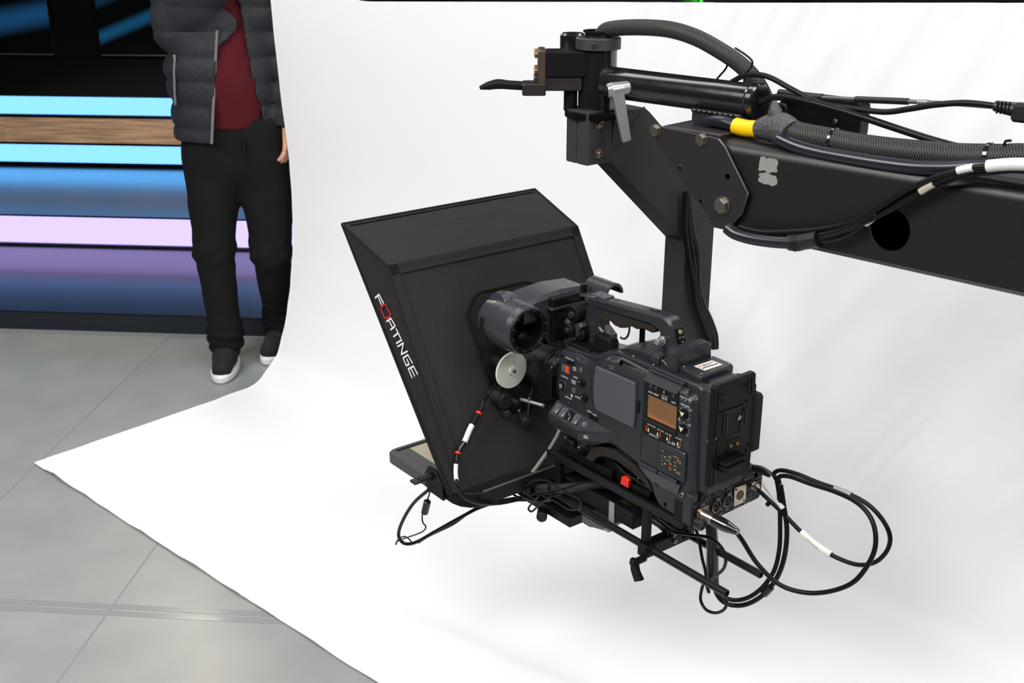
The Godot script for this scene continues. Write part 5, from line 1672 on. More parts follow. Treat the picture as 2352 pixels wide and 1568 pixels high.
	for s in [[0.0053, 0.1335], [-0.0255, 0.135]]:
		g = Geo.new()
		g.lathe([[0.0, 0.0], [0.0125, 0.0], [0.0125, 0.0018], [0.0108, 0.0025], [0.0102, 0.0], [0.0, 0.0]], Vector3(X, s[1], s[0]), Vector3.RIGHT, 30)
		var so := part(io, "microphone_socket", g, M.steel)
		g = Geo.new()
		g.cyl(Vector3(X - 0.002, s[1], s[0]), Vector3(X + 0.001, s[1], s[0]), 0.0102)
		part(so, "socket_core", g, M.darkest)
		for k in 3:
			g = Geo.new()
			var a := TAU * (k + 0.75) / 3
			g.lathe([[0.0022, 0.0], [0.0022, 0.0005], [0.0013, 0.0005], [0.0013, 0.0]], Vector3(X + 0.001, s[1] + sin(a) * 0.0055, s[0] + cos(a) * 0.0055), Vector3.RIGHT, 10)
			part(so, "pin_hole", g, M.steel_grey)
		g = Geo.new()
		g.bb(X, X + 0.003, s[1] + 0.0115, s[1] + 0.0175, s[0] - 0.0075, s[0] + 0.0035, 0.0008)
		part(so, "release_tab", g, M.steel_grey)
		cap_screw(io, Vector3(X, s[1] - 0.0105, s[0] - 0.0125), Vector3.RIGHT, 0.0022, M.steel)
	# nickel plates: five pin socket and the power socket
	g = Geo.new()
	g.X = ZY
	g.prism([[-0.0415, 0.1570], [-0.0755, 0.1560], [-0.0775, 0.1165], [-0.0435, 0.1165]], X, X + 0.002, 0.0005, 2.0)
	g.X = Transform3D()
	var np_ := part(io, "nickel_plate", g, M.nickel)
	g = Geo.new()
	g.lathe([[0.0, 0.0], [0.0098, 0.0], [0.0098, 0.0006], [0.0088, 0.0008], [0.0085, -0.006], [0.0, -0.006]], Vector3(X + 0.0021, 0.1365, -0.0592), Vector3.RIGHT, 30)
	part(np_, "socket_well", g, M.brass_dark)
	for k in 5:
		g = Geo.new()
		var a := deg_to_rad(200 + k * 35)
		g.cyl(Vector3(X - 0.002, 0.1365 + sin(a) * 0.0055, -0.0592 + cos(a) * 0.0055), Vector3(X + 0.0032, 0.1365 + sin(a) * 0.0055, -0.0592 + cos(a) * 0.0055), 0.0008, 0.0, 8)
		part(np_, "pin", g, M.gold)
	for p in [[-0.0465, 0.1525], [-0.073, 0.1205]]:
		cap_screw(np_, Vector3(X + 0.002, p[1], p[0]), Vector3.RIGHT, 0.0022, M.steel)
	g = Geo.new()
	g.bb(X, X + 0.002, 0.1165, 0.1445, 0.028, 0.058, 0.0006)
	np_ = part(io, "nickel_plate", g, M.nickel)
	cap_screw(np_, Vector3(X + 0.002, 0.140, 0.0325), Vector3.RIGHT, 0.0022, M.steel)
	g = Geo.new()
	g.lathe([[0, 0], [0.0125, 0], [0.0125, 0.012], [0.011, 0.014], [0.0085, 0.014], [0.008, 0.012], [0, 0.012]], Vector3(X, 0.1165, 0.0545), Vector3.RIGHT, 26)
	part(io, "rubber_cap", g, M.rubber)
	g = Geo.new()
	g.lathe([[0.0, 0.0], [0.0085, 0.0], [0.0085, 0.006], [0.0072, 0.009], [0.0072, 0.013], [0.005, 0.016], [0.0, 0.016]], Vector3(X, 0.1475, -0.0935), Vector3.RIGHT, 24)
	part(io, "video_socket", g, M.nickel)
	g = Geo.new()
	g.bb(X, X + 0.0015, 0.138, 0.158, -0.119, -0.105, 0.0006)
	part(io, "card_port", g, M.darkest)
	g = Geo.new()
	g.bb(X, X + 0.002, 0.157, 0.158, -0.119, -0.1, 0.0)
	g.bb(X, X + 0.002, 0.150, 0.151, -0.119, -0.106, 0.0)
	part(io, "port_frame", g, M.steel)
	g = Geo.new()
	g.bb(X, X + 0.004, 0.160, 0.170, -0.117, -0.103, 0.001)
	part(io, "rubber_flap", g, M.dark)
	for t in [["MIC", 0.0005, 0.168, 0.0026, 0.007], ["LINE", 0.009, 0.1645, 0.0024, 0.008], ["+48V", -0.009, 0.1655, 0.0024, 0.009], ["MIC", -0.0305, 0.170, 0.0026, 0.007], ["LINE", -0.022, 0.1665, 0.0024, 0.008], ["+48V", -0.0395, 0.168, 0.0024, 0.009], ["VIDEO OUT", -0.076, 0.165, 0.0026, 0.018], ["DC OUT", 0.043, 0.151, 0.0026, 0.011], ["DC IN 12V", 0.042, 0.1477, 0.0024, 0.013], ["CH1", 0.010, 0.1175, 0.003, 0.007], ["AUDIO IN", -0.006, 0.1125, 0.0026, 0.016], ["CH2", -0.0255, 0.117, 0.003, 0.007], ["AUDIO OUT", -0.053, 0.1115, 0.0028, 0.018], ["REMOTE", -0.083, 0.1125, 0.0026, 0.014], ["DVCPRO", -0.100, 0.172, 0.0024, 0.013]]:
		lettering(io, t[0], Vector3(X + 0.0008, t[2], t[1]), Vector3(0, 0.0, -1), Vector3.UP, t[3], M.grey_print, t[4])
	for r in [[-0.004, 0.159, 0.009, 0.158], [-0.034, 0.162, -0.021, 0.1605]]:
		g = Geo.new()
		g.tube([Vector3(X + 0.0006, r[1], r[0]), Vector3(X + 0.0006, r[1] - 0.0025, r[2]), Vector3(X + 0.0006, r[3] - 0.006, r[2])], 0.0004, 6, 1)
		part(io, "guide_line", g, M.grey_print)
	# --- top: receiver with sticker, rear lump
	g = Geo.new()
	g.X = XZ
	g.prism([[-0.165, 0.034], [-0.115, 0.041], [-0.105, 0.036], [-0.109, -0.05], [-0.116, -0.056], [-0.166, -0.058]], 0.38, 0.3965, 0.003, 2.0)
	g.X = Transform3D()
	var rc := part(o, "receiver_box", g, M.body)
	g = Geo.new()
	g.bb(-0.149, -0.122, 0.3963, 0.3969, -0.036, 0.012, 0.0)
	part(rc, "sticker", g, M.white_label)
	lettering(rc, "F", Vector3(-0.140, 0.3971, 0.0065), Vector3.FORWARD, Vector3.LEFT, 0.0085, M.darkest)
	lettering(rc, "O", Vector3(-0.140, 0.3971, -0.0005), Vector3.FORWARD, Vector3.LEFT, 0.0085, M.red_print)
	lettering(rc, "KUS", Vector3(-0.140, 0.3971, -0.012), Vector3.FORWARD, Vector3.LEFT, 0.0085, M.darkest, 0.015)
	g = Geo.new()
	for k in 9:
		g.bb(-0.143, -0.1405, 0.3968, 0.3972, -0.0215 - k * 0.0013, -0.0207 - k * 0.0013, 0.0)
	part(rc, "small_red_print", g, M.red_print)
	g = Geo.new()
	for k in 20:
		g.bb(-0.133, -0.1295, 0.3968, 0.3972, 0.0075 - k * 0.0021, 0.0088 - k * 0.0021, 0.0)
	part(rc, "small_print", g, M.darkest)
	for p in [[-0.113, 0.03], [-0.115, -0.046], [-0.158, 0.028]]:
		cap_screw(rc, Vector3(p[0], 0.396, p[1]), Vector3.UP, 0.0028, M.steel)
	g = Geo.new()
	g.X = ZY
	g.prism([[0.044, 0.38], [0.044, 0.421], [0.040, 0.428], [-0.044, 0.427], [-0.050, 0.421], [-0.054, 0.38]], -0.192, -0.163, 0.004, 2.0)
	g.X = Transform3D()
	part(o, "accessory_mount", g, M.body)
	g = Geo.new()
	g.bb(-0.232, -0.21, 0.385, 0.402, 0.018, 0.042, 0.002)
	part(o, "mount_latch", g, M.body)
	for p in [[-0.273, 0.046], [-0.218, 0.047], [-0.21, 0.033]]:
		cap_screw(o, Vector3(p[0], 0.3855, p[1]), Vector3.UP, 0.0028, M.steel)
	g = Geo.new()
	for k in 3:
		g.bb(-0.105 + k * 0.005, -0.103 + k * 0.005, 0.3842, 0.3852, 0.022, 0.034, 0.0)
	part(o, "vent_slot", g, M.darkest)
	handle(o)
	viewfinder(o)
	lens(o)


func handle(o: Node3D) -> void:
	var g := Geo.new()
	g.prism([[-0.432, 0.4545], [-0.42, 0.459], [-0.40, 0.460], [-0.235, 0.4725], [-0.218, 0.4695], [-0.206, 0.459], [-0.196, 0.428], [-0.180, 0.39], [-0.228, 0.39], [-0.2325, 0.425], [-0.243, 0.441], [-0.262, 0.445], [-0.42, 0.435], [-0.432, 0.437]], -0.0165, 0.0165, 0.005, 0.8)
	var h := part(o, "handle", g, M.body)
	g = Geo.new()
	g.prism([[-0.412, 0.438], [-0.262, 0.446], [-0.247, 0.442], [-0.256, 0.431], [-0.285, 0.433], [-0.298, 0.4265], [-0.315, 0.428], [-0.328, 0.421], [-0.345, 0.416], [-0.362, 0.4165], [-0.374, 0.422], [-0.408, 0.419]], -0.0145, 0.0145, 0.006, 0.8)
	part(h, "rubber_grip", g, M.grip)
	g = Geo.new()
	g.prism([[-0.44, 0.4555], [-0.412, 0.457], [-0.408, 0.40], [-0.385, 0.385], [-0.385, 0.35], [-0.455, 0.352], [-0.455, 0.40]], -0.018, 0.014, 0.003, 2.0)
	part(h, "front_post", g, M.body)
	g = Geo.new()
	g.bb(-0.435, -0.395, 0.4595, 0.4635, -0.014, 0.012, 0.001)
	var bores := []
	for p in [[-0.428, 0.006], [-0.418, 0.0], [-0.41, 0.007], [-0.409, -0.008], [-0.426, -0.008]]:
		bores.append([Vector3(p[0], 0.4635, p[1]), Vector3.UP, 0.006, 0.002])
	cut(h, "shoe_plate", g.mesh(), M.body_light, bores)
	g = Geo.new()
	g.lathe([[0.0065, 0.0], [0.0065, 0.0012], [0.0045, 0.0012], [0.004, 0.0002], [0, 0.0002]], Vector3(-0.378, 0.4615, -0.003), Vector3(-0.07, 1, 0), 18)
	part(h, "bushing", g, M.body_light)
	g = Geo.new()
	g.X = Transform3D(Basis(Vector3.BACK, 0.075), Vector3(-0.268, 0.4702, -0.002))
	g.box(Vector3.ZERO, Vector3(0.022, 0.0012, 0.013), 0.0004)
	part(h, "tally_switch", g, M.dark)
	g = Geo.new()
	g.X = Transform3D(Basis(Vector3.BACK, 0.075), Vector3(-0.268, 0.471, -0.002))
	g.box(Vector3.ZERO, Vector3(0.007, 0.0014, 0.005), 0.0004)
	part(h, "switch_tip", g, M.body_light)
	# rear face of the post: tally lamp and switch
	var n := Vector3(0.95, 0.31, 0)
	var rot := Transform3D(Basis(Vector3(0, 0, -1), Vector3(-0.31, 0.95, 0), n), Vector3.ZERO)
	g = Geo.new()
	g.X = Transform3D(rot.basis, Vector3(-0.1945, 0.426, 0.0))
	g.box(Vector3.ZERO, Vector3(0.021, 0.058, 0.0016), 0.0006)
	var bk := part(h, "rear_plate", g, M.dark)
	g = Geo.new()
	g.lathe([[0, 0], [0.0048, 0], [0.0042, 0.0016], [0, 0.002]], Vector3(-0.2, 0.4465, 0.0) + n * 0.0008, n, 18)
	part(bk, "tally_lens", g, M.tally)
	lettering(bk, "OFF  ON", Vector3(-0.1962, 0.4365, 0.0) + n * 0.001, Vector3.FORWARD, Vector3(-0.31, 0.95, 0), 0.003, M.grey_print, 0.013)
	g = Geo.new()
	g.X = Transform3D(rot.basis, Vector3(-0.1938, 0.4285, 0.0))
	g.box(Vector3.ZERO, Vector3(0.013, 0.008, 0.003), 0.0008)
	part(bk, "slide_switch", g, M.darkest)
	g = Geo.new()
	g.lathe([[0, 0], [0.0013, 0], [0, 0.002]], Vector3(-0.193, 0.4285, 0.0) + n * 0.0014, n, 10)
	part(bk, "switch_tip", g, M.print)
	g = Geo.new()
	g.cyl(Vector3(-0.2265, 0.4255, 0.0165), Vector3(-0.2265, 0.4255, 0.022), 0.0095, 0.001)
	g.cyl(Vector3(-0.2265, 0.4255, 0.022), Vector3(-0.2265, 0.4255, 0.0265), 0.0072, 0.0006)
	g.cyl(Vector3(-0.2265, 0.4255, 0.0265), Vector3(-0.2265, 0.4255, 0.034), 0.0062, 0.0008)
	part(h, "strap_screw", g, M.chrome)
	g = Geo.new()
	g.prism([[-0.405, 0.352], [-0.405, 0.386], [-0.398, 0.392], [-0.358, 0.392], [-0.352, 0.385], [-0.352, 0.352]], 0.008, 0.034, 0.004)
	part(h, "foot_block", g, M.dark)
	# black strap loop and steel ring behind the grip
	g = Geo.new()
	g.bb(-0.331, -0.319, 0.376, 0.425, -0.03, -0.022, 0.002)
	part(h, "strap", g, M.dark)
	g = Geo.new()
	var ring := []
	for k in 17:
		var a := -PI * 0.6 + PI * 1.25 * k / 16.0
		ring.append(Vector3(-0.385 + 0.019 * cos(a), 0.398 + 0.026 * sin(a), -0.03))
	g.tube(ring, 0.0022, 8, 2)
	part(h, "steel_ring", g, M.steel)


func viewfinder(o: Node3D) -> void:
	var c := Vector3(-0.50, 0.390, 0.124)
	var g := Geo.new()  # eyecup ring and tube, open to the rear
	g.lathe([[0.052, -0.075], [0.0535, -0.05], [0.052, -0.012], [0.0495, 0.0], [0.0465, 0.003], [0.0385, 0.003]], c, Vector3.RIGHT, 44)
	var eye := part(o, "eyepiece", g, M.worn)
	g = Geo.new()
	g.lathe([[0.0392, 0.004], [0.0375, -0.004], [0.0365, -0.06], [0.0, -0.06]], c, Vector3.RIGHT, 40)
	part(eye, "eye_tube", g, M.eye_tube)
	g = Geo.new()
	g.lathe([[0.0475, 0.0025], [0.0455, 0.006], [0.0405, 0.006], [0.0385, 0.002]], c, Vector3.RIGHT, 44)
	part(eye, "eyecup_ring", g, M.dark)
	g = Geo.new()
	for k in 12:
		var a := TAU * k / 12.0 + 0.3
		g.lathe([[0, 0], [0.0018, 0], [0, 0.0008]], c + Vector3(0.006, 0.042 * sin(a), 0.042 * cos(a)), Vector3.RIGHT, 8)
	part(eye, "rivets", g, M.steel_grey)
	g = Geo.new()
	g.lathe([[0.0, -0.058], [0.0345, -0.058], [0.034, -0.056], [0, -0.052]], c, Vector3.RIGHT, 36)
	part(eye, "eyepiece_lens", g, M.lens_glass)
	g = Geo.new()
	g.lathe([[0.0, -0.118], [0.036, -0.118], [0.045, -0.108], [0.050, -0.085], [0.0515, -0.075]], c, Vector3.RIGHT, 36)
	part(eye, "barrel", g, M.worn)
	for k in 4:
		g = Geo.new()
		g.tube([c + Vector3(-0.055 - k * 0.009, 0.05, -0.018), c + Vector3(-0.055 - k * 0.009, 0.0525, 0.012)], 0.0018, 6)
		part(eye, "barrel_rib", g, M.worn)
	g = Geo.new()
	g.X = Transform3D(Basis(Vector3.RIGHT, 0.0), Vector3.ZERO)
	g.bb(-0.597, -0.573, 0.352, 0.405, 0.168, 0.1745, 0.003)
	part(eye, "side_label", g, M.panel)
	# housing that runs across the lens to the mount
	g = Geo.new()
	g.X = ZY
	g.prism([[0.115, 0.395], [0.115, 0.437], [0.09, 0.446], [0.02, 0.452], [-0.045, 0.447], [-0.052, 0.43], [-0.052, 0.40], [0.02, 0.388]], -0.595, -0.515, 0.008, 0.8)
	g.X = Transform3D()
	var hs := part(o, "viewfinder_housing", g, M.worn)
	g = Geo.new()
	g.lathe([[0, 0], [0.03, 0], [0.033, 0.01], [0.033, 0.03], [0.028, 0.042], [0, 0.042]], Vector3(-0.578, 0.415, 0.104), Vector3(0, 0.25, 1), 28)
	part(hs, "housing_ring", g, M.worn)
	g = Geo.new()
	g.bb(-0.522, -0.5, 0.425, 0.443, -0.02, 0.058, 0.002)
	part(hs, "housing_plate", g, M.dark)
	g = Geo.new()
	g.bb(-0.525, -0.498, 0.418, 0.424, -0.06, 0.062, 0.001)
	part(hs, "slide_rail", g, M.worn)
	g = Geo.new()
	g.bb(-0.515, -0.505, 0.345, 0.42, -0.05, 0.055, 0.002)
	part(hs, "rail_bracket", g, M.dark)
	# clamp knobs and rods between viewfinder and handle
	var knobs := [[-0.475, 0.4105, 0.028, 0.019, 0.03], [-0.468, 0.383, 0.045, 0.013, 0.022], [-0.452, 0.376, 0.03, 0.016, 0.03]]
	for k in knobs:
		g = Geo.new()
		var p := []
		for i in 48:
			var rr: float = k[3] * (1.0 if i % 2 == 0 else 0.95)
			p.append([k[0] + rr * cos(TAU * i / 48), k[1] + rr * sin(TAU * i / 48)])
		g.prism(p, k[2] - k[4], k[2], 0.002, 2.0)
		var kn := part(o, "clamp_knob", g, M.dark)
		g = Geo.new()
		g.lathe([[0, 0], [k[3] * 0.42, 0], [k[3] * 0.36, 0.005], [0, 0.0055]], Vector3(k[0], k[1], k[2]), Vector3.BACK, 20)
		part(kn, "knob_cap", g, M.knob_cap)
	g = Geo.new()
	g.prism([[-0.485, 0.372], [-0.462, 0.392], [-0.445, 0.402], [-0.438, 0.395], [-0.452, 0.378], [-0.47, 0.362]], 0.018, 0.034, 0.002)
	part(o, "clamp_arm", g, M.worn)
	g = Geo.new()
	g.cyl(Vector3(-0.50, 0.388, 0.02), Vector3(-0.46, 0.388, 0.02), 0.007, 0.001)
	part(o, "clamp_rod", g, M.steel_grey)
	g = Geo.new()
	g.bb(-0.47, -0.405, 0.348, 0.358, -0.04, 0.045, 0.003)
	part(o, "front_base", g, M.dark)
	# microphone cradle beyond the handle
	g = Geo.new()
	g.X = ZY
	var u := []
	for k in 17:
		var a := PI * k / 16.0
		u.append([-0.066 + 0.025 * cos(a), 0.44 + 0.025 * sin(a)])
	for k in 17:
		var a := PI - PI * k / 16.0
		u.append([-0.066 + 0.019 * cos(a), 0.44 + 0.019 * sin(a)])
	g.prism(u, -0.52, -0.45, 0.001, 0.8)
	g.X = Transform3D()
	var mc := part(o, "microphone_holder", g, M.worn)
	g = Geo.new()
	g.bb(-0.525, -0.465, 0.436, 0.441, -0.044, -0.012, 0.001)
	part(mc, "holder_wing", g, M.worn)
	g = Geo.new()
	g.cyl(Vector3(-0.503, 0.44, -0.027), Vector3(-0.503, 0.459, -0.027), 0.007, 0.001)
	part(mc, "holder_screw", g, M.dark)


func lens(o: Node3D) -> void:
	var g := Geo.new()
	var at := Vector3(-0.472, 0.250, 0.0)
	g.lathe([[0, 0], [0.040, 0], [0.044, 0.004], [0.044, 0.018], [0.047, 0.020], [0.047, 0.034], [0.0445, 0.036], [0.0445, 0.044], [0.048, 0.046], [0.049, 0.062], [0.046, 0.064], [0.046, 0.076], [0.05, 0.08], [0.051, 0.098], [0.047, 0.102], [0.047, 0.17], [0, 0.17]], at, Vector3.LEFT, 44)
	var l := part(o, "lens_barrel", g, M.rubber)
	for r in [[0.0245, 0.0472], [0.029, 0.0472], [0.055, 0.0488], [0.088, 0.0507]]:
		g = Geo.new()
		g.lathe([[r[1], -0.0006], [r[1] + 0.0006, -0.0004], [r[1] + 0.0006, 0.0004], [r[1], 0.0006]], at + Vector3(-r[0], 0, 0), Vector3.LEFT, 44)
		part(l, "ring_mark", g, M.brown_plate)
	g = Geo.new()
	for k in 70:
		var a := TAU * k / 70
		g.box(at + Vector3(-0.09, 0.0508 * sin(a), 0.0508 * cos(a)), Vector3(0.016, 0.0012, 0.0012), 0.0)
	part(l, "focus_teeth", g, M.dark)
	for k in 6:
		g = Geo.new()
		var a := 0.25 + k * 0.22
		g.box(at + Vector3(-0.054, 0.0485 * sin(a), 0.0485 * cos(a)), Vector3(0.0016, 0.004, 0.004), 0.0)
		part(l, "scale_mark", g, M.print)
	g = Geo.new()
	g.prism([[-0.545, 0.275], [-0.50, 0.275], [-0.50, 0.225], [-0.545, 0.225]], 0.04, 0.064, 0.006)
	part(l, "zoom_drive", g, M.dark)
	# --- focus motor with the white gear wheel
	var f := thing("focus_motor", "white plastic gear wheel on a black focus motor beside the lens", "motor", RIG)
	var gc := Vector3(-0.600, 0.2630, 0.0870)
	g = Geo.new()
	var p := []
	for k in 240:
		var rr := 0.0405 if k % 2 == 0 else 0.0392
		p.append([gc.z + rr * cos(TAU * k / 240), gc.y + rr * sin(TAU * k / 240)])
	g.X = ZY
	g.prism(p, gc.x - 0.004, gc.x + 0.001, 0.0, 2.0)
	g.X = Transform3D()
	var w := part(f, "gear_wheel", g, M.white_plastic, "white plastic gear wheel")
	g = Geo.new()
	g.lathe([[0, 0], [0.0095, 0], [0.009, 0.006], [0, 0.006]], gc + Vector3(0.001, 0, 0), Vector3.RIGHT, 22)
	part(w, "gear_hub", g, M.white_plastic)
	cap_screw(w, gc + Vector3(0.007, 0, -0.001), Vector3.RIGHT, 0.004, M.steel)
	g = Geo.new()
	g.lathe([[0, 0], [0.0013, 0], [0, 0.0003]], gc + Vector3(0.0012, 0.018, -0.006), Vector3.RIGHT, 10)
	part(w, "pin_hole", g, M.darkest)
	g = Geo.new()
	g.cyl(gc + Vector3(-0.06, 0, 0), gc + Vector3(-0.004, 0, 0), 0.016, 0.002)
	part(f, "motor_body", g, M.dark)
	g = Geo.new()
	g.cyl(Vector3(-0.645, 0.196, 0.105), Vector3(-0.595, 0.196, 0.105), 0.018, 0.002)
	g.cyl(Vector3(-0.60, 0.1955, 0.088), Vector3(-0.578, 0.1955, 0.088), 0.006, 0.001)
	part(f, "motor_body", g, M.rubber)
	g = Geo.new()
	g.X = ZY
	g.prism([[0.028, 0.275], [0.022, 0.265], [0.022, 0.235], [0.048, 0.185], [0.06, 0.17], [0.085, 0.17], [0.11, 0.205], [0.1, 0.22], [0.06, 0.21], [0.035, 0.245]], -0.622, -0.605, 0.002)
	g.X = Transform3D()
	part(f, "bracket", g, M.dark)
	g = Geo.new()
	g.tube([Vector3(-0.60, 0.246, 0.041), Vector3(-0.595, 0.222, 0.030), Vector3(-0.585, 0.192, 0.05), Vector3(-0.575, 0.158, 0.062)], [0.0025, 0.0025, 0.0025, 0.0025], 4, 1)
	part(f, "bracket_edge", g, M.black_metal)
	g = Geo.new()
	g.cyl(Vector3(-0.605, 0.247, 0.041), Vector3(-0.592, 0.247, 0.041), 0.0075, 0.002)
	part(f, "lock_knob", g, M.rubber)
	g = Geo.new()
	g.cyl(Vector3(-0.62, 0.186, 0.062), Vector3(-0.548, 0.186, 0.040), 0.0042, 0.0005)
	part(f, "steel_rod", g, M.chrome, "shiny steel rod")
	for k in [[-0.605, 0.171, 0.098], [-0.58, 0.152, 0.066]]:
		g = Geo.new()
		g.cyl(Vector3(k[0] - 0.01, k[1], k[2]), Vector3(k[0] + 0.012, k[1] - 0.004, k[2] + 0.006), 0.0095, 0.0015)
		part(f, "thumb_screw", g, M.rubber)
	for k in [[-0.585, 0.1925, 0.052], [-0.585, 0.172, 0.079]]:
		cap_screw(f, Vector3(k[0], k[1], k[2]), Vector3.RIGHT, 0.004, M.steel)


func cables() -> void:
	var o: Node3D
	var g: Geo
	# cables at the rear of the camera
	o = cable("cable", "black video cable with a handwritten white label looping behind the camera", "bnc_cable", 0.0042, M.cable, RIG)
	var p := pts("bnc_cable")
	sleeve(o, "paper_label", p, 0.165, 0.255, 0.0065, M.white_label, "white paper label with handwriting")
	var a: Vector3 = p[3]
	var ax := (p[4] - p[2]).normalized() as Vector3
	g = Geo.new()
	var ink := []
	for k in 24:
		ink.append(a.lerp(p[4], 0.45) + ax * (k * 0.0013 - 0.016) + Vector3(0, 0, 1).cross(ax) * (0.0022 * sin(k * 1.9) * cos(k * 0.6)) + Vector3(0, 0, 0.0066))
	g.tube(ink, 0.0003, 4, 3)
	part(o, "handwriting", g, M.pen)
	g = Geo.new()
	g.tube([Vector3(-0.066, 0.1475, -0.0935), p[0]], [0.0052, 0.0045], 12, 1)
	part(o, "plug", g, M.nickel)
	g = Geo.new()
	g.X = Transform3D(Basis(Vector3.BACK, -0.55), Vector3(-0.030, 0.140, -0.094))
	g.box(Vector3(0.0, 0.006, 0.0), Vector3(0.062, 0.006, 0.009), 0.001)
	part(o, "cable_tag", g, M.white_label, "white plastic cable tag")
	g = Geo.new()
	g.ball(Vector3(-0.035, 0.124, -0.092), Vector3.ONE * 0.005, 10)
	part(o, "cable_tie", g, M.dark)
	sleeve(o, "tape_band", p, 0.685, 0.725, 0.0055, M.clear_tape)
	o = cable("cable", "black power cable with a large metal plug in the camera's socket panel", "power_cable", 0.0044, M.cable, RIG)
	g = Geo.new()
	var pd := Vector3(1.0, -0.08, -0.14).normalized()
	g.lathe([[0, 0], [0.0112, 0], [0.0112, 0.026], [0.0, 0.026]], Vector3(-0.078, 0.130, 0.043), pd, 26)
	part(o, "plug_shell", g, M.nickel, "nickel plated plug shell")
	g = Geo.new()
	g.lathe([[0, 0.026], [0.0122, 0.026], [0.0124, 0.040], [0.0122, 0.050], [0.0112, 0.058], [0.007, 0.076], [0.0056, 0.080], [0, 0.080]], Vector3(-0.078, 0.130, 0.043), pd, 26)
	part(o, "plug_boot", g, M.gloss_paint)
	g = Geo.new()
	for k in 12:
		var t := TAU * k / 12
		var b := Geo.axis(Vector3(-0.078, 0.130, 0.043) + pd * 0.034, pd)
		g.tube([b * Vector3(0.0122 * cos(t), -0.006, 0.0122 * sin(t)), b * Vector3(0.0122 * cos(t), 0.006, 0.0122 * sin(t))], 0.0007, 5, 1)
	part(o, "boot_ribs", g, M.rubber)
	cable("cable", "black cable hanging in a wide curve below the looped video cable", "drop_cable_a", 0.0044, M.cable, RIG)
	o = cable("cable", "outer black cable taped to its twin in the wide curve under the camera", "drop_cable_b", 0.0048, M.cable, RIG)
	p = pts("drop_cable_b")
	g = Geo.new()
	g.tube([p[8] + Vector3(-0.004, 0.01, 0), p[9] + Vector3(-0.004, 0, 0), p[10] + Vector3(-0.004, 0, 0), p[11] + Vector3(-0.004, 0, 0)], [0.008, 0.013, 0.012, 0.011], 12, 6)
	part(o, "tape_wrap", g, M.grey_tape_dark)
	sleeve(o, "tape_band", p, 0.39, 0.43, 0.0075, M.rubber)
	cable("cable", "thin black cable ending in a small loop below the rods", "tail_cable", 0.0032, M.cable, RIG)
	cable("cable", "thin black cable curving from the electronics box over the rods", "box_cable", 0.0034, M.cable, RIG)
	o = cable("elbow_hose", "short ribbed black hose at the corner of the socket panel", "elbow_hose", 0.0058, M.rubber, RIG)
	p = pts("elbow_hose")
	g = Geo.new()
	for k in 7:
		var f := 0.25 + k * 0.1
		var q: Vector3 = p[0].lerp(p[3], f)
		g.lathe([[0.0, -0.001], [0.007, -0.001], [0.007, 0.001], [0, 0.001]], q + Vector3(0, 0.001, 0), p[3] - p[0], 14)
	part(o, "rib", g, M.rubber)
	# cables at the prompter
	cable("cable", "black cable hanging in a big loop below the prompter monitor", "monitor_cable", 0.0042, M.cable, RIG)
	o = cable("cable", "thin black cable with a round ferrite bead below the prompter monitor", "ferrite_cable", 0.0018, M.cable, RIG)
	p = pts("ferrite")
	g = Geo.new()
	g.lathe([[0, 0], [0.006, 0], [0.0085, 0.002], [0.0085, p[0].distance_to(p[1]) - 0.002], [0.006, p[0].distance_to(p[1])], [0, p[0].distance_to(p[1])]], p[0], p[1] - p[0], 18)
	part(o, "ferrite_bead", g, M.rubber)
	g = Geo.new()
	g.tube(pts("ferrite_wrap"), 0.0018, 8, 6)
	part(o, "knot", g, M.cable)
	cable("cable", "second black cable twisted round the loop below the prompter", "second_cable", 0.0032, M.cable, RIG)
	o = cable("cable", "black motor cable with red rings and white labels beside the hood", "motor_cable", 0.0036, M.cable, RIG)
	p = pts("motor_cable")
	sleeve(o, "red_ring", p, 0.222, 0.238, 0.0068, M.red, "red rubber ring")
	sleeve(o, "black_plug", p, 0.24, 0.31, 0.0058, M.dark)
	sleeve(o, "white_sleeve", p, 0.31, 0.40, 0.006, M.white_label, "white plug sleeve")
	sleeve(o, "black_plug", p, 0.40, 0.475, 0.0052, M.gloss_paint)
	sleeve(o, "red_ring", p, 0.478, 0.492, 0.0062, M.red, "red rubber ring")
	sleeve(o, "white_label", p, 0.56, 0.655, 0.0046, M.white_label, "white paper label")
	cable("cable", "grey cable running down behind the camera's front", "grey_cable", 0.0042, M.grey_cable, RIG)
	for k in [["tangle_a", "round coil of thin black cable under the hood", 0.0024], ["tangle_b", "long coil of thin black cable tied under the bridge plate", 0.0024], ["tangle_c", "thin black cable running under the bridge plate", 0.0028], ["tangle_d", "small drooping loop of thin black cable under the hood", 0.0022], ["tangle_e", "upright loop of black cable where the grey cable ends", 0.0034]]:
		cable("cable", k[1], k[0], k[2], M.cable, RIG)
	cable("braided_loom", "short black braided cable loom under the bridge plate", "braid_low", 0.011, M.braid, RIG)
	o = thing("cable_tie", "black cable tie round the tangle under the bridge plate", "cable tie", RIG)
	p = pts("braid_low")
	g = Geo.new()
	g.lathe([[0.0125, -0.002], [0.0142, -0.002], [0.0142, 0.002], [0.0125, 0.002]], p[1], p[2] - p[0], 20)
	g.box(p[1] + Vector3(0, -0.022, 0.008), Vector3(0.006, 0.02, 0.005), 0.001)
	part(o, "band", g, M.dark)
	# cables down the drop arm
	for k in 4:
		cable("cable", ["black cable on the near side of the bundle down the drop arm", "black cable twisting through the bundle down the drop arm", "black cable along the left of the bundle down the drop arm", "black cable in the middle of the bundle down the drop arm"][k], "column_cable_%d" % k, 0.0062, M.cable, RIG, "cables down the drop arm")
	# cables on the boom
	o = cable("braided_hose", "thick braided black hose arching from the pan head over the crane", "braided_hose", 0.0145, M.braid, BOOM)
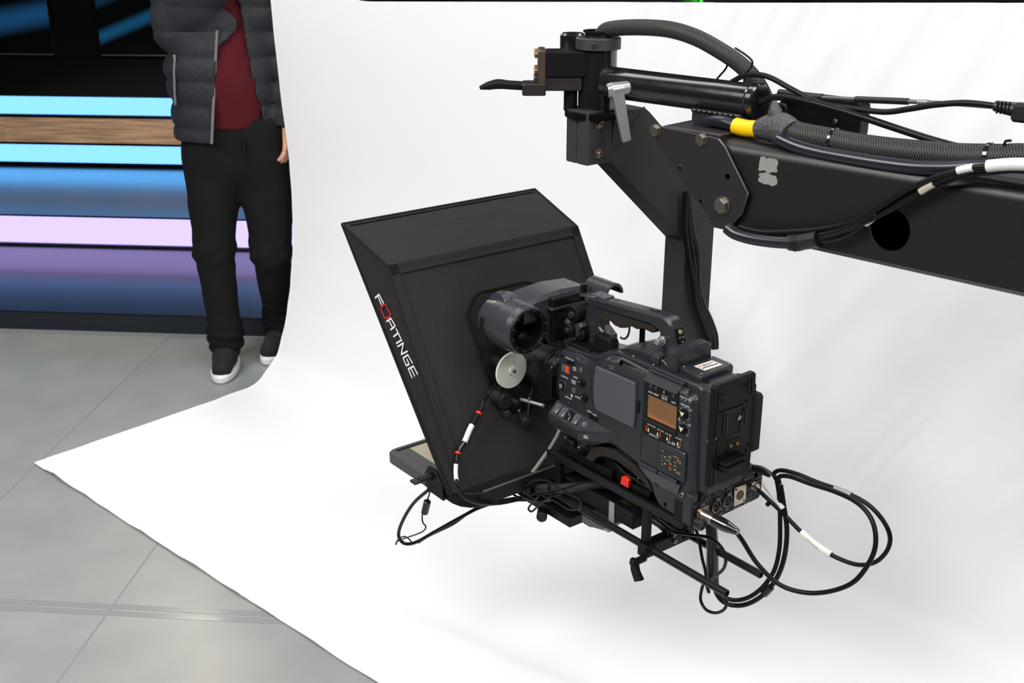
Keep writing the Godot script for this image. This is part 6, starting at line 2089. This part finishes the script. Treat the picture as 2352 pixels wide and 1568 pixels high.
	o = cable("braided_loom", "thick braided cable loom lying along the crane boom", "loom", 0.0195, M.braid, BOOM)
	p = pts("loom")
	sleeve(o, "cable_tie", p, 0.2000, 0.2087, 0.0212, M.gloss_paint)
	sleeve(o, "cable_tie", p, 0.6145, 0.6233, 0.0212, M.gloss_paint)
	g = Geo.new()
	g.tube([p[7] + Vector3(0.01, 0.017, 0.006), p[7] + Vector3(0.012, 0.026, 0.01), p[7] + Vector3(0.02, 0.028, 0.01)], 0.002, 6)
	part(o, "tie_tail", g, M.dark)
	cable("hose", "smooth blue-black hose under the braided loom on the boom", "loom_hose", 0.011, M.blue_hose, BOOM)
	o = cable("hose", "blue-black hose with a yellow tape band beside the head tube", "yellow_hose", 0.0115, M.blue_hose, BOOM)
	p = pts("yellow_hose")
	sleeve(o, "yellow_tape", p, 0.57, 0.845, 0.0142, M.yellow, "bright yellow tape band", 18)
	o = thing("tape_wrap", "crumpled dark grey tape wrap where the braided loom begins", "tape", BOOM)
	g = Geo.new()
	var q0: Array = pts("yellow_hose")
	var q1: Array = pts("loom")
	g.tube([q0[6] + Vector3(-0.004, 0, 0), q0[6].lerp(q1[0], 0.3) + Vector3(0, 0.004, 0), q0[6].lerp(q1[0], 0.7) + Vector3(0, 0.004, 0), q1[0] + Vector3(0.004, -0.004, 0.004)], [0.0145, 0.022, 0.026, 0.024], 14, 6)
	part(o, "wrap", g, M.grey_tape)
	g = Geo.new()
	g.lathe([[0.0, 0.0], [0.015, 0.0], [0.012, 0.02], [0.004, 0.036], [0.0, 0.037]], q0[6].lerp(q1[0], 0.55) + Vector3(0, 0.012, 0), Vector3(-0.25, 1, 0), 7)
	part(o, "peak", g, M.grey_tape)
	g = Geo.new()
	g.tube(pts("tape_loop"), 0.0028, 8, 6)
	part(o, "loop", g, M.cable)
	o = cable("wire_rope", "twisted steel wire rope above the boom with black tape ends", "wire_rope", 0.0034, M.rope, BOOM)
	p = pts("wire_rope")
	sleeve(o, "tape_wrap", p, 0.0, 0.2, 0.006, M.rubber)
	sleeve(o, "tape_wrap", p, 0.37, 0.62, 0.0052, M.rubber)
	sleeve(o, "clamp_sleeve", p, 0.66, 0.70, 0.0042, M.chrome)
	o = cable("cable", "black cable waving over the boom into a moulded plug", "plug_cable", 0.0046, M.cable, BOOM)
	p = pts("plug_cable")
	g = Geo.new()
	var e0: Vector3 = p[-1]
	g.tube([e0, e0 + Vector3(0.03, -0.002, 0)], [0.0075, 0.0105], 14, 1)
	g.box(e0 + Vector3(0.062, -0.005, 0), Vector3(0.07, 0.026, 0.022), 0.004)
	part(o, "plug", g, M.rubber)
	g = Geo.new()
	for k in 4:
		g.bb(e0.x + 0.006 + k * 0.0055, e0.x + 0.0085 + k * 0.0055, e0.y - 0.009, e0.y + 0.009, e0.z + 0.007, e0.z + 0.010, 0.0005)
	part(o, "plug_ribs", g, M.darkest)
	cable("cable", "black cable slanting down from the head tube onto the loom", "boom_cable", 0.0058, M.cable, BOOM)
	for k in [["thin_wire_a", "thin black wire hanging from the hose to the head tube"], ["thin_wire_b", "thin black wire looping round the braided hose"], ["thin_wire_c", "short thin black wire at the end of the head tube"]]:
		cable("wire", k[1], k[0], 0.0018, M.cable, BOOM)
	o = cable("hose", "blue-black hose with a ribbed boot on the near side of the boom", "side_hose", 0.0105, M.blue_hose, BOOM)
	p = pts("side_hose")
	sleeve(o, "boot", p, 0.74, 1.0, 0.0135, M.rubber, "", 18)
	g = Geo.new()
	for k in 4:
		g.lathe([[0.0, -0.0009], [0.0146, -0.0009], [0.0146, 0.0009], [0.0, 0.0009]], p[4] + (p[5] - p[4]) * (-0.1 + k * 0.09), p[5] - p[4], 18)
	part(o, "boot_rib", g, M.rubber)
	for k in [["a", "upper black cable fanning out of the ribbed boot, two white labels", 0.0042], ["b", "middle black cable fanning out of the ribbed boot, metal-coloured band", 0.004], ["c", "lower black cable fanning out of the ribbed boot, white label", 0.004], ["d", "black cable passing over the ribbed boot along the boom", 0.0045]]:
		o = cable("cable", k[1], "side_cable_" + k[0], k[2], M.cable, BOOM)
		p = pts("side_cable_" + k[0])
		if k[0] == "a":
			sleeve(o, "white_label", p, 0.5600, 0.6109, 0.0055, M.white_label, "white label sleeve")
			sleeve(o, "white_label", p, 0.6436, 0.7200, 0.0085, M.white_label, "white label sleeve")
		elif k[0] == "b":
			sleeve(o, "metal_band", p, 0.4073, 0.4618, 0.0055, M.label_tan, "pale shiny band")
		elif k[0] == "c":
			sleeve(o, "white_label", p, 0.2073, 0.2618, 0.0058, M.white_label, "white label sleeve")

# ---- smooth bodies: tapered capsules joined by a smooth minimum, meshed as surface nets
func blob(g: Geo, bones: Array, cell: float, k: float, shape := "") -> void:  # bone: [a, b, ra, rb, squash in z]
	var lo := Vector3.INF
	var hi := -Vector3.INF
	for b in bones:
		var r := maxf(b[2], b[3]) + 0.03
		lo = lo.min((b[0] as Vector3).min(b[1]) - Vector3.ONE * r)
		hi = hi.max((b[0] as Vector3).max(b[1]) + Vector3.ONE * r)
	var nx := int((hi.x - lo.x) / cell) + 2
	var ny := int((hi.y - lo.y) / cell) + 2
	var nz := int((hi.z - lo.z) / cell) + 2
	var d := PackedFloat32Array()
	d.resize(nx * ny * nz)
	d.fill(1.0)
	for b in bones:
		var a: Vector3 = b[0]
		var e: Vector3 = b[1] - b[0]
		var ra: float = b[2]
		var rb: float = b[3]
		var sq: float = b[4] if b.size() > 4 else 1.0
		var ee := maxf(e.length_squared(), 1e-9)
		var m := maxf(ra, rb) + k + cell * 2.0
		var l0 := ((a.min(b[1]) - Vector3.ONE * m - lo) / cell).floor().max(Vector3.ZERO)
		var l1 := ((a.max(b[1]) + Vector3.ONE * m - lo) / cell).ceil().min(Vector3(nx - 1, ny - 1, nz - 1))
		for z in range(int(l0.z), int(l1.z) + 1):
			for y in range(int(l0.y), int(l1.y) + 1):
				var at := (z * ny + y) * nx
				for x in range(int(l0.x), int(l1.x) + 1):
					var p := lo + Vector3(x, y, z) * cell - a
					p.z /= sq
					var t := clampf(p.dot(e) / ee, 0.0, 1.0)
					var dd := ((p - e * t).length() - lerpf(ra, rb, t)) * minf(1.0, sq)
					var o := d[at + x]
					var h := clampf(0.5 + 0.5 * (o - dd) / k, 0.0, 1.0)
					d[at + x] = lerpf(o, dd, h) - k * h * (1.0 - h)
	if shape:
		for z in nz:
			for y in ny:
				for x in nx:
					var i := (z * ny + y) * nx + x
					if d[i] < 0.06:
						d[i] = carve(shape, lo + Vector3(x, y, z) * cell, d[i])
	var id := PackedInt32Array()
	id.resize(nx * ny * nz)
	id.fill(-1)
	var vs := PackedVector3Array()
	var corner := [0, 1, nx, nx + 1, nx * ny, nx * ny + 1, nx * ny + nx, nx * ny + nx + 1]
	var off := [Vector3(0, 0, 0), Vector3(1, 0, 0), Vector3(0, 1, 0), Vector3(1, 1, 0), Vector3(0, 0, 1), Vector3(1, 0, 1), Vector3(0, 1, 1), Vector3(1, 1, 1)]
	var edges := [[0, 1], [2, 3], [4, 5], [6, 7], [0, 2], [1, 3], [4, 6], [5, 7], [0, 4], [1, 5], [2, 6], [3, 7]]
	for z in nz - 1:
		for y in ny - 1:
			for x in nx - 1:
				var i := (z * ny + y) * nx + x
				var s := 0
				for c in corner:
					if d[i + c] < 0.0:
						s += 1
				if s == 0 or s == 8:
					continue
				var sum := Vector3.ZERO
				var n := 0
				for e in edges:
					var da := d[i + corner[e[0]]]
					var db := d[i + corner[e[1]]]
					if (da < 0.0) != (db < 0.0):
						sum += (off[e[0]] as Vector3).lerp(off[e[1]], da / (da - db))
						n += 1
				id[i] = vs.size()
				vs.append(lo + (Vector3(x, y, z) + sum / n) * cell)
	var quads := []
	for z in range(1, nz - 1):
		for y in range(1, ny - 1):
			for x in range(1, nx - 1):
				var i := (z * ny + y) * nx + x
				var a := d[i] < 0.0
				for ax in [[1, nx, nx * ny], [nx, nx * ny, 1], [nx * ny, 1, nx]]:
					if a != (d[i + ax[0]] < 0.0):
						var q := [id[i], id[i - ax[1]], id[i - ax[1] - ax[2]], id[i - ax[2]]]
						if q.min() >= 0:
							quads.append(q if a else [q[0], q[3], q[2], q[1]])
	var nn := PackedVector3Array()
	nn.resize(vs.size())
	for q in quads:
		var f := (vs[q[1]] - vs[q[0]]).cross(vs[q[2]] - vs[q[0]]) + (vs[q[2]] - vs[q[0]]).cross(vs[q[3]] - vs[q[0]])
		for i in q:
			nn[i] += f
	if quads.is_empty():
		return
	# which way is out: the first bone's axis is inside
	var flip := 0.0
	for q in quads.slice(0, 400):
		var c := vs[q[0]]
		var best := 1e9
		var away := Vector3.ZERO
		for b in bones:
			var e: Vector3 = b[1] - b[0]
			var t := clampf((c - b[0]).dot(e) / maxf(e.length_squared(), 1e-9), 0.0, 1.0)
			var v: Vector3 = c - (b[0] + e * t)
			if v.length() < best:
				best = v.length()
				away = v
		flip += nn[q[0]].dot(away)
	for q in quads:
		var s := 1.0 if flip > 0.0 else -1.0
		g.tri(vs[q[0]], vs[q[1]], vs[q[2]], nn[q[0]] * s, nn[q[1]] * s, nn[q[2]] * s)
		g.tri(vs[q[0]], vs[q[2]], vs[q[3]], nn[q[0]] * s, nn[q[2]] * s, nn[q[3]] * s)


func hand(g: Geo, wrist: Vector3, along: Vector3, palm: Vector3, side: float) -> void:  # relaxed hand: along the fingers, palm facing, thumb on side
	var across := along.cross(palm).normalized() * side
	var b := []
	var kn := wrist + along * 0.082
	b.append([wrist - along * 0.02, wrist + along * 0.02, 0.023, 0.024, 1.0])
	for k in 4:
		var s := (1.5 - k) * 0.019
		var root := kn + across * s
		b.append([wrist + along * 0.018 + across * s * 0.7, root, 0.0135, 0.0105])
		var len_: float = [0.070, 0.078, 0.072, 0.056][k]
		var j1 := root + (along * 0.92 + palm * 0.35).normalized() * len_ * 0.46
		var j2 := j1 + (along * 0.78 + palm * 0.62).normalized() * len_ * 0.30
		var j3 := j2 + (along * 0.6 + palm * 0.8).normalized() * len_ * 0.24
		b.append([root, j1, 0.0095, 0.0085])
		b.append([j1, j2, 0.0085, 0.0078])
		b.append([j2, j3, 0.0078, 0.0066])
	var t0 := wrist + along * 0.018 + across * 0.02
	var t1 := t0 + (along * 0.6 + across * 0.62 + palm * 0.35).normalized() * 0.042
	var t2 := t1 + (along * 0.88 + across * 0.2 + palm * 0.3).normalized() * 0.034
	b.append([t0, t1, 0.0145, 0.0105])
	b.append([t1, t2, 0.0105, 0.0082])
	blob(g, b, 0.0032, 0.006)


const PZ := -4.30
var tf := FastNoiseLite.new()


func pv(x: float, y: float, z := 0.0) -> Vector3:
	return Vector3(x, y, PZ + z)


func carve(what: String, p: Vector3, dd: float) -> float:
	if what == "trousers":
		var low := smoothstep(0.30, 0.10, p.y)
		var kn := exp(-pow((p.y - 0.45) / 0.07, 2.0))
		dd -= 0.006 * low * sin(p.y * 150.0 + p.x * 30.0) + 0.004 * kn * sin(p.y * 90.0 - p.x * 50.0) + 0.006 * tf.get_noise_3dv(p)
		return maxf(dd, maxf(p.y - 0.985, 0.075 - p.y))
	if what == "shirt":
		dd -= 0.004 * tf.get_noise_3dv(p * 0.8)
		return maxf(dd, 0.945 - 0.02 * (p.x + 1.0) - p.y)
	if what == "jacket":
		var torso := smoothstep(0.19, 0.14, absf(p.x + 1.035)) * 0.0 + 1.0
		var q := absf(sin((p.y + 0.02 * (p.x + 1.03)) * PI / 0.086))
		dd -= torso * (0.013 * (pow(q, 0.5) - 0.75) + 0.006 * tf.get_noise_3dv(p * 0.9))
		# open front: a gap widening downwards, and the hem
		var yl := clampf((p.y - 0.9) / 0.48, 0.0, 1.0)
		var xl := lerpf(-1.085, -1.01, yl)
		var xr := lerpf(-0.895, -0.955, yl)
		if p.y > 1.38:
			xl = lerpf(-1.01, -1.05, clampf((p.y - 1.38) / 0.1, 0.0, 1.0))
			xr = lerpf(-0.955, -1.0, clampf((p.y - 1.38) / 0.1, 0.0, 1.0))
		var gap := maxf(maxf(xl - p.x, p.x - xr), (PZ + 0.03) - p.z)
		var near_arm := (p - pv(-1.10, 1.39, 0.13)).length() < 0.16 and p.z > PZ + 0.13
		if not near_arm:
			dd = maxf(dd, -gap)
		var hem := 0.90 + 0.02 * (p.x + 1.1)
		dd = maxf(dd, hem - p.y if p.x < -0.86 else 0.955 - p.y)
		return dd
	if what == "shoe":
		return maxf(dd, 0.026 - p.y)
	return dd


func person() -> void:
	var o := thing("person", "person in an open black puffer jacket and maroon shirt standing behind the cloth's edge", "person")
	# joints, image-left limb first
	var hip := [pv(-1.125, 0.86), pv(-0.935, 0.86, -0.02)]
	var knee := [pv(-1.146, 0.47, 0.03), pv(-0.930, 0.47, 0.02)]
	var ankle := [pv(-1.125, 0.10, 0.06), pv(-0.945, 0.10, -0.13)]
	var sho := [pv(-1.215, 1.40, -0.02), pv(-0.845, 1.40, -0.02)]
	var elb := [pv(-1.20, 1.30, 0.05), pv(-0.80, 1.15, 0.0)]
	var wri := [pv(-1.00, 1.47, 0.20), pv(-0.822, 0.955, 0.06)]
	var head := pv(-1.03, 1.60, 0.01) as Vector3
	var g := Geo.new()
	var bones := [[pv(-1.03, 0.92), pv(-1.03, 1.12), 0.115, 0.12, 0.85], [pv(-1.03, 1.12), pv(-1.03, 1.34), 0.12, 0.125, 0.85], [pv(-1.10, 1.36), pv(-0.96, 1.36), 0.085, 0.085, 0.9], [pv(-1.03, 1.40), pv(-1.03, 1.50), 0.052, 0.05], [pv(-1.11, 0.88), pv(-0.95, 0.88), 0.10, 0.10]]
	for s in 2:
		bones += [[hip[s], knee[s], 0.085, 0.05], [knee[s], ankle[s], 0.05, 0.03], [ankle[s], ankle[s] + Vector3(0, -0.05, 0.09), 0.028, 0.022], [sho[s], elb[s], 0.05, 0.038], [elb[s], wri[s], 0.038, 0.024]]
	blob(g, bones, 0.015, 0.03)
	# head with face
	var hb := [[head + Vector3(0, 0.05, -0.012), head + Vector3(0, 0.02, -0.008), 0.083, 0.078], [head + Vector3(0, 0.0, 0.018), head + Vector3(0, -0.075, 0.03), 0.062, 0.042], [head + Vector3(-0.022, -0.082, 0.052), head + Vector3(0.022, -0.082, 0.052), 0.022, 0.022], [head + Vector3(0, 0.005, 0.088), head + Vector3(0, -0.032, 0.101), 0.009, 0.0125], [head + Vector3(-0.014, -0.036, 0.09), head + Vector3(0.014, -0.036, 0.09), 0.008, 0.008], [head + Vector3(-0.022, -0.058, 0.083), head + Vector3(0.022, -0.058, 0.083), 0.008, 0.008], [head + Vector3(-0.022, -0.067, 0.081), head + Vector3(0.022, -0.067, 0.081), 0.008, 0.008], [head + Vector3(-0.04, 0.025, 0.07), head + Vector3(0.04, 0.025, 0.07), 0.013, 0.013], [head + Vector3(0, -0.07, -0.01), head + Vector3(0, -0.14, -0.02), 0.052, 0.054]]
	for s in [-1.0, 1.0]:
		hb.append([head + Vector3(s * 0.082, 0.012, -0.01), head + Vector3(s * 0.085, -0.025, -0.005), 0.013, 0.009])
		hb.append([head + Vector3(s * 0.03, 0.004, 0.076), head + Vector3(s * 0.03, 0.004, 0.077), 0.0135, 0.0135])
	blob(g, hb, 0.005, 0.012)
	hand(g, wri[1], Vector3(0.0, -0.97, 0.1).normalized(), Vector3(-0.9, 0.0, -0.3).normalized(), 1.0)
	hand(g, wri[0], Vector3(0.75, 0.55, 0.25).normalized(), Vector3(-0.2, 0.3, -0.9).normalized(), 1.0)
	part(o, "body", g, M.skin)
	for s in [-1.0, 1.0]:
		g = Geo.new()
		g.ball(head + Vector3(s * 0.03, 0.004, 0.083), Vector3(0.009, 0.006, 0.006), 12)
		part(o, "eye", g, M.darkest)
	g = Geo.new()
	blob(g, [[head + Vector3(0, 0.075, -0.025), head + Vector3(0, 0.03, -0.05), 0.083, 0.075], [head + Vector3(-0.05, 0.085, 0.03), head + Vector3(0.05, 0.085, 0.03), 0.045, 0.045]], 0.008, 0.02)
	part(o, "hair", g, M.hair)
	# trousers: two loose legs with creased hems
	g = Geo.new()
	var tb := [[pv(-1.09, 0.93, 0.01), pv(-0.96, 0.93, 0.01), 0.135, 0.135, 0.85], [pv(-1.10, 0.84), pv(-0.96, 0.84), 0.125, 0.125, 0.9]]
	for s in 2:
		tb += [[hip[s] + Vector3([0.0, 0.005][s], -0.04, 0), knee[s], 0.112, 0.076], [knee[s], ankle[s] + Vector3(0, 0.05, 0.0), 0.074, 0.062], [ankle[s] + Vector3(0, 0.05, 0.0), ankle[s] + Vector3(0.0, 0.0, 0.005), 0.066, 0.066]]
	tf.seed = 3
	tf.frequency = 7.0
	blob(g, tb, 0.012, 0.035, "trousers")
	var tr := part(o, "trousers", g, M.trousers)
	g = Geo.new()
	g.tube([pv(-0.975, 0.93, 0.125), pv(-0.972, 0.88, 0.135), pv(-0.976, 0.84, 0.13)], 0.004, 8, 4)
	part(tr, "drawstring", g, M.trousers)
	# maroon shirt
	g = Geo.new()
	blob(g, [[pv(-1.03, 0.98, 0.015), pv(-1.03, 1.12, 0.03), 0.145, 0.155, 0.85], [pv(-1.03, 1.12, 0.03), pv(-1.03, 1.32), 0.152, 0.135, 0.85], [pv(-1.12, 1.36), pv(-0.94, 1.36), 0.09, 0.09, 0.9], [pv(-1.03, 1.40), pv(-1.03, 1.46), 0.06, 0.058]], 0.013, 0.04, "shirt")
	part(o, "shirt", g, M.shirt)
	# quilted jacket, open in front
	g = Geo.new()
	var jb := [[pv(-1.06, 0.96, 0.0), pv(-1.05, 1.15, 0.01), 0.200, 0.205, 0.78], [pv(-1.05, 1.15, 0.01), pv(-1.04, 1.32), 0.205, 0.175, 0.80], [pv(-1.16, 1.37, -0.01), pv(-0.90, 1.37, -0.01), 0.105, 0.105], [pv(-1.03, 1.43), pv(-1.03, 1.50), 0.085, 0.08]]
	for s in 2:
		jb += [[sho[s], elb[s], 0.092, 0.080], [elb[s], wri[s], 0.080, 0.060 if s == 0 else 0.048]]
	blob(g, jb, 0.009, 0.03, "jacket")
	var jk := part(o, "jacket", g, M.jacket)
	# zip tapes along the opening and the chest pocket
	g = Geo.new()
	var zl := []
	for k in 9:
		var t := k / 8.0
		var y := lerpf(0.905, 1.30, t)
		var x := lerpf(-1.083, -1.018, (y - 0.9) / 0.48)
		zl.append(pv(x, y, 0.167 - 0.008 * t * t + 0.002 * sin(t * 9.0)))
	g.tube(zl, 0.0055, 8, 4)
	part(jk, "zip", g, M.zip)
	g = Geo.new()
	g.tube([pv(-1.192, 1.205, 0.134), pv(-1.198, 1.16, 0.142), pv(-1.201, 1.12, 0.142), pv(-1.204, 1.08, 0.142), pv(-1.207, 1.04, 0.138)], 0.0045, 8, 4)
	part(jk, "pocket_zip", g, M.zip)
	g = Geo.new()
	g.box(pv(-1.192, 1.203, 0.142), Vector3(0.008, 0.022, 0.006), 0.002)
	part(jk, "zip_pull", g, M.chrome)
	# shoes
	for s in 2:
		var a: Vector3 = ankle[s]
		var yaw: float = [0.08, -0.15][s]
		var xf := Transform3D(Basis(Vector3.UP, yaw), Vector3(a.x, 0, a.z))
		g = Geo.new()
		g.X = xf
		blob(g, [[Vector3(0, 0.062, -0.055), Vector3(0, 0.06, 0.06), 0.043, 0.043], [Vector3(0, 0.06, 0.06), Vector3(0, 0.045, 0.145), 0.045, 0.038], [Vector3(0, 0.065, -0.02), Vector3(0, 0.125, -0.015), 0.047, 0.044]], 0.006, 0.02, "shoe")
		var sh := part(o, "shoe", g, M.shoe)
		g = Geo.new()
		g.X = xf * XZ
		var sp := []
		for k in 28:
			var t := TAU * k / 28
			sp.append([0.052 * cos(t) * (1.0 - 0.12 * sin(t) * -1.0), 0.045 + 0.152 * sin(t)])
		g.prism(sp, 0.0, 0.034, 0.008, 0.7)
		part(sh, "sole", g, M.sole, "thick white sole")
		g = Geo.new()
		g.X = xf
		for k in 4:
			g.tube([Vector3(-0.022, 0.098 - k * 0.007, 0.045 + k * 0.018), Vector3(0.0, 0.106 - k * 0.007, 0.045 + k * 0.018), Vector3(0.022, 0.098 - k * 0.007, 0.045 + k * 0.018)], 0.0028, 6, 3)
		part(sh, "laces", g, M.shoe)
